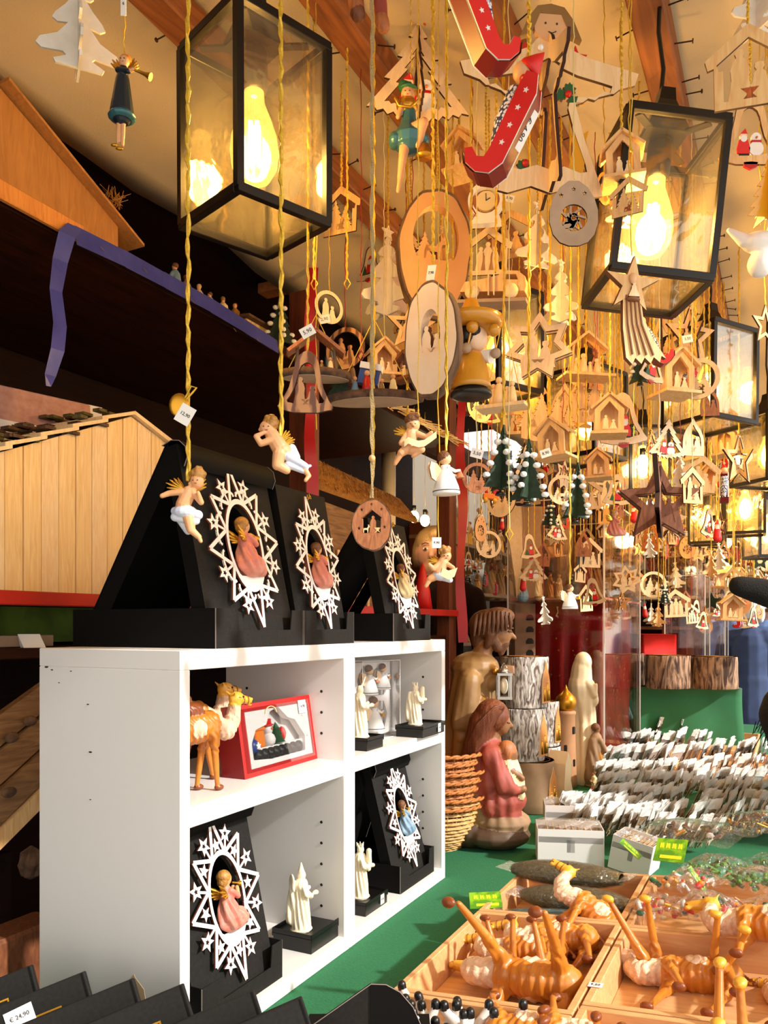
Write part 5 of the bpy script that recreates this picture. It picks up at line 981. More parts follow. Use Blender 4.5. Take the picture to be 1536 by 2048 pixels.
# flat boards with engraved sheep and trees
for px, py, d, lab in ((1096, 850, 1.7, 'flat board of trees and a sheep left of the wooden hut ledge'), (1172, 815, 1.8, 'flat board of fir cut-outs under the rough stable')):
    m = M().plate([(-.06, -.03), (-.03, -.036), (.03, -.03), (.06, -.012), (.055, .0), (-.06, -.006)], [], .004, 'pine'); f = M()
    for x, h in ((-.045, .06), (-.015, .075), (.02, .07), (.045, .05)): sil(f, 'fir', x, -.008, h, 'pine', .004)
    sil(f, 'deer', .0, -.02, .02, 'pine_pale', .007)
    hang([('board', m.mesh()), ('cutout_trees', f.mesh())], lab, 'ornament', px, py, d, name='board_ornament', rz=10)
hang(frame_orn('star5', .1, 'pine', 'none'), 'thin bare wooden star at the right edge under the canvas', 'ornament', 1530, 610, 1.3, hpx=80, h0=.1, name='star_ornament', rz=30, string='thin')
hang(cross_tree('yellow', kind='fir', star_=False), 'yellow fir tree ornament cut by the right edge', 'ornament', 1536, 318, 1.15, hpx=120, h0=.12, name='tree_ornament', rz=10, string='thin')
wb = blob([('e', (0, 0, -.02), (.022, .016, .012), 'white'), ('e', (.018, 0, -.006), (.010, .009, .009), 'white'), ('c', (-.018, 0, -.018), (-.036, 0, -.006), .008, .003, 'white'), ('c', (.026, 0, -.006), (.033, 0, -.008), .003, .001, 'orange'), ('e', (0, 0, -.045), (.014, .014, .016), 'white'), ('c', (0, 0, -.03), (0, 0, -.05), .009, .01, 'white')], .0018, 2)
hang([('body', wb)], 'white goose ornament at the right edge of the canvas', 'ornament', 1520, 450, 1.2, k=1.3, name='goose_ornament', string='thin')
hang([('sock', blob([('c', (0, 0, 0), (.004, 0, -.05), .009, .008, 'robe_rose'), ('c', (.004, 0, -.05), (.006, 0, -.058), .009, .0085, 'cherry')], .0018, 1))], 'purple wooden peg cut by the top edge left of the tree frame', 'ornament', 757, -40, 1.1, k=1.1, name='peg_ornament', string=None)
hang([('peg', blob([('c', (0, 0, 0), (.004, 0, -.05), .011, .010, 'cherry'), ('c', (.004, 0, -.05), (.006, 0, -.056), .010, .0095, 'walnut')], .0018, 1))], 'brown wooden peg cut by the top edge above the left beam', 'ornament', 707, -60, 1.1, k=1.1, name='peg_ornament', string=None)
hang([('skirt', TAG[0][1])]+TAG[1:], 'upright bell angel hanging on a long doubled string before the acrylic case', 'angel', 1140, 1168, 1.5, hpx=48, h0=.052, name='toy_angel', rz=10, string='gold')
t = COL.objects['toy_angel.004']
for c in t.children:
    if not c.name.startswith('string'): c.location.z -= .054*48*1.5/F/.052
b_, w2, i2 = ANG['pink']
hang([('robe', b_), ('wing', w2), ('trumpet', i2)], 'small orange robed angel hanging left of the brown star', 'angel', 1228, 1072, 2.0, k=.8, name='angel_ornament', string='gold', rz=0)
# paper tag and loop loose on a long string, bare strings from the nails
for i, (px, y0, y1, k_, d, st, lab) in enumerate(((1018, 0, 1060, 1, 1.2, 'pale', 'bare pale string with a loop at the acrylic case corner'), (905, 0, 700, 1, 1.5, 'gold', 'bare golden string beside the pale slice'), (694, 0, 560, 1, 1.35, 'gold', 'golden string with a loose knot right of the near lantern'), (722, 0, 705, 1, 1.4, 'red', 'red thread dropping right of the near lantern'),
        (1205, 0, 880, 1, 1.9, 'gold', 'golden string left of the comet star'), (1190, 0, 700, 1, 1.6, 'red', 'red thread between stable and comet'), (944, 0, 420, 1, 1.3, 'red', 'red thread behind the near red cradle'), (628, 0, 560, 1, 1.3, 'gold', 'golden string inside the view of the near lantern glass'), (1300, 0, 860, 1, 1.8, 'gold', 'golden string right of the small red cradle'))):
    t = thing('hanging_string', lab, 'string', P(px, y1, d)); string_to(t, st, 0); M().tube([(0, 0, .004), (.006, 0, -.006), (0, 0, -.016), (-.005, 0, -.006), (0, 0, .003)], .0012, {'red': 'red_string'}.get(st, 'gold_string'), 4).build('knot', t)
# ---- the crowded rows farther back: each purlin carries ornaments on its nails
BELLF = blob([('c', (0, 0, -.05), (0, 0, -.02), .014, .006, 'robe_pink'), ('e', (0, 0, -.012), (.007, .007, .008), 'skin'), ('e', (0, 0, -.009), (.0075, .0075, .007), 'hair_gold')], .002, 1)
SANT = blob([('c', (0, 0, -.05), (0, 0, -.022), .013, .009, 'red_bright'), ('e', (0, 0, -.014), (.008, .008, .008), 'skin_pale'), ('e', (0, -.004, -.020), (.007, .006, .007), 'white'), ('c', (0, 0, -.008), (.004, 0, .004), .007, .002, 'red_bright')], .002, 1)
TRN = [('engine', M().box((0, 0, -.02), (.04, .018, .014), 'orange', bv=.002).box((.012, 0, -.008), (.014, .016, .014), 'red', bv=.001).lathe([(.004, 0), (.005, .012)], 'red', 8, tr(-.012, 0, -.013)).mesh()), ('wheels', M().lathe([(.006, -.011), (.006, .011)], 'yellow', 10, tr(-.012, 0, -.03) @ rot(90)).lathe([(.006, -.011), (.006, .011)], 'yellow', 10, tr(.012, 0, -.03) @ rot(90)).mesh())]
FT = [(frame_orn('star5', .1, 'pine', 'family', cross=True), .1, 'star_ornament', 'natural wood star hanging in the crowded far rows'), (frame_orn('star5', .1, 'walnut', 'deer', cross=True), .1, 'star_ornament', 'dark brown star hanging in the crowded far rows'), (frame_orn('ring', .1, 'birch_ply', 'trees'), .1, 'ring_ornament', 'pale cut-out ring hanging in the crowded far rows'),
      (frame_orn('bell', .1, 'birch_ply', 'santa', extra='red'), .1, 'bell_ornament', 'bell frame with a red clapper hanging in the crowded far rows'), (HF('pine', 'family'), .1, 'house_ornament', 'house-shaped frame hanging in the crowded far rows'), (HF('pine_pale', 'kings'), .1, 'house_ornament', 'pale house frame hanging in the crowded far rows'),
      (cross_tree(W_), .12, 'tree_ornament', 'white cross tree hanging in the crowded far rows'), (cross_tree('pine'), .12, 'tree_ornament', 'natural wood cross tree hanging in the crowded far rows'), (hut(), .07, 'hut_ornament', 'little wooden hut hanging in the crowded far rows'), (fir_tree(), .14, 'fir_ornament', 'snowy green fir hanging in the crowded far rows'),
      (ES, .12, 'elf_ornament', 'red cradle hanging in the crowded far rows'), ([('body', BELLF)], .085, 'angel_ornament', 'small pink robed angel hanging in the crowded far rows'), ([('body', SANT)], .095, 'santa_ornament', 'small red santa hanging in the crowded far rows'), (TRN, .075, 'train_ornament', 'orange toy engine hanging in the crowded far rows'),
      (frame_orn('star8', .1, 'birch_ply', 'family'), .1, 'star_ornament', 'many-pointed pale star hanging in the crowded far rows'), (frame_orn('arch', .1, 'cherry', 'family'), .1, 'arch_ornament', 'brown arch hanging in the crowded far rows'), (frame_orn('scal', .1, 'birch_ply', 'snow'), .1, 'tree_ornament', 'scalloped tree frame hanging in the crowded far rows'),
      (plaque(.08, .108, 'slice_face'), .108, 'plaque_ornament', 'egg-shaped plaque hanging in the crowded far rows')]
rnd = random.Random(21); cnt = 0
for k, b in enumerate(RB):
    a = {0: .55, 1: .5, 2: 1.0, 3: .75, 4: .9}[k]
    while a < 5.6:
        p = S(a, b+rnd.choice((-.03, .03)), 0); d = p.y; col = 768+F*p.x/d
        if 960 < col < 1700 or (k < 2 and 690 < col < 960 and rnd.random() < .75):
            lo = 1.47 if d > 2.4 else 1.68; hi = 1.42+d*.30+.15
            z = rnd.uniform(lo, min(2.2, max(hi, lo+.1))); T_ = rnd.choices(FT, (6, 3, 6, 5, 6, 5, 5, 4, 6, 3, 3, 5, 4, 3, 6, 4, 4, 3))[0]; cnt += 1
            if col <= 960: z = EYE+(HZ-rnd.uniform(430, 640))/F*d
            row = HZ-F*(z-EYE)/d
            if col < 1030 and row > 1060: z += .24; row = HZ-F*(z-EYE)/d
            hz = .085 if d < 3 else .10
            zn = ('near', 'nearer', 'middle', 'farther', 'farthest')[min(4, max(0, int((d-1.5)/1.0)))]; hn = 'high' if row < 800 else 'low' if row > 960 else 'midway'
            lb_ = T_[3].replace('hanging in the crowded far rows', 'hung %s in the %s %s row' % (hn, zn, ('leftmost', 'second', 'central', 'fourth', 'rightmost')[k]))
            tt = place(T_[0], T_[2], lb_, 'ornament', Vector((p.x, p.y, z)), rnd.uniform(-.9, .9), T_[3], hz/T_[1]*rnd.uniform(.8, 1.15), rot(0, rnd.uniform(-8, 8), 0))
            string_to(tt, rnd.choice(('gold', 'gold', 'thin', 'gold', 'pale', 'red')), 0)
        a += rnd.uniform(.04, .10) if d < 3.2 else rnd.uniform(.06, .13)
print('FAR ORNAMENTS', cnt)
# two glowing far bulbs strung bare among the ornaments
for px, py, d in ((1285, 908, 2.9), (1428, 1040, 3.6), (1455, 1075, 4.4), (1262, 1070, 3.8), (828, 1020, 3.6), (850, 1028, 3.7)):
    t = thing('bare_bulb', 'bare glowing bulb in the distance among strings and ornaments', 'lamp', P(px, py, d), 0, 'bare glowing bulbs in the distance')
    M().ball((0, 0, -.03), (.022, .022, .028), 'lamp_far', 14).build('glass_globe', t); M().lathe([(.010, -.006), (.010, .02)], 'bulb_base', 10).build('socket', t); string_to(t, 'thin', -.02)
    if px not in (1455, 1428):
        ld = bpy.data.lights.new('bulb_light', 'POINT'); ld.energy = .9; ld.color = (1, .75, .42); ld.shadow_soft_size = .04; lo = bpy.data.objects.new('bulb_light', ld); COL.objects.link(lo); lo.parent = t; lo.location = (0, -.06, -.03)
# ================================================================ carved nativity group on the counter
def solid(name, lab, cat, me, loc, rz=0, kids=(), group=None, k=1):
    t = put(name, me, None, loc, rz, lab, cat, group); t.scale = (k, k, k)
    for n, m_ in kids: put(n, m_, t)
    return t
def on(px, py, z=CT): return Pz(px, py, z)
d = 2.38; s = d/F; ox, oy = 975, 1665
H_, RB_, RO = 'carved_hair', 'robe_brown', 'robe_ochre'; SK = 'carved_skin'
jo = [('e', (1000, 1266, 0), (24, 22, 30), SK), ('c', (1020, 1266, 0), (1029, 1276, 0), 5, 5, SK), ('e', (975, 1250, 3), (38, 34, 32), H_), ('e', (998, 1232, 0), (32, 28, 18), H_), ('c', (958, 1262, 3), (956, 1284, 5), 20, 14, H_), ('c', (978, 1268, -22), (972, 1290, -18), 10, 7, H_), ('c', (1004, 1288, 0), (1002, 1306, 0), 15, 7, H_), ('c', (982, 1276, -14), (994, 1296, -10), 9, 9, H_),
      ('c', (972, 1290, 2), (958, 1320, 2), 17, 22, SK), ('e', (950, 1336, 4), (50, 48, 34), RB_), ('c', (948, 1350, 4), (935, 1480, 6), 44, 52, RB_), ('c', (935, 1480, 6), (945, 1640, 6), 52, 60, RB_), ('c', (968, 1440, 0), (975, 1640, 0), 28, 40, 'robe_brown'),
      ('c', (938, 1312, -6), (985, 1338, -34), 9, 8, RO), ('c', (985, 1338, -34), (988, 1346, -30), 9, 6, RO), ('c', (936, 1360, -36), (925, 1440, -44), 24, 27, RB_), ('c', (962, 1395, -46), (920, 1470, -52), 9, 14, RO), ('c', (925, 1440, -44), (912, 1560, -38), 20, 22, RO),
      ('c', (938, 1428, -58), (934, 1448, -60), 12, 12, SK), ('c', (980, 1365, -24), (1000, 1350, -34), 16, 12, RB_), ('c', (996, 1350, -34), (1008, 1338, -38), 11, 11, SK)]
for i in range(4): jo.append(('c', (927+6*i, 1446, -62), (924+6*i, 1476-abs(i-1.5)*4, -62), 4.2, 3.2, SK)); jo.append(('c', (1001+6*i, 1332, -44), (1001+6*i, 1345, -48), 4.0, 3.6, SK))
jo += [('c', (946, 1440, -62), (952, 1456, -60), 4.2, 3.4, SK), ('c', (998, 1338, -46), (1006, 1345, -50), 4, 3.4, SK)]
me = blob(bpx(jo, ox, oy, s), .0042, 2, [(.0, .46, 13, .0042, 8)])
lan = M(); lx, lz = (1000-ox)*s, (oy-1368)*s; yy = -52*s
for x in (-1, 1):
    for y in (-1, 1): lan.box((lx+x*.017, yy+y*.017, lz), (.006, .006, .062), 'silver')
lan.box((lx, yy, lz+.034), (.044, .044, .007), 'silver').box((lx, yy, lz-.034), (.042, .042, .008), 'silver').lathe([(.022, 0), (.008, .014), (.001, .016)], 'silver', 4, tr(lx, yy, lz+.038) @ rot(0, 0, 45)).ball((lx, yy, lz), (.012, .012, .024), 'ivory', 10)
lan.tube([(lx-.008, yy, lz+.052), (lx, yy, lz+.066), (lx+.008, yy, lz+.052)], .002, 'silver', 6)
eye = M().tube([((1014-ox)*s, -19*s, (oy-1262)*s), ((1022-ox)*s, -15*s, (oy-1264)*s)], 1.6*s, 'carved_hair', 5).tube([((1012-ox)*s, -20*s, (oy-1255)*s), ((1024-ox)*s, -14*s, (oy-1257)*s)], 1.8*s, 'carved_hair', 5)
bt = M().ball(((984-ox)*s, -44*s, (oy-1340)*s), 5*s, 'gold', 10)
hm = M()                                                            # combed locks lying over the skull
for i in range(9):
    x = 952+i*8; hm.tube([((x-ox)*s, (-20-6*math.sin(i*.4))*s, (oy-(1222+abs(i-5)*1.5))*s), ((x-4+i*.6-ox)*s, (-33+abs(i-4)*1.2)*s, (oy-1246)*s), ((x-7+i-ox)*s, (-30+abs(i-4)*1.5)*s, (oy-(1272-i*1.5))*s)], [3*s, 4.6*s, 2*s], 'carved_hair', 6)
b0 = on(ox, oy); b0 = P(ox, F*(EYE-CT)/d+HZ, d)
t = solid('standing_figure', 'tall carved bearded shepherd in a brown cloak holding a white lantern', 'figurine', me, b0, 0, (('lantern', lan.mesh()), ('eye', eye.mesh()), ('cloak_button', bt.mesh()), ('hair_locks', hm.mesh())))
d = 2.22; s = d/F; ox, oy = 995, F*(EYE-CT)/d+HZ; dy = oy-1690
def sh(prims): return [tuple([p[0]]+[((q[0], q[1]+dy)+tuple(q[2:]) if isinstance(q, tuple) and i in ((0, 1) if p[0] == 'c' else (0,)) else q) for i, q in enumerate(p[1:])]) for p in prims]
MH = 'hair_mary'
ma = [('e', (1004, 1440, 0), (17, 18, 26), SK), ('c', (1018, 1440, 0), (1024, 1448, 0), 4, 4, SK), ('e', (984, 1426, 2), (35, 34, 34), MH), ('c', (968, 1440, 2), (944, 1520, 6), 30, 24, MH), ('c', (944, 1520, 6), (940, 1590, 10), 24, 26, RB_), ('c', (990, 1462, 2), (980, 1484, 2), 13, 16, SK), ('c', (978, 1500, 2), (978, 1560, 2), 34, 42, 'robe_rose'),
      ('c', (978, 1500, -26), (1004, 1560, -40), 20, 18, 'robe_rose'), ('c', (1004, 1560, -40), (1030, 1568, -38), 16, 10, 'robe_rose'), ('e', (1036, 1566, -38), (10, 9, 8), SK), ('e', (1000, 1594, 0), (52, 46, 36), 'robe_rose'), ('c', (950, 1580, 8), (960, 1630, 8), 32, 36, RB_), ('c', (985, 1600, -16), (1020, 1618, -16), 30, 20, 'robe_rose'),
      ('e', (1010, 1494, -22), (20, 20, 22), 'cherry'), ('e', (1016, 1500, -24), (15, 15, 18), SK), ('c', (1014, 1518, -22), (1026, 1556, -24), 18, 19, 'robe_cream'), ('c', (1020, 1530, -36), (1036, 1545, -38), 7, 6, SK), ('c', (1026, 1560, -24), (1036, 1580, -26), 14, 9, 'robe_cream'),
      ('e', (1004, 1638, 0), (58, 48, 26), 'rock'), ('e', (992, 1664, 0), (70, 56, 28), 'rock_dark'), ('e', (940, 1660, 6), (42, 40, 32), 'rock_dark')]
me = blob(bpx(sh(ma), ox, oy, s), .0040, 2, [(.05, .30, 12, .0030, 14)])
ey = M().tube([((1012-ox)*s, -16*s, (oy-dy-1438)*s), ((1018-ox)*s, -12*s, (oy-dy-1440)*s)], 1.5*s, 'carved_hair', 5)
hm = M()
for i in range(11):
    q = i/10; hm.tube([((1008-8*q-ox)*s, (-14-20*math.sin(q*2.4))*s, (oy-dy-(1404+q*10))*s), ((986-10*q-ox)*s, (-30-6*math.sin(q*3))*s, (oy-dy-(1406+q*44))*s), ((952-4*q-ox)*s, (-26)*s, (oy-dy-(1440+q*52))*s), ((935-2*q-ox)*s, (-16)*s, (oy-dy-(1480+q*52))*s)], [1.6*s, 3.2*s, 3.2*s, 1.5*s], 'hair_mary', 5)
solid('kneeling_figure', 'carved kneeling mother in a red dress cradling her child on a rock base', 'figurine', me, P(ox, oy, d), 0, (('eye', ey.mesh()), ('hair_strands', hm.mesh())))
# ---- stack of wicker baskets
def basket(i, n, cx, cy, z, lab):
    t = thing('wicker_basket', lab, 'basket', Vector((cx, cy, z)), R(17*i), 'round wicker baskets stacked left of the carved group'); r = .128-.0015*(i % 2); h = .12
    m = M(); prof = [(.062, 0), (.085, .030), (.105, .07), (r-.010, h)]
    for j in range(13):
        q = j/12*3; k = min(2, int(q)); f = q-k; rr = prof[k][0]+(prof[k+1][0]-prof[k][0])*f; zz = prof[k][1]+(prof[k+1][1]-prof[k][1])*f
        m.tube([((rr+.0018*math.cos(18*a+j*PI))*math.cos(a), (rr+.0018*math.cos(18*a+j*PI))*math.sin(a), zz) for a in [2*PI*v/54 for v in range(54)]], .0046, 'wicker_pale' if i < 2 else 'wicker', 4, None, True)
    m.lathe([(.0005, .002), (.062, .002), (.060, .004)], 'wicker', 28); m.build('woven_wall', t)
    m = M()
    for p in (0, PI): m.tube([((r+.003*math.cos(14*a+p))*math.cos(a), (r+.003*math.cos(14*a+p))*math.sin(a), h+.004+.003*math.sin(14*a+p)) for a in [2*PI*v/84 for v in range(84)]], .0042, 'wicker', 5, None, True)
    m.build('braided_rim', t)
    m = M()
    for v in range(27): a = 2*PI*v/27; m.tube([(.06*math.cos(a), .06*math.sin(a), .002), (.084*math.cos(a), .084*math.sin(a), .03), (.104*math.cos(a), .104*math.sin(a), .07), ((r-.01)*math.cos(a), (r-.01)*math.sin(a), h)], .0022, 'wicker_pale', 4)
    m.build('upright_canes', t)
bx = on(880, 1712)
ORD = ('bottom basket of the wicker stack, standing on the green felt', 'second wicker basket from the bottom of the stack', 'third wicker basket from the bottom of the stack', 'fourth wicker basket from the bottom of the stack', 'fifth wicker basket from the bottom of the stack', 'wicker basket next to the top of the stack', 'topmost wicker basket, its hollow open to view')
for i in range(7): basket(i, 7, bx.x+.012*math.sin(i*2.1), bx.y+.1, CT+.001+i*.0235, ORD[i])
# ---- birch logs with carved hollows
def log(name, r, h, loc, lab, mt='bark_birch', grp=None, notch=None, n=36, seed=1, cat='log'):
    rnd = random.Random(seed); ph = [rnd.uniform(0, 6) for _ in range(3)]; w_ = lambda a, z: 1+.03*math.sin(3*a+ph[0])+.016*math.sin(7*a+ph[1]+z*20)+.008*math.sin(15*a+z*60)
    t = thing(name, lab, cat, loc, rnd.uniform(0, 6) if notch is None else notch, grp)
    M().lathe([(r*.97, .0)]+[(r, .004+(h-.008)*i/6) for i in range(7)]+[(r*.975, h)], mt, n, None, True, w_).build('bark', t)
    e = M().lathe([(.0005, 0), (r*.965, 0)], 'log_end', n, tr(0, 0, h+.0006), False, w_); e.build('cut_end', t)
    rg = M()
    for i in range(1, 5): rg.tube([(r*.2*i*math.cos(a), r*.2*i*math.sin(a), h+.0008) for a in [2*PI*v/24 for v in range(24)]], .0005, 'pine_orange', 3, None, True)
    rg.build('growth_rings', t)
    if notch is not None:                                           # arched hollow with gilt figures on the right-hand side
        q = M().plate([(x*r*1.1, z*h*.8+h*.1) for x, z in mir(HALF['arch'])], [], .004, 'pine_orange', 'log_end', tr(0, -r*1.01, 0)); q.build('hollow', t)
        f = M()
        for x, z in ((-.12, .26), (.06, .36), (.18, .22)): f.lathe([(.006, 0), (.0045, h*z*.7), (.0025, h*z)], 'gold_leaf', 8, tr(x*r*1.3, -r*1.02, h*.14)).ball((x*r*1.3, -r*1.02, h*(.14+z)), .004, 'gold_leaf', 8)
        f.build('gilt_figures', t)
    return t
G = 'birch logs stacked behind the kneeling figure'
pA = P(1055, F*(EYE-CT)/2.68+HZ, 2.68)
for i, (dx, r, h, mt, lab) in enumerate(((.004, .088, .168, 'rock', 'smooth brown bottom log of the stack behind the kneeling figure'), (-.022, .082, .172, 'bark_birch', 'middle birch log of the stack behind the kneeling figure'), (-.012, .080, .168, 'bark_birch', 'top birch log of the stack, level with the held lantern'))):
    log('birch_log', r, h, pA+Vector((dx, 0, sum((.0, .170, .344)[:i+1][-1:]))), lab, mt, None, R(52), seed=i+3)
pB = P(1088, F*(EYE-CT)/2.98+HZ, 2.98)
for i, (dx, r, h, lab) in enumerate(((.0, .062, .168, 'lower narrow birch log behind the log stack'), (-.004, .060, .165, 'upper narrow birch log behind the log stack'))):
    log('birch_log', r, h, pB+Vector((dx, 0, i*.170)), lab, 'bark_birch', None, R(50), seed=i+9)
pc = P(1118, F*(EYE-CT)/2.72+HZ, 2.72)
m = M().plate([(-.03, 0), (.03, 0), (.034, .05), (.018, .09), (.024, .15), (.0, .19), (-.02, .15), (-.028, .08)], [], .07, 'madonna', 'log_end'); t = m.build('wood_block', None, label='pale curved wooden block leaning at the foot of the logs', cat='wood block'); t.location = pc; t.rotation_euler = (0, 0, R(50))
# ---- tower, madonna, small painted figures
d = 3.05; p = P(1132, F*(EYE-CT)/d+HZ, d); s = d/F; top = (oy)  # noqa
t = thing('tower_figure', 'brown round tower with a gilded onion dome beside the white madonna', 'tower', p); H_t = EYE-(1430-HZ)*s-CT
M().lathe([(.042, 0), (.040, .03), (.036, H_t*.6), (.034, H_t), (.037, H_t+.004), (.037, H_t+.014), (.030, H_t+.018)], 'tower', 28).build('shaft', t)
M().lathe([(.024, 0), (.034, .012), (.040, .032), (.036, .052), (.020, .068), (.008, .080), (.003, .094), (.0005, .1)], 'gold', 28, tr(0, 0, H_t+.016)).build('onion_dome', t)
for a, z in ((-20, .80), (-75, .55), (-20, .35)): M().box((0, -.036, H_t*z), (.012, .008, .028), 'black', rot(0, 0, a+60), bv=.002).build('window', t)
d = 3.12; s = d/F; oy = F*(EYE-CT)/d+HZ; ox = 1172; W2 = 'madonna'
mad = [('e', (1166, 1325, 0), (18, 17, 22), W2), ('e', (1172, 1328, -8), (9, 9, 13), W2), ('c', (1164, 1335, 2), (1162, 1370, 2), 20, 24, W2), ('c', (1162, 1370, 2), (1168, 1450, 2), 26, 24, W2), ('c', (1168, 1450), (1170, oy-8), 24, 28, W2), ('c', (1172, 1366, -18), (1184, 1388, -20), 8, 7, W2), ('c', (1184, 1388, -20), (1186, 1368, -22), 6, 4, W2), ('c', (1180, 1366, -10), (1184, 1400, -8), 7, 12, W2)]
me = blob(bpx(mad, ox, oy, s), .0045, 2, [(.0, .34, 9, .004, 5)]); solid('madonna_figure', 'pale praying madonna in a long veil, smooth ivory wood', 'figurine', me, P(ox, oy, d))
def robed(h, robe, hair, skin, cape=None, kneel=False):
    k = h; z1 = .5 if not kneel else .38
    pr = [('c', (0, 0, .03*k), (0, 0, z1*k), (.16 if not kneel else .2)*k, .105*k, robe), ('c', (0, 0, z1*k), (0, 0, .74*k), .10*k, .095*k, cape or robe), ('c', (0, 0, .76*k), (0, 0, .82*k), .045*k, .04*k, skin), ('e', (.01*k, 0, .885*k), (.062*k, .06*k, .078*k), skin), ('e', (-.012*k, 0, .915*k), (.07*k, .07*k, .066*k), hair),
          ('c', (0, -.09*k, .72*k), (.07*k, -.11*k, .56*k), .045*k, .04*k, cape or robe), ('c', (.07*k, -.11*k, .56*k), (.14*k, -.04*k, .62*k), .036*k, .028*k, skin), ('c', (0, .09*k, .72*k), (.07*k, .11*k, .56*k), .045*k, .04*k, cape or robe), ('c', (.07*k, .11*k, .56*k), (.14*k, .04*k, .60*k), .036*k, .028*k, skin), ('e', (0, 0, .015*k), (.19*k, .18*k, .025*k), 'rock')]
    if cape: pr.append(('c', (-.05*k, 0, .7*k), (-.07*k, 0, .12*k), .08*k, .13*k, cape))
    return blob(pr, .016*k, 1, [(.03*k, .7*k, 9, .008*k, 20/k)])
RBD = {'a': robed(.13, 'robe_blue', 'robe_brown', 'skin', 'robe_cream', True), 'b': robed(.16, 'ochre', 'hair_brown', 'skin', 'robe_ochre'), 'c': robed(.26, 'robe_ochre', 'hair_brown', 'carved_skin', 'rock'), 'd': robed(.12, 'robe_pink', 'hair_brown', 'skin', 'robe_cream', True), 'e': robed(.15, 'pine', 'pine', 'pine', 'pine_pale'), 'f': robed(.2, 'robe_rose', 'walnut', 'skin', 'robe_blue')}
for key, px, py, k, rz, lab in (('a', 1138, 1570, .95, 20, 'kneeling king in green and white by the curved wooden block'), ('b', 1158, 1562, 1.0, 150, 'standing shepherd in a yellow robe by the kneeling king'), ('c', 1192, 1572, .95, 30, 'tall bronze-coloured couple figure at the acrylic case edge'), ('d', 1188, 1592, .75, 190, 'small kneeling shepherd in pink by the cellophane packs'),
                                ('b', 1128, 1540, 1.0, 60, 'curly-headed ochre figure in front of the tower'), ('f', 1146, 1528, .9, -20, 'blue and red robed figure between tower and madonna'), ('e', 1174, 1545, 1.2, 10, 'plain wooden figure in front of the white madonna')):
    solid('nativity_figurine', lab, 'figurine', RBD[key], on(px, py), R(rz), k=k)
# ---- acrylic case with its red-draped plinth
N_ = on(1208, 1558); L1, L2 = .87, .40; na, nb2 = ab(N_); zt = EYE+(HZ-992)/F*N_.y; zs = EYE+(HZ-1196)/F*N_.y
def acase(nm, a, b, la, lb, z0, z1, lab, shelf=None):
    t = thing(nm, lab, 'display case', S(a, b, z0), SROT); h = z1-z0; e = .006
    for x, y, w_, q in ((la/2, e/2, la, e), (la/2, lb-e/2, la, e), (e/2, lb/2, e, lb-2*e), (la-e/2, lb/2, e, lb-2*e)): M().box((x, y, h/2), (w_, q, h), 'acrylic').build('acrylic_pane', t)
    m = M()
    for x in (0, la):
        for y in (0, lb): m.box((x, y, h/2), (.006, .006, h), 'carton')
    for x, y, w_, q in ((la/2, 0, la, .005), (la/2, lb, la, .005), (0, lb/2, .005, lb), (la, lb/2, .005, lb)): m.box((x, y, h), (w_, q, .005), 'carton')
    m.build('polished_edge', t)
    if shelf: M().box((la/2, lb/2, shelf-z0), (la-.014, lb-.014, .008), 'acrylic').box((la/2, .006, shelf-z0), (la-.014, .004, .009), 'robe_pink').box((.006, lb/2, shelf-z0), (.004, lb-.014, .009), 'robe_pink').build('case_shelf', t)
    return t
acase('acrylic_case', na, nb2, L1, L2, CT+.001, zt, 'tall clear acrylic case with a shelf over a red-draped plinth', zs)
t = thing('draped_plinth', 'plinth under shimmering red sequined cloth inside the acrylic case', 'plinth', S(na+.1, nb2+.02, CT+.002), SROT); w1, w2, h = .62, .30, zs-CT-.012
M().box((w1/2, w2/2, h/2), (w1-.03, w2-.03, h-.01), 'rack_wood').build('plinth_block', t)
m = M(); per = []; n = 72
for i in range(n):
    q = i/n*4; k = int(q); f = q-k; c = [(0, 0), (w1, 0), (w1, w2), (0, w2)]; a, b = c[k], c[(k+1) % 4]; per.append((a[0]+(b[0]-a[0])*f, a[1]+(b[1]-a[1])*f))
for j in range(9):
    z = h*(1-j/8)
    for i, (x, y) in enumerate(per): o_ = (.003+.010*j/8)*math.sin(i*1.35+math.sin(j*.5)); m.v.append((x+(o_ if x in (0, w1) else 0)*(1 if x else -1), y+(o_ if y in (0, w2) else 0)*(1 if y else -1), z))
for j in range(8):
    for i in range(n): m.f.append((j*n+i, (j+1)*n+i, (j+1)*n+(i+1) % n, j*n+(i+1) % n)); m.m.append('red_sequin'); m.s.append(True)
m.f.append(tuple(range(n-1, -1, -1))); m.m.append('red_sequin'); m.s.append(False); m.build('sequined_cloth', t)
rr = random.Random(4); sq = M()
for i in range(150):
    if i % 2: x, y, r_ = -.006, rr.uniform(0, w2), rot(0, 0, 90)
    else: x, y, r_ = rr.uniform(0, w1), -.006, rot(0, 0, 0)
    z = rr.uniform(.05, h-.02); q = rr.choice((.0025, .004, .006)); sq.plate(star(5, q, q*.5), [], .001, 'gold_sequin', None, tr(x-.008 if i % 2 else x, y-(.008 if not i % 2 else 0), z) @ r_)
sq.build('sequins', t, kind='stuff')
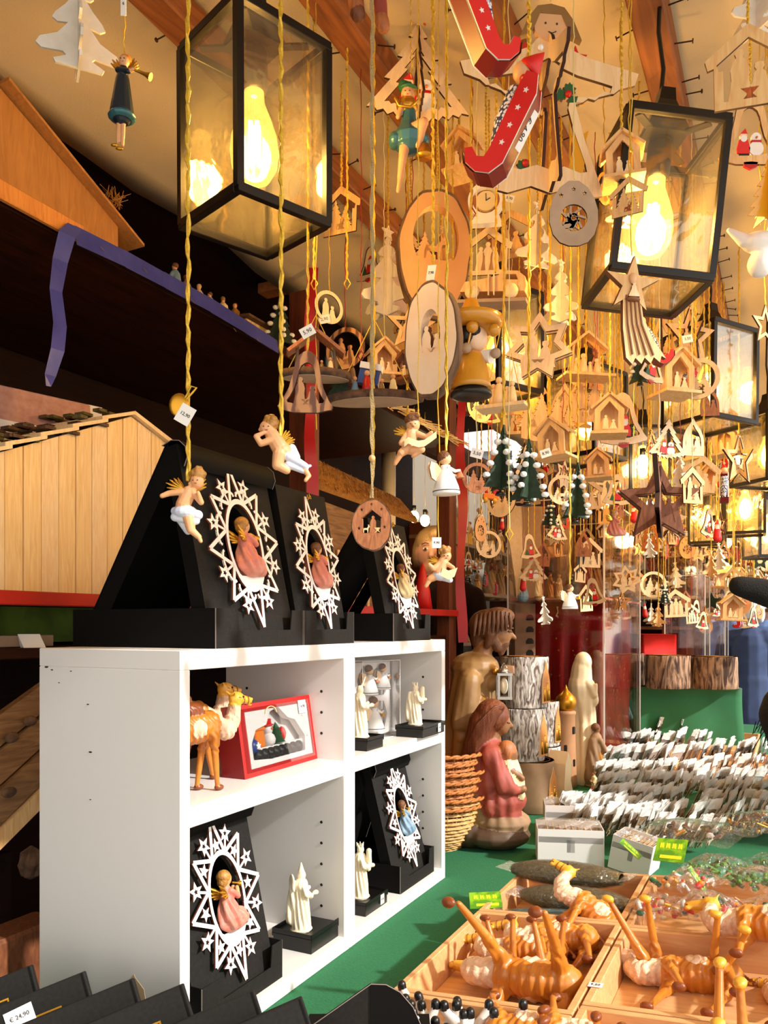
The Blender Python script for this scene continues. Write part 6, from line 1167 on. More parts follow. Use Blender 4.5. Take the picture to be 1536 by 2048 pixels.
# things on the case shelf
zsh = zs+.006
def onz(px, d, z): q = P(px, 0, d); q.z = z; return q
vase = M(); 
for i, (x0, x1, z, q) in enumerate(((-.045, .055, 0, .06), (-.052, .055, .08, .07), (-.07, .06, .2, .08), (-.085, .055, .3, .08), (-.08, .075, .385, .075))): vase.v += [(x0, -q, z), (x1, -q*.6, z), (x1, q, z), (x0, q, z)]
for i in range(4):
    for j in range(4): vase.f.append((i*4+j, i*4+(j+1) % 4, i*4+4+(j+1) % 4, i*4+4+j)); vase.m.append('birch_ply'); vase.s.append(False)
vase.f += [(3, 2, 1, 0), (16, 17, 18, 19)]; vase.m += ['birch_ply']*2; vase.s += [False]*2
solid('carved_block', 'tall pale unpainted wooden sculpture in the acrylic case', 'sculpture', vase.mesh(), onz(1054, 3.42, zsh), R(-8))
solid('carved_block', 'grey wooden slab sculpture behind the pale one', 'sculpture', M().box((0, 0, .17), (.085, .05, .34), 'slice_grey', bv=.01).mesh(), onz(1127, 3.7, zsh), R(20))
for px, d_, key, k, rz, lab in ((1046, 3.3, 'a', .95, 0, 'angel-like figurine at the left of the case shelf'), (1078, 3.32, 'e', .75, 40, 'plain wooden figurine right of the pale sculpture'), (1100, 3.4, 'b', .7, 0, 'ochre figurine in the middle of the case shelf'), (1118, 3.3, 'e', .65, 200, 'plain wooden kneeling figurine near the hanging bell angel'), (1170, 3.42, 'f', 1.35, -30, 'tall dark haired figurine on the case shelf'), (1190, 3.6, 'c', .95, -60, 'tall ochre figurine at the right of the case shelf'), (1160, 3.7, 'c', 1.2, 0, 'robed figurine at the back of the case shelf')):
    solid('wooden_figurine', lab, 'figurine', RBD[key], onz(px, d_, zsh), R(rz), k=k)
t = thing('printed_carton', 'grey carton with arched cut-outs left of the red cloth', 'carton', onz(1044, 3.45, CT+.002), R(8)); hh = EYE+(HZ-1204)/F*3.4-CT-.01
M().box((0, 0, hh/2), (.09, .09, hh), 'slice_grey').build('carton_body', t)
for i in range(4): M().plate([(-.016, 0), (.016, 0), (.016, .014), (.008, .024), (-.008, .024), (-.016, .014)], [], .002, 'black', None, tr(.02, -.046, hh-.07-i*.05)).build('arch_window', t)
solid('small_figurine', 'mother and child figurine inside the lower acrylic case', 'figurine', RBD['f'], on(1245, 1500, CT+.002), R(40), k=1.45)
# ---- green draped block with three pine stumps
gz = EYE-(1378-HZ)/F*4.0; gp = P(1390, 0, 4.05)
def drape(name, lab, cx, cy, w1, w2, h, rz, mt, z0=CT+.001):
    t = thing(name, lab, 'table cover', Vector((cx, cy, z0)), rz); m = M(); n = 64; per = []
    for i in range(n):
        q = i/n*4; k = int(q); f = q-k; c = [(-w1/2, -w2/2), (w1/2, -w2/2), (w1/2, w2/2), (-w1/2, w2/2)]; a, b = c[k], c[(k+1) % 4]; per.append((a[0]+(b[0]-a[0])*f, a[1]+(b[1]-a[1])*f))
    for j in range(7):
        for i, (x, y) in enumerate(per): g = .006*j/6*math.sin(i*.8+1)+.004*math.sin(j*.9)*(j > 0)*math.sin(i*.37); m.v.append((x*(1+g/.2), y*(1+g/.2), h*(1-j/6)))
    for j in range(6):
        for i in range(n): m.f.append((j*n+i, (j+1)*n+i, (j+1)*n+(i+1) % n, j*n+(i+1) % n)); m.m.append(mt); m.s.append(True)
    m.f.append(tuple(range(n-1, -1, -1))); m.m.append(mt); m.s.append(False); m.build('cloth', t); M().box((0, 0, h/2-.004), (w1-.02, w2-.02, h-.01), 'rack_wood').build('box', t); return t
drape('draped_block', 'block draped in green cloth carrying the pine stumps', gp.x, gp.y+.26, .53, .5, gz-CT, R(-8), 'green_cloth')
for px, d_, r, h, lab in ((1334, 4.0, .112, .165, 'left pine stump with rough bark on the green block'), (1428, 3.98, .112, .16, 'right pine stump with rough bark on the green block'), (1246, 4.2, .105, .17, 'pine stump seen through the acrylic case')):
    q = onz(px, d_+.05, gz+.002); 
    if px < 1280: drape('draped_block', 'green draped block behind the acrylic case', q.x, q.y+.05, .24, .3, gz-CT, R(-8), 'green_cloth')
    log('pine_stump', r, h, q, lab, 'bark_brown', None, None, seed=int(px), cat='log')
drape('draped_block', 'block under bright red pleated cloth behind the pine stumps', onz(1305, 4.75, 0).x, 4.75, .2, .2, EYE-(1268-HZ)/F*4.75-CT, R(5), 'red_bright', CT)
# ---- far cupboard and second case
t = thing('wooden_cupboard', 'brown timber cupboard with nativity figures behind the stumps', 'cupboard', onz(1325, 5.3, 0), R(-20))
for x in (-.17, .17): M().box((x, 0, .95), (.05, .05, 1.9), 'post_wood').build('post', t)
for z in (1.05, 1.4, 1.62): M().box((0, .12, z), (.38, .3, .02), 'beam_wood').build('shelf', t)
M().box((0, .28, 1.0), (.38, .02, 1.9), 'rack_wood').build('back_panel', t); M().box((.05, -.028, 1.3), (.02, .01, .9), 'ribbon').build('ribbon', t)
ma_, mb_ = ab(onz(1290, 4.9, 0)); acase('acrylic_case', ma_, mb_-.3, .28, .3, 1.60, 1.98, 'small acrylic case with nativity figures above the left pine stump')
for i, (px, k, key) in enumerate(((1308, 1.0, 'd'), (1326, 1.1, 'a'), (1345, 1.3, 'c'), (1360, 1.0, 'f'))): solid('nativity_figurine', ('pink kneeling', 'white kneeling', 'tall ochre', 'blue and red robed')[i]+' figurine in the small acrylic case', 'figurine', RBD[key], onz(px, 5.0, 1.605), R(rr.uniform(0, 360)), k=k)
t = thing('case_shelf_bracket', 'grey board carrying the small acrylic case', 'shelf', onz(1332, 5.02, 1.585), R(-20)); M().box((0, 0, 0), (.36, .42, .02), 'silver').build('board', t); M().box((0, .15, -.39), (.05, .05, .76), 'post_wood').build('post', t)
for i, (px, d_) in enumerate(((1410, 4.6), (1450, 5.2))): a_, b_2 = ab(onz(px, d_, 0)); acase('acrylic_case', a_, b_2, .3, .22, CT+.002 if d_ < 4.9 else CT, EYE+(HZ-1150)/F*d_, ('tall acrylic case behind the right pine stump', 'tall acrylic case farther back near the people in blue')[i])

# ================================================================ cellophane packs filed in rows
rnd = random.Random(11)
def pack_mesh(seed, card, inner):
    r = random.Random(seed); w_, h = .075, .085; nx, nz = 5, 6; m = M()
    for s_ in (-1, 1):
        o = len(m.v)
        for j in range(nz+1):
            for i in range(nx+1):
                x = (i/nx-.5)*w_; z = j/nz*h; b = math.sin(PI*i/nx)*math.sin(PI*min(1, j/nz*1.25)); m.v.append((x+r.uniform(-.002, .002), s_*(.0008+.004*b+r.uniform(0, .0022)), z+r.uniform(-.002, .002)))
        for j in range(nz):
            for i in range(nx): k = o+j*(nx+1)+i; m.f.append((k, k+1, k+nx+2, k+nx+1)); m.m.append('crinkle_glare' if j >= nz-2 or r.random() < .12 else 'wrap'); m.s.append(False)
    c = M()
    c.box((0, 0, h*.42), (w_*.86, .0015, h*.78), card)
    if inner == 'wood':
        for i in range(3): c.plate([(x*.03+(i-1)*.02, z*.04+.01+.012*(i % 2)) for x, z in star(5, .5, .22)], [], .0022, r.choice(('birch_ply', 'pine_pale', 'star_white')), 'burnt_soft', tr(0, -.0022, 0))
    else: c.box((0, -.0012, h*.3), (w_*.7, .001, h*.3), 'black')
    return m.mesh(), c.mesh()
PK = {'gold': [pack_mesh(i, 'pack_card', 'wood') for i in range(4)], 'white': [pack_mesh(i+9, 'white', 'wood') for i in range(4)], 'dark': [pack_mesh(i+20, 'pack_dark', 'x') for i in range(2)], 'grey': [pack_mesh(i+30, 'pack_grey', 'x') for i in range(3)]}
LB = {'gold': 'gold-toned ornament pack in cellophane filed in the rows on the counter', 'white': 'white ornament pack in cellophane filed in the rows on the counter', 'dark': 'dark brown card pack in the rearmost row before the green block', 'grey': 'grey and black card pack in the rows before the green block'}
np_ = 0
def pack(kind, loc, rz, lean, k, roll=0, lab=None, grp=None):
    global np_; np_ += 1
    a, c = rnd.choice(PK[kind]); o = put('ornament_pack', a, None, mtx=Matrix.Translation(loc) @ rot(0, 0, rz) @ rot(lean, roll, 0) @ sc(k), label=lab or LB[kind], cat='pack', group=grp); put('card', c, o)
def tray(name, M4, u0, u1, v0, v1, h, lab, mt='tray_wood', th=.011, grp=None, z0=-.0):
    t = put(name, None, None, mtx=M4 @ tr(u0, v0, z0-h), label=lab, cat='tray', group=grp); U, V = u1-u0, v1-v0
    for c, d_, nm in (((U/2, th/2, h/2), (U, th, h), 'side_wall'), ((U/2, V-th/2, h/2), (U, th, h), 'side_wall'), ((th/2, V/2, h/2), (th, V-2*th, h), 'side_wall'), ((U-th/2, V/2, h/2), (th, V-2*th, h), 'side_wall'), ((U/2, V/2, .003), (U-2*th, V-2*th, .006), 'bottom_board')): M().box(c, d_, mt, bv=.0012).build(nm, t)
    return t
rows = [(1292, 1420, 1470, 'dark', 14), (1200, 1412, 1500, 'grey', 17), (1400, 1530, 1522, 'grey', 17), (1196, 1390, 1532, 'white', 16), (1400, 1530, 1548, 'gold', 14), (1190, 1400, 1560, 'gold', 14), (1190, 1385, 1588, 'gold', 13), (1392, 1560, 1578, 'white', 14), (1392, 1560, 1602, 'gold', 14), (1200, 1350, 1616, 'gold', 14), (1400, 1560, 1630, 'white', 14), (1120, 1290, 1640, 'white', 12), (1290, 1390, 1652, 'gold', 12), (1140, 1320, 1664, 'gold', 13), (1400, 1560, 1655, 'gold', 16), (1300, 1420, 1688, 'gold', 14)]
zr = CT+.045
RN = ('rearmost', 'second rearmost', 'third rearmost', 'fourth rearmost', 'fifth rearmost', 'sixth rearmost', 'seventh rearmost', 'eighth rearmost', 'seventh frontmost', 'sixth frontmost', 'fifth frontmost', 'fourth frontmost', 'third frontmost', 'second frontmost', 'frontmost', 'lowest')
for ri, (x0, x1, y, kind, st) in enumerate(rows):
    x = x0; lab = '%s pack in cellophane in the %s row' % ({'gold': 'gold-toned ornament', 'white': 'white ornament', 'dark': 'dark brown card', 'grey': 'grey and black card'}[kind], RN[ri])
    while x < x1:
        q = Pz(x, y+rnd.uniform(-4, 4), zr if kind in ('dark', 'grey') else zr-.02+rnd.uniform(0, .02)); pack(kind, q, math.degrees(SROT)-90+76+rnd.uniform(-10, 10), rnd.uniform(14, 30), (1.15 if y < 1540 else 1.0)*rnd.uniform(.9, 1.1), rnd.uniform(-10, 10), lab, 'packs of the '+RN[ri]+' row'); x += st*.72*rnd.uniform(.75, 1.2)
print('PACKS', np_)
SX = Matrix.Translation((0, 0, 0))
def stray(x0, x1, y0, y1, h, lab):
    p_, q_ = Pz(x0, y1, CT), Pz(x1, y0, CT); (a, b), (c, e) = ab(p_), ab(q_)
    tray('wooden_crate', Matrix.Translation(C0+Vector((0, 0, CT+.002+h))) @ Matrix.Rotation(SROT-PI/2, 4, 'Z'), -max(b, e), -min(b, e), min(a, c), max(a, c), h, lab, th=.010)
for a0, a1, b0, b1, lab in ((2.32, 3.02, -.72, -.28, 'low wooden crate holding the nearer cellophane rows'), (3.05, 3.75, -.62, -.12, 'low wooden crate holding the far card pack rows')):
    tray('wooden_crate', Matrix.Translation(C0+Vector((0, 0, CT+.05))) @ Matrix.Rotation(SROT-PI/2, 4, 'Z'), -b1, -b0, a0, a1, .045, lab, th=.010)
# ---- white open cartons with packs inside
def carton(px, py, w_, dp, h, rz, tilt, lab):
    t = put('white_carton', None, None, mtx=Matrix.Translation(on(px, py)) @ rot(0, 0, rz) @ rot(0, tilt, 0), label=lab, cat='carton', group='white open cartons'); e = .002
    for c, d_ in (((0, -dp/2, h/2), (w_, e, h)), ((0, dp/2, h/2), (w_, e, h)), ((-w_/2, 0, h/2), (e, dp, h)), ((w_/2, 0, h/2), (e, dp, h))): M().box(c, d_, 'carton').build('side_wall', t)
    M().box((0, 0, .001), (w_, dp, .002), 'carton').build('bottom', t); M().box((0, -dp/2-.0006, h*.72), (w_*.98, .0008, h*.16), 'wrap').box((0, -dp/2-.0006, h*.55), (w_*.12, .0008, h*.34), 'wrap').build('clear_tape', t)
    nx = 8; m = M()
    for j in range(5):
        for i in range(nx+1): m.v.append(((i/nx-.5)*w_*.98, (j/4-.5)*dp*.96, h*.98+rnd.uniform(0, .012)))
    for j in range(4):
        for i in range(nx): k = j*(nx+1)+i; m.f.append((k, k+1, k+nx+2, k+nx+1)); m.m.append('cello'); m.s.append(False)
    m.build('plastic_film', t); c = M()
    for i in range(9): c.box(((i/8-.5)*w_*.8, 0, h*.52), (.0016, dp*.85, h*.8), 'birch_ply', rot(0, 6, 0))
    c.build('packed_ornaments', t, kind='stuff')
carton(1138, 1722, .165, .10, .094, -8, 0, 'white carton nearest the moss bags, full of wooden ornaments')
carton(1146, 1672, .165, .09, .098, -8, 0, 'white carton right behind the nearest one, film bulging out')
carton(1266, 1738, .10, .09, .085, -35, 10, 'small tilted white carton right of the two larger ones')

# ================================================================ compartment trays on the slanted stand
T0 = S(.20485, -.22904, CT+.078); e2 = (-B_+Vector((0, 0, .08))).normalized(); nn = e2.cross(A_).normalized()
TM = Matrix(((e2.x, A_.x, nn.x, T0.x), (e2.y, A_.y, nn.y, T0.y), (e2.z, A_.z, nn.z, T0.z), (0, 0, 0, 1)))
GT = 'beech trays of the slanted stand'; TH_ = .058
for u0, u1, v0, v1, lab in ((-.006, .262, .004, .368, 'beech tray heaped with toy camels, the left one'), (.266, .62, .038, .350, 'beech tray with toy camels at the right edge of the view'), (-.006, .262, .372, .672, 'beech tray holding the moss and sand bags'), (.266, .66, .354, .672, 'beech tray under the clear bags of painted figures'), (-.006, .262, -.36, .0, 'beech tray with white calves in the front row'), (.266, .62, -.36, .034, 'beech tray with upturned camel legs in the front row')):
    tray('beech_tray', TM, u0, u1, v0, v1, TH_, lab, grp=GT)
st = put('tray_stand', None, None, mtx=TM, label='low slanted stand carrying the beech trays', cat='stand')
M().box((.31, .156, -TH_-.006), (.64, 1.02, .008), 'pine').build('board', st)
tg = put('price_label', None, None, mtx=TM @ tr(.272, .10, .0012) @ rot(-90), label='white price label on the rim between the camel trays', cat='label'); M().box((0, 0, 0), (.020, .0006, .015), 'paper').build('paper', tg); put('writing', text_mesh('9,50', .008), tg, mtx=tr(0, -.0006, 0) @ rot(90))
def tc(pose, u, v, w_, r, lab, k=1.0, grp='toy camels heaped in the beech trays'): return camel(pose, lab, TM @ tr(u, v, -TH_+w_) @ rot(*r), grp, k)
tc('sprawl', .160, .012, .086, (110, 0, 176), 'largest sprawling camel in the front of the left tray, belly out, legs spread', .92)
tc('tuck', .140, .195, .118, (192, 8, 165), 'camel on its back behind the first one, muzzle at the left tray wall', .78)
tc('walk', .175, .305, .030, (75, -34, 168), 'camel rearing its head over the back rim of the left tray', .72)
tc('stand', .15, .150, .034, (88, 0, 190), 'camel lying on its side under the heap in the left tray', .72)
tc('walk', .185, .20, .036, (86, 0, 188), 'camel lying on its side at the right wall of the left tray', .74)
tc('tuck', .19, .065, .034, (84, 0, 12), 'camel lying on its side at the front wall with feet to the right', .7)
tc('flail', .375, .26, .128, (176, -6, 172), 'camel with wool showing and bundled legs upright in the right tray', .80)
tc('walk', .40, .14, .036, (95, 0, 184), 'camel lying in front in the right tray, head to the left', .80)
tc('tuck', .49, .20, .070, (78, 4, 172), 'camel lying on top in the right tray, pale mane up', .80)
tc('stand', .54, .11, .036, (100, 0, 160), 'dark legged camel at the right end of the right tray', .75)
tc('flail', .445, -.06, .130, (178, 0, 82), 'camel in the front row with two legs straight up', .9)
tc('tuck', .215, -.10, .085, (170, 0, 60), 'camel in the front row with one hoof above the rim', .8)
tc('tuck', .33, -.10, .085, (176, 0, 100), 'camel in the front row behind the right-hand rim', .8)
def cow_pts(k):
    B = [('e', (0, 0, .075), (.046, .028, .028), 'cow'), ('c', (.036, 0, .08), (.052, 0, .098), .016, .012, 'cow'), ('e', (.060, 0, .102), (.016, .010, .010), 'cow'), ('e', (.076, 0, .097), (.006, .007, .006), 'skin'), ('c', (.054, .008, .11), (.05, .02, .112), .004, .002, 'cow'), ('c', (.054, -.008, .11), (.05, -.02, .112), .004, .002, 'cow')]
    for x, y, f in ((.03, .014, .014), (.03, -.014, -.006), (-.03, .014, -.012), (-.03, -.014, .01)): B += [('c', (x, y, .07), (x+f*.6, y, .045), .012, .008, 'cow'), ('c', (x+f*.6, y, .045), (x+f*1.8, y, .026), .0075, .006, 'cow'), ('c', (x+f*1.8, y, .024), (x+f*1.8, y, .019), .0066, .0066, 'black')]
    return [tuple([p[0]]+[tuple(Vector(q)*k) if isinstance(q, tuple) else (q*k if isinstance(q, float) else q) for q in p[1:]]) for p in B]
COW = blob(cow_pts(1), .0021, 1)
for i, (u, v, w_, r) in enumerate(((.06, -.035, .088, (178, 0, 160)), (.105, -.05, .092, (172, 4, 40)), (.155, -.04, .09, (184, 0, 200)), (.03, -.08, .08, (160, 0, 90)), (.10, -.11, .085, (178, 10, 300)), (.19, -.07, .04, (88, 0, 20)), (.15, -.12, .09, (180, 0, 120)))):
    put('calf_figurine', COW, None, mtx=TM @ tr(u, v, -TH_+w_) @ rot(*r), label=('white calf on its back at the left of the front tray', 'white calf with legs spread in the middle of the front tray', 'white calf upside down beside the camel hoof', 'white calf tipped over at the front left corner', 'white calf on its back in the second row of the front tray', 'white calf lying on its side at the divider', 'white calf upside down near the front of its tray')[i], cat='calf', group='white calves in the front tray')
# ---- bags of moss, sand and painted figures
def bag(name, lab, u, v, z, L, r, rz, fill, seed=1, flat=.62, tx=0):
    rn = random.Random(seed); t = put(name, None, None, mtx=TM @ tr(u, v, z) @ rot(0, 0, rz), label=lab, cat='bag')
    def bod(m, mt, e, amp, n=22, k=14):
        for i in range(k+1):
            f = i/k; q = max(.12, math.sin(PI*min(max(f, .03), .97))**.32)
            for j in range(n): a = 2*PI*j/n; rr_ = (r*q+e)*(1+rn.uniform(-amp, amp)); m.v.append(((f-.5)*L, rr_*math.cos(a), rr_*math.sin(a)*flat))
        o = 0
        for i in range(k):
            for j in range(n): m.f.append((i*n+j, i*n+(j+1) % n, (i+1)*n+(j+1) % n, (i+1)*n+j)); m.m.append(mt); m.s.append(mt != 'bagfilm')
    m = M(); bod(m, fill, -.002, .012); m.build('filling', t, kind='stuff'); m = M(); bod(m, 'bagfilm', .001, .035, 18, 16)
    m.build('clear_bag', t)
    for s_ in (-1, 1):
        e = M().add([(s_*L*.49, -r*.6, 0), (s_*L*.49, r*.6, .002), (s_*(L*.49+.03), r*.9, .006), (s_*(L*.49+.03), -r*.9, .01), (s_*(L*.49+.015), 0, .012)], [(0, 1, 4), (1, 2, 4), (2, 3, 4), (3, 0, 4)], 'cello'); e.build('bag_end', t)
    return t
bag('moss_bag', 'long clear bag packed with brown-green moss on top of the pile', .105, .60, .012, .235, .040, -8, 'moss', 2)
bag('moss_bag', 'flatter bag of dark brown bark mulch under the moss bag', .140, .520, -.015, .215, .040, -6, 'moss', 3)
bag('sand_bag', 'bag of blue-grey sand lying in front of the mulch bag', .130, .442, -.030, .22, .034, -3, 'lake_blue', 4, .5)
def label_card(lab, loc, mtx, w_=.05, h=.045):
    t = put('paper_label', None, None, mtx=mtx, label=lab, cat='label'); M().box((0, 0, 0), (w_, .001, h), 'label_green').build('card', t)
    m = M()
    for i in range(4): m.plate([(x*w_*.16-w_*.3+i*w_*.2, z*h*.22+h*.18) for x, z in ((-.4, -.5), (-.1, -.5), (0, 0), (.1, -.5), (.4, -.5), (.3, .5), (.05, .5), (0, .1), (-.1, .5), (-.4, .5))], [], .0008, 'label_yellow', None, tr(0, -.0008, 0))
    m.box((w_*.05, -.0008, -h*.30), (w_*.7, .0008, h*.14), 'label_yellow').build('yellow_print', t); return t
label_card('green and yellow label card lying at the left of the sand bag', None, TM @ tr(-.010, .425, .002) @ rot(-72, 0, 22), .062, .052)
label_card('green and yellow label on the clear moss bags at the right', None, TM @ tr(.315, .62, .065) @ rot(-50, 0, -10), .06, .055)
label_card('thin green label strip standing before the tilted carton', None, TM @ tr(.235, .635, .06) @ rot(-20, 45, 10), .05, .012)
label_card('green label strip folded on a clear bag by the right tray rim', None, TM @ tr(.375, .50, .045) @ rot(-60, 60, 0), .05, .012)
def fbag(name, lab, u, v, z, w_, h, rz, fills, seed):
    rn = random.Random(seed); t = put(name, None, None, mtx=TM @ tr(u, v, z) @ rot(0, 0, rz), label=lab, cat='bag'); m = M()
    for i in range(34): 
        mt = rn.choice(fills); x, y, q = rn.uniform(-.36, .36)*w_, rn.uniform(-.34, .34)*h, rn.uniform(.004, .009)
        if rn.random() < .5: m.ball((x, y, .004+rn.uniform(0, .012)), (q, q*.8, q*.7), mt, 7)
        else: m.tube([(x, y, .006), (x+rn.uniform(-.02, .02), y+rn.uniform(-.02, .02), .016)], q*.55, mt, 6)
    m.build('contents', t, kind='stuff'); m = M(); nx, ny = 12, 10
    for j in range(ny+1):
        for i in range(nx+1): b = math.sin(PI*i/nx)*math.sin(PI*j/ny); m.v.append(((i/nx-.5)*w_+rn.uniform(-.004, .004), (j/ny-.5)*h+rn.uniform(-.004, .004), .004+.026*b+rn.uniform(0, .010)))
    for j in range(ny):
        for i in range(nx): k = j*(nx+1)+i; m.f.append((k, k+1, k+nx+2, k+nx+1)); m.m.append('bagfilm'); m.s.append(False)
    m.build('clear_bag', t)
FC = ('red_bright', 'green', 'white', 'robe_cream', 'orange', 'yellow', 'skin'); FG = ('moss_green', 'moss_green', 'moss'); FD = ('black', 'gold', 'moss', 'green_dark', 'burnt_soft', 'white')
for nm, lab, u, v, z, w_, h, rz, f, sd in (('figure_bag', 'clear bag of tiny red and green painted figures at the left of its tray', .315, .43, .0, .11, .12, 20, FC, 1), ('figure_bag', 'clear bag of painted figures behind the camel bundle of legs', .40, .42, .012, .12, .12, -30, FC, 2), ('figure_bag', 'clear bag of red painted figures on top of the pile', .36, .50, .03, .12, .10, 60, FC, 3),
        ('figure_bag', 'clear bag of coloured figures at the right edge behind the camels', .51, .40, .02, .13, .12, 10, FC, 4), ('moss_pack', 'clear bag of fresh green moss under the green label', .40, .60, .03, .13, .12, 25, FG, 5), ('moss_pack', 'clear bag of pale green moss at the right edge', .48, .53, .03, .13, .12, -20, FG, 6), ('moss_pack', 'clear bag of green reindeer moss farther right behind the label', .52, .64, .03, .15, .13, 5, FG, 7),
        ('branch_bag', 'clear bag of dark artificial twigs behind the label', .34, .76, .06, .22, .18, -15, FD, 8), ('branch_bag', 'clear bag of dark gold-tipped twigs at the right edge', .50, .78, .08, .24, .20, 15, FD, 9)):
    fbag(nm, lab, u, v, z, w_, h, rz, f, sd)
# ================================================================ black flat boxes in the lower left corner
for i, (px, py) in enumerate(((62, 1930), (168, 1943), (266, 1957), (366, 1968), (508, 1980), (604, 1994))):
    d_ = 1.09-.034*i; t = put('flat_gift_box', None, None, mtx=Matrix.Translation(P(px, py, d_)) @ rot(-14, 0, 0) @ rot(0, -21, 0) @ rot(0, 0, 8), label=('leftmost', 'price-tagged second', 'third from the left', 'fourth from the left', 'fifth from the left', 'rightmost')[i]+' black flat gift box of the leaning row', cat='gift box', group='black flat gift boxes leaning in a row')
    w_, h, e = .17, .20, .012
    M().box((-w_/2, e/2, -h/2), (w_, e, h), 'card_black', bv=.0012).build('lid', t); M().box((-.0035, e/2, -h/2), (.0022, e*1.12, h*.99), 'card_black2').build('spine', t)
    m = M().bars([(-w_+.03, -.03), (-.038, -.03), (-.038, -h+.03), (-w_+.03, -h+.03)], .0022, .0008, 'gold', None, True, tr(0, -.0004, 0)); m.build('gold_frame', t)
    if i == 1: tag_on(t, tr(-.088, -.0012, -.022) @ rot(0, -4, 0), '\u20ac 24,90', .036, .022)
t = thing('open_black_box', 'open black card box with a curved flap at the bottom edge', 'box', P(735, 2200, .96))
s = .96/F; q = lambda x, y: ((x-735)*s, (2200-y)*s)
M().plate([q(*c) for c in ((560, 2190), (628, 2046), (742, 1966), (742, 2190))], [], .002, 'card_black').build('side_flap', t)
M().plate([q(*c) for c in ((742, 2190), (742, 1966), (772, 1967), (800, 1982), (826, 2012), (842, 2048), (850, 2190))], [], .002, 'card_black2', None, tr(0, -.002, 0)).build('curved_flap', t)
M().tube([(*(q(*c)[0:1]), -.003, q(*c)[1]) for c in ((628, 2046), (742, 1966), (772, 1967), (800, 1982), (826, 2012), (842, 2048))], .0006, 'card_edge', 4).build('cut_edge', t)
M().box((.0, .06, .025), (.16, .10, .05), 'card_black2').build('box_body', t)
# ================================================================ things in the rack
def houseplanks():
    b = BR+.03
    t = thing('plank_house', 'big crib house of upright pale planks on the red-edged shelf', 'crib house', S(0, b, LEDGE), SROT)
    xs = [-60, -20, 10, 47, 83, 118, 152, 184, 215, 246, 275, 303, 332]
    def topy(x): return 905-(x)*.275 if x < 262 else 833+(x-262)*.74
    for i, (x0, x1) in enumerate(zip(xs, xs[1:])):
        q = [az(x0+.8, 1184+x0*.03, b), az(x1-.8, 1184+x1*.03, b), az(x1-.8, topy(x1), b), az(x0+.8, topy(x0), b)]
        if x0 < 262 < x1: q.insert(3, az(262, topy(262), b))
        o = (i % 3)*.0006; m = M(); V = [(a, o, z-LEDGE) for a, z in q]+[(a, .008, z-LEDGE) for a, z in q]; n = len(q)
        V = [(a, y, max(z, .0)) for a, y, z in V]
        m.add(V, [tuple(range(n)), tuple(range(2*n-1, n-1, -1))]+[(k, k+n, (k+1) % n+n, (k+1) % n) for k in range(n)], ('pine_house', 'pine_pale', 'pine_house')[i % 3]); m.build('plank', t)
    ar, zr_ = az(262, 830, b); al, zl = az(-60, topy(-60)-2, b); a2, z2 = az(334, topy(334)-2, b)
    for i in range(5):                                              # overlapping bark-faced boards on the left slope
        f0, f1 = i/5, (i+1)/5+.04; m = M(); x0, x1 = ar+(al-ar)*f0, ar+(al-ar)*f1; y0, y1 = zr_+(zl-zr_)*f0-LEDGE, zr_+(zl-zr_)*f1-LEDGE
        m.add([(x0, -.012, y0+.0), (x1, -.012, y1+.008), (x1, .30, y1+.008), (x0, .30, y0), (x0, -.012, y0+.007), (x1, -.012, y1+.016), (x1, .30, y1+.016), (x0, .30, y0+.007)], [(0, 1, 5, 4), (1, 2, 6, 5), (4, 5, 6, 7), (0, 3, 2, 1), (2, 3, 7, 6)], 'pine_pale'); m.build('roof_board', t)
        c = M(); rr = random.Random(i)
        for j in range(26): c.box((x0+(x1-x0)*rr.random(), rr.uniform(-.008, .28), y0+(y1-y0)*.5+.014), (rr.uniform(.008, .03), rr.uniform(.01, .03), .006), 'bark_dark' if j % 3 else 'moss', tr(0, 0, 0))
        c.build('bark_chips', t, kind='stuff')
    M().add([(ar, -.012, zr_-LEDGE), (a2+.01, -.012, z2-LEDGE-.006), (a2+.01, .3, z2-LEDGE-.006), (ar, .3, zr_-LEDGE), (ar, -.012, zr_-LEDGE+.008), (a2+.01, -.012, z2-LEDGE+.004), (a2+.01, .3, z2-LEDGE+.004), (ar, .3, zr_-LEDGE+.008)], [(0, 4, 5, 1), (1, 5, 6, 2), (4, 7, 6, 5), (0, 1, 2, 3)], 'pine_pale').build('roof_board', t)
    M().box(((al+a2)/2, .15, .12), (a2-al-.01, .27, .24), 'pine_house').build('inner_box', t)
houseplanks()
def gable(name, lab, pts, b, base, th, wallm, roofm, roof, dp=.28):
    t = thing(name, lab, 'crib house', S(0, b, base), SROT); q = [az(x, y, b) for x, y in pts]; n = len(q)
    M().add([(a, y, max(z-base, 0)) for y in (0, dp) for a, z in q], [tuple(range(n)), tuple(range(2*n-1, n-1, -1))]+[(k, k+n, (k+1) % n+n, (k+1) % n) for k in range(n)], wallm).build('gable_wall', t)
    for (x0, y0), (x1, y1) in roof:
        (a, z), (c, e) = az(x0, y0, b), az(x1, y1, b); M().add([(a, -.025, z-base), (c, -.025, e-base), (c, dp+.02, e-base), (a, dp+.02, z-base), (a, -.025, z-base+th), (c, -.025, e-base+th), (c, dp+.02, e-base+th), (a, dp+.02, z-base+th)], [(0, 1, 5, 4), (1, 2, 6, 5), (4, 5, 6, 7), (0, 3, 2, 1), (2, 3, 7, 6), (3, 0, 4, 7)], roofm).build('roof_panel', t)
    return t
gable('plywood_house', 'orange-lit plywood crib house with a long sloping roof on the high shelf', [(-160, 330), (236, 512), (236, 452), (2, 178), (-60, 120), (-160, 120)], BR+.05, SH1, .006, 'post_ply', 'post_ply', [((0, 168), (272, 498))])
m = M(); rr = random.Random(3)
a0_, z0_ = az(205, 400, BR+.1)
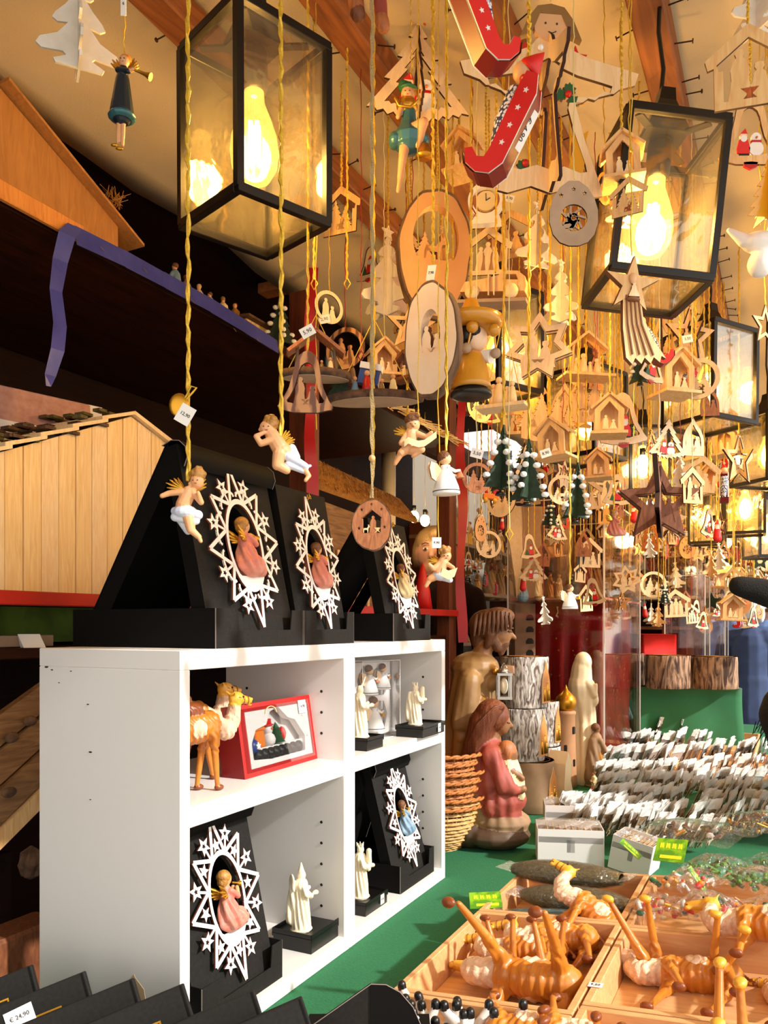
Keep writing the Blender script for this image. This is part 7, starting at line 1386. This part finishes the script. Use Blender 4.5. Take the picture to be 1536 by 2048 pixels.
for i in range(40): m.tube([S(a0_+rr.uniform(-.02, .02), BR+.07+rr.uniform(-.02, .02), z0_-.02), S(a0_+rr.uniform(-.03, .03), BR+.07+rr.uniform(-.03, .03), z0_+rr.uniform(0, .018))], .0006, 'straw', 3)
m.build('moss_tuft', None, label='dry tuft of moss on the plywood roof', cat='moss tuft', kind='stuff')
t = gable('thatched_house', 'crib house with a slanting straw thatch left of the distant woman', [(640, 1215), (800, 1215), (800, 1060), (640, 1000)], BR+.10, LEDGE, .004, 'sloped_wood', 'straw', [])
q = [Pb(632, 978, BR+.05), Pb(832, 1042, BR+.05), Pb(815, 1006, BR+.30), Pb(640, 915, BR+.30)]
q = [Pb(628, 965, BR+.04), Pb(836, 1040, BR+.04)]+[Pb(800, 998, BR+.22), Pb(632, 918, BR+.22)]
m = M(); m.quad(q, .016, 'straw')
for i in range(420):
    u, v = rr.random(), rr.random(); p_ = q[0].lerp(q[1], u).lerp(q[3].lerp(q[2], u), v); m.tube([p_+Vector((0, 0, .004)), p_+(q[0]-q[3]).normalized()*rr.uniform(.02, .045)+Vector((rr.uniform(-.006, .006), 0, rr.uniform(.0, .007)))], .0011, rr.choice(('straw', 'straw', 'wicker_pale')), 3)
o = m.build('straw_thatch', None, kind='stuff'); o.parent = t; o.matrix_parent_inverse = (Matrix.Translation(t.location) @ Matrix.Rotation(SROT, 4, 'Z')).inverted()
for i, x in enumerate(range(676, 740, 10)):
    a_, z_ = az(x, 1100, BR+.095); M().box((a_, -.006, .09), (.013, .005, .2), 'pine_house' if i % 2 else 'birch_ply').build('slat', t)
m = M()
for i in range(90): #                            # straw strip along the shelf front
    x = rr.uniform(745, 915); p_ = Pb(x, 790+(x-745)*.56+rr.uniform(-6, 6), BR-.012); m.tube([p_, p_+Vector((rr.uniform(.03, .07), rr.uniform(.04, .1), rr.uniform(-.012, .008)))], .0022, rr.choice(('wicker_pale', 'robe_cream')), 3)
m.build('straw_strip', None, label='strip of pale straw along the far part of the high shelf edge', cat='straw', kind='stuff')
# pink decorated carton and its neighbours
t = thing('pink_carton', 'old pink and grey carton with a gilt wing ornament above the plank house', 'carton', Pb(-40, 850, .74), SROT-R(14))
M().box((.12, .06, .055), (.25, .12, .075), 'pink_box', bv=.002).build('box', t); M().box((.12, .055, .005), (.27, .14, .025), 'carton', bv=.001).build('white_edge', t); M().box((.262, .06, .045), (.035, .10, .10), 'carton').build('end_flap', t)
for i in range(4): M().tube([(.235+.006*i, -.012, .05-i*.014), (.25+.008*i, -.014, .042-i*.014), (.262+.004*i, -.012, .03-i*.014)], [.002, .005, .001], 'silver', 6).build('wing_feather', t)
z_ = t.location.z; tt = thing('stacked_carton', 'dark carton stacked behind the plank house under the pink carton', 'carton', Vector((t.location.x, t.location.y, LEDGE)), SROT-R(14)); M().box((.12, .10, (z_-LEDGE-.009)/2), (.25, .14, z_-LEDGE-.009), 'card_black2').build('box', tt)
# green cloth, folded cards and cartons on the lowest visible shelf
LS = LEDGE-.105
t = thing('lime_cloth', 'olive green checked cloth hanging behind the folded card', 'cloth', S(-.3, BR+.2, LS), SROT); M().box((.2, .0, .045), (1.3, .003, .078), 'lime_cloth').build('cloth', t)
p = az(72, 1290, BR+.03); t = thing('folded_card', 'white folded name card standing beside the cabinet corner', 'card', S(p[0], BR+.03, LS), SROT-R(25))
M().add([(-.022, 0, 0), (.018, 0, 0), (.010, .012, .026), (-.03, .012, .026), (-.022, .024, 0), (.018, .024, 0)], [(0, 1, 2, 3), (3, 2, 5, 4)], 'paper').build('card', t); M().box((-.006, .002, .013), (.026, .0005, .003), 'ink', rot(-25)).build('writing_line', t)
t = thing('grey_carton', 'flat grey carton on the low shelf beside the cabinet corner', 'carton', S(p[0]-.05, BR+.09, LS), SROT); M().box((.02, .02, .012), (.22, .07, .022), 'slice_grey', bv=.001).build('box', t)
# sloping roof planks of a big crib house behind the cabinet
t = thing('leaning_roof', 'brown crib roof of wide sloping planks left of the white cabinet', 'crib roof', S(0, .50, CT), SROT)
for i, pp in enumerate((((-70, 1480), (100, 1358), (100, 1412), (-70, 1550)), ((-70, 1556), (100, 1418), (100, 1476), (-70, 1630)), ((-70, 1638), (100, 1482), (100, 1545), (-70, 1712)), ((-70, 1720), (100, 1552), (100, 1590), (-70, 1760)))):
    q = [az(x, y, .50) for x, y in pp]; M().add([(a, yy, z-CT) for yy in (-.0-.004*i, .016) for a, z in q], [(0, 1, 2, 3), (7, 6, 5, 4)]+[(k, k+4, (k+1) % 4+4, (k+1) % 4) for k in range(4)], 'sloped_wood' if i < 3 else 'pine').build('plank', t)
for x, y in ((25, 1475), (62, 1442), (20, 1585)): a, z = az(x, y, .49); M().ball((a, -.008, z-CT), (.016, .004, .010), 'bark_dark', 10).build('knot_hole', t)
m = M().box((.1, .05, -.04-0), (.6, .10, .22), 'rack_wood'); M().box((-.02, .06, .10), (.34, .06, .2), 'dark_wood').build('house_front', t)
t = thing('pine_cone', 'dark pine cone beside the cabinet edge at the left', 'pine cone', Pb(62, 1725, .47)); M().lathe([(.002, -.03), (.016, -.022), (.022, 0), (.016, .02), (.002, .03)], 'bark_dark', 14, None, False, lambda a, z: 1+.15*math.sin(5*a+z*400)).build('scales', t)
t = thing('wooden_box', 'dark reddish wooden box behind the flat gift boxes', 'box', S(az(10, 1850, .4)[0], .36, CT+.001), SROT); M().box((0, .03, .06), (.16, .07, .12), 'walnut', bv=.006).build('body', t)
# figurines crowded on the high shelf
for i, (px, py, key, k, rz, lab) in enumerate(((372, 560, 'c', .3, 0, 'ochre figurine on the high shelf left of the others'), (398, 572, 'e', .5, 60, 'plain wooden figurine on the high shelf'), (420, 583, 'd', .6, 120, 'pink figurine kneeling on the high shelf'), (446, 598, 'a', .6, 30, 'white caped figurine on the high shelf'), (470, 608, 'b', .5, 200, 'yellow robed figurine on the high shelf near the small house'), (350, 548, 'f', .45, 90, 'blue and red figurine at the left end of the high shelf row'))):
    a, z = az(px, py, BR+.10); solid('shelf_figurine', lab, 'figurine', RBD[key], S(a, BR+.10, SH1), SROT+R(rz), k=k*1.25)
a, z = az(510, 660, BR+.10); t = thing('small_crib_house', 'small slatted crib house with bark roof on the high shelf', 'crib house', S(a, BR+.08, SH1), SROT)
for i in range(7): M().box((-.06+i*.02, 0, .03), (.018, .006, .06), 'pine_house').build('slat', t)
M().box((0, .04, .062), (.18, .12, .006), 'bark_dark', rot(6)).build('roof', t); M().box((0, .04, .03), (.13, .07, .058), 'pine_house').build('box', t)
a, z = az(572, 690, BR+.0); o = place(fir_tree(), 'snowy_fir', 'dark snow-flecked fir standing at the end of the blue tape', 'fir tree', S(a, BR+.02, SH1)+Vector((0, 0, .142)), 0, None, .98)
a, z = az(620, 740, BR+.2)
for i, (px, key, k, lab) in enumerate(((660, 'f', .8, 'robed figurine behind the bark platforms on the high shelf'), (700, 'c', .6, 'ochre figurine behind the bark platforms on the high shelf'), (740, 'b', .8, 'yellow figurine behind the bark platforms'), (790, 'f', .8, 'blue and red figurine above the straw strip'), (835, 'd', 1.0, 'pink figurine above the straw strip'))):
    a, z = az(px, 800, BR+.12); solid('shelf_figurine', lab, 'figurine', RBD[key], S(a, BR+.12, SH1), SROT+R(70*i), k=k)
# ================================================================ beyond the rack
t = struct('wall_right', M().box((0, 0, 0), (2.3, .03, 2.75), 'grey_wall')); t.location, t.rotation_euler = S(4.55, 1.55, 1.375), (0, 0, SROT)
t = struct('wall_front', M().box((0, 0, 0), (.03, 1.2, 2.75), 'rack_wood')); t.location, t.rotation_euler = S(5.7, .98, 1.375), (0, 0, SROT)
rk = thing('far_shelving', 'greyish far shelves with rows of figures beyond the second red ribbon', 'shelving', S(3.3, 1.05, 0), SROT)
for z in (1.3, 1.62, 1.92): M().box((1.0, .16, z), (2.1, .34, .02), 'rock').build('shelf', rk)
for x in (-.02, 2.02): M().box((x, .16, 1.0), (.05, .3, 2.0), 'post_wood').build('post', rk)
M().box((1.0, .15, .6), (2.1, .3, 1.2), 'rack_wood').build('base_cabinet', rk)
t = thing('striped_pillar', 'pale upright post behind the straw thatch', 'post', Pb(777, 1010, 1.0)); t.location.z = 0; M().lathe([(.035, 0), (.035, 2.4)], 'madonna', 16).build('shaft', t)
rr = random.Random(8)
for i in range(24):
    z = (1.31, 1.63, 1.93)[i % 3]; key = rr.choice('abcdef'); solid('far_figurine', 'small %s figurine on the %s far shelf beyond the rack' % ({'a': 'white caped', 'b': 'yellow robed', 'c': 'bronze brown', 'd': 'pink robed', 'e': 'plain wooden', 'f': 'rose and blue'}[key], ('lowest', 'middle', 'top')[i % 3]), 'figurine', RBD[key], S(3.4+(i//3)*.22+rr.uniform(-.04, .04), 1.12, z), rr.uniform(0, 6), k=rr.uniform(.8, 1.2), group='small figurines on the far shelves')
for px, py, d_ in ((960, 1080, 3.9), (945, 1100, 4.2), (985, 1085, 4.4), (1000, 1110, 4.0), (970, 1120, 4.8)):
    for j in range(4):
        T_ = rr.choice(FT); q = P(px+rr.uniform(-25, 25), py+rr.uniform(-30, 50), d_+j*.12); tt = place(T_[0], T_[2], T_[3].replace('in the crowded far rows', 'in the dim corner beyond the second ribbon'), 'ornament', q, rr.uniform(-.9, .9), 'ornaments in the dim corner', .07/T_[1]); string_to(tt, 'thin', 0)
# the woman seen between the boxes and the second post
def person(name, lab, loc, rz, h, coat, hair, skin='skin_real', pose='stand', extra=None, trousers='pack_dark'):
    k = h/1.7
    pr = [('e', (0, 0, 1.585*k), (.078*k, .092*k, .112*k), skin), ('c', (.085*k, 0, 1.585*k), (.100*k, 0, 1.560*k), .012*k, .017*k, skin), ('e', (.03*k, 0, 1.50*k), (.055*k, .058*k, .045*k), skin), ('e', (.005*k, .090*k, 1.575*k), (.018*k, .012*k, .028*k), skin), ('e', (.005*k, -.090*k, 1.575*k), (.018*k, .012*k, .028*k), skin), ('e', (.088*k, 0, 1.522*k), (.012*k, .024*k, .008*k), 'robe_rose' if skin == 'skin_real' else skin),
          ('e', (-.022*k, 0, 1.625*k), (.092*k, .104*k, .100*k), hair), ('e', (.045*k, .035*k, 1.670*k), (.05*k, .06*k, .035*k), hair), ('e', (-.03*k, .085*k, 1.58*k), (.055*k, .03*k, .075*k), hair), ('e', (-.03*k, -.085*k, 1.58*k), (.055*k, .03*k, .075*k), hair), ('c', (0, 0, 1.42*k), (.01*k, 0, 1.50*k), .055*k, .05*k, skin),
          ('c', (0, -.13*k, 1.37*k), (0, .13*k, 1.37*k), .085*k, .085*k, coat), ('c', (0, 0, 1.33*k), (0, 0, 1.05*k), .15*k, .145*k, coat), ('c', (0, 0, 1.05*k), (0, 0, .75*k), .155*k, .17*k, coat), ('c', (0, -.08*k, .8*k), (0, -.09*k, .1*k), .09*k, .055*k, trousers), ('c', (0, .08*k, .8*k), (0, .09*k, .1*k), .09*k, .055*k, trousers), ('c', (-.02*k, -.09*k, .045*k), (.13*k, -.09*k, .04*k), .045*k, .035*k, 'black'), ('c', (-.02*k, .09*k, .045*k), (.13*k, .09*k, .04*k), .045*k, .035*k, 'black')]
    for s_ in (-1, 1):
        if pose == 'stand': el, ha = (0, s_*.24*k, 1.10*k), (.06*k, s_*.24*k, .86*k)
        else: el, ha = (.05*k, s_*.26*k, 1.10*k), (.30*k, s_*.16*k, 1.12*k)
        pr += [('c', (0, s_*.19*k, 1.36*k), el, .062*k, .050*k, coat), ('c', el, ha, .050*k, .036*k, coat), ('c', ha, tuple(Vector(ha)+(Vector(ha)-Vector(el)).normalized()*.07*k), .033*k, .027*k, skin)]
        hb = Vector(ha)+(Vector(ha)-Vector(el)).normalized()*.07*k; dr = (Vector(ha)-Vector(el)).normalized()
        for i in range(4): pr.append(('c', tuple(hb+Vector((0, (i-1.5)*.017*k, 0))), tuple(hb+Vector((0, (i-1.5)*.018*k, 0))+dr*(.07-.008*abs(i-1.3))*k), .0095*k, .007*k, skin))
        pr.append(('c', tuple(hb-dr*.04*k+Vector((0, -s_*.025*k, 0))), tuple(hb+Vector((0, -s_*.045*k, 0))), .010*k, .008*k, skin))
    if extra: pr += extra(k)
    me = blob(pr, .011*k, 2); t = put(name, me, None, loc, rz, lab, 'person')
    e = M()
    for s_ in (-1, 1): e.ball((.072*k, s_*.033*k, 1.598*k), (.008*k, .014*k, .007*k), 'white', 8).ball((.078*k, s_*.033*k, 1.598*k), (.005*k, .0065*k, .0065*k), 'ink', 8)
    e.build('eyes', t); e = M()
    for s_ in (-1, 1): e.tube([(.082*k, s_*.016*k, 1.622*k), (.083*k, s_*.034*k, 1.627*k), (.072*k, s_*.052*k, 1.620*k)], .0035*k, 'hair_brown', 5)
    e.build('eyebrows', t); return t
struct('trim_12', M().box((0, 0, .11), (1.4, 1.4, .22), 'rack_wood')).location = onz(868, 4.0, 0)
person('person', 'woman with short blond hair in a dark coat watching from between the boxes', onz(868, 3.85, .22), R(-100), 1.66, 'dark_wood', 'hair_blond', pose='stand')
t = thing('red_umbrella_tree', 'red folded cloth cone right in front of the distant woman', 'cloth cone', onz(845, 3.2, LEDGE+.0)); M().lathe([(.04, 0), (.03, .08), (.012, .16), (.001, .19)], 'red_bright', 12).build('cone', t)
# person in black fur at the right edge, people in blue beyond
def furp(k): return [('c', (.05*k, .1*k, 1.32*k), (.38*k, .05*k, 1.17*k), .14*k, .11*k, 'fur'), ('c', (.38*k, .05*k, 1.17*k), (.40*k, .05*k, 1.08*k), .10*k, .07*k, 'fur'), ('c', (.1*k, 0, 1.42*k), (.53*k, .0, 1.53*k), .085*k, .03*k, 'fur'), ('c', (.0, .1*k, 1.40*k), (.36*k, .02*k, 1.22*k), .115*k, .05*k, 'red_dark'), ('e', (0, 0, 1.2*k), (.25*k, .27*k, .32*k), 'fur'), ('e', (0, 0, .85*k), (.24*k, .26*k, .35*k), 'fur'), ('c', (0, 0, 1.46*k), (0, 0, 1.44*k), .11*k, .11*k, 'red')]
fp = person('person', 'person in a black fur coat and red scarf cut by the right edge', onz(1855, 2.25, 0), R(180), 1.70, 'fur', 'hair_brown', pose='stand', extra=furp)
m = M(); rr = random.Random(5)
for i in range(700):                                                # long guard hairs of the fur
    a = rr.uniform(0, 2*PI); z = rr.uniform(.55, 1.5); r_ = .25 if z < 1.3 else .2; p_ = Vector((r_*math.cos(a), r_*1.1*math.sin(a), z)); m.tube([p_, p_+Vector((math.cos(a)*.03, math.sin(a)*.03, -rr.uniform(.02, .06)))], .0016, 'fur', 3)
for i in range(260):                                                # and of the hanging sleeve
    a = rr.uniform(0, 2*PI); q = rr.random(); p_ = Vector((.22+.20*q+.07*math.cos(a), .05+.11*math.sin(a), 1.24-.14*q+.06*math.cos(a))); m.tube([p_, p_+Vector((.03*rr.uniform(-.2, 1), math.sin(a)*.02, -rr.uniform(.03, .07)))], .0014, 'fur', 3)
m.build('fur_hairs', fp, kind='stuff')
for px, d_, rz, coat, hair, lab, h in ((1500, 6.2, 60, 'blue_coat', 'white', 'person in a navy coat and white hat seen from behind, nearest the stumps', 1.62), (1452, 7.4, 200, 'blue_light', 'white', 'person in a light blue jacket in the distance', 1.7), (1395, 8.2, 120, 'blue_coat', 'hair_brown', 'person in dark blue seen through the acrylic cases', 1.72), (1535, 7.8, 20, 'blue_light', 'hair_brown', 'person in pale blue at the right edge of the distance', 1.7), (1420, 9.5, 80, 'blue_light', 'white', 'farthest person in pale blue near the bright facade', 1.7), (1265, 10.0, 80, 'blue_light', 'hair_brown', 'distant person in pale blue behind the clear case', 1.7)):
    person('person', lab, onz(px, d_, 0), R(rz), h, coat, hair)
# ---- street: facades that close the view
def facade(lab, loc, rz, w_, h, mt, nx, nz, wm='pane_dark'):
    t = thing('building', lab, 'building', loc, rz); M().box((0, .2, h/2), (w_, .4, h), mt).build('wall', t)
    for i in range(nx):
        for j in range(nz):
            x = (i+.5)/nx*w_-w_/2; z = 1.0+j*2.6+.9
            f = M().plate([(x-.55, z-.8), (x+.55, z-.8), (x+.55, z+.8), (x-.55, z+.8)], [[(x-.47, z-.72), (x+.47, z-.72), (x+.47, z+.72), (x-.47, z+.72)]], .1, 'white', None, tr(0, -.02, 0)).build('window_frame', t)
            M().box((x, .0, z), (.94, .03, 1.44), wm).build('window_pane', f)
    return t
facade('pale plastered house closing the far end of the market lane', Vector((7.5, 17, 0)), R(-6), 13, 9, 'plaster', 5, 3)
facade('brown timber market house behind the rack side', Vector((-3.5, 14, 0)), R(8), 9, 7, 'beam_wood', 4, 2)
t = thing('market_stall', 'brown far market stall under a low canopy behind the hanging ornaments', 'market stall', Vector((3.9, 12.2, 0)), R(-10))
M().box((0, 0, 1.0), (2.6, .1, 2.0), 'rock').build('back_wall', t); M().box((0, -.7, .5), (2.6, .6, 1.0), 'cherry').build('counter', t)
M().add([(-1.5, -1.3, 2.1), (1.5, -1.3, 2.1), (1.5, .3, 2.7), (-1.5, .3, 2.7), (-1.5, -1.3, 2.14), (1.5, -1.3, 2.14), (1.5, .3, 2.74), (-1.5, .3, 2.74)], [(0, 3, 2, 1), (4, 5, 6, 7), (0, 1, 5, 4), (1, 2, 6, 5), (3, 0, 4, 7)], 'canvas').build('canopy', t)
for x in (-1.25, 1.25): M().box((x, -1.2, 1.05), (.08, .08, 2.1), 'post_wood').build('post', t)
# hundreds more ornaments too far off to tell apart
m = M(); rr = random.Random(9)
for k, b in enumerate(RB):
    for i in range(110):
        a = rr.uniform(4.2, 7.8); p_ = S(a, b+rr.uniform(-.15, .15), rr.uniform(1.55, 2.2)); s_ = rr.uniform(.03, .06); mt = rr.choice(('pine', 'pine_pale', 'birch_ply', 'cherry', 'red', 'white', 'yellow', 'green_dark', 'walnut', 'gold'))
        m.plate(star(5, s_, s_*.5) if i % 3 else circ(s_*.8, 8), [circ(s_*.3, 6)] if i % 2 else [], .004, mt, None, Matrix.Translation(p_) @ rot(0, 0, rr.uniform(-60, 60)))
        m.tube([p_+Vector((0, 0, s_)), (p_.x, p_.y, 2.4)], .0014, 'gold_string', 3)
m.build('far_ornament_curtain', None, label='curtain of countless tiny ornaments on strings at the far end of the stall', cat='ornaments', kind='stuff')
for i, (px, py, d_) in enumerate(((1300, 1000, 5.5), (1370, 960, 5.2), (1480, 1060, 5.8), (1340, 1130, 6.0), (1210, 1000, 5.0), (1235, 960, 4.6))):
    t = thing('bare_bulb', 'bare glowing bulb in the distance among strings and ornaments', 'lamp', P(px, py, d_), 0, 'bare glowing bulbs in the distance')
    M().ball((0, 0, -.03), (.026, .026, .034), 'lamp_far', 12).build('glass_globe', t); M().lathe([(.010, -.006), (.010, .02)], 'bulb_base', 10).build('socket', t); string_to(t, 'thin', -.02)
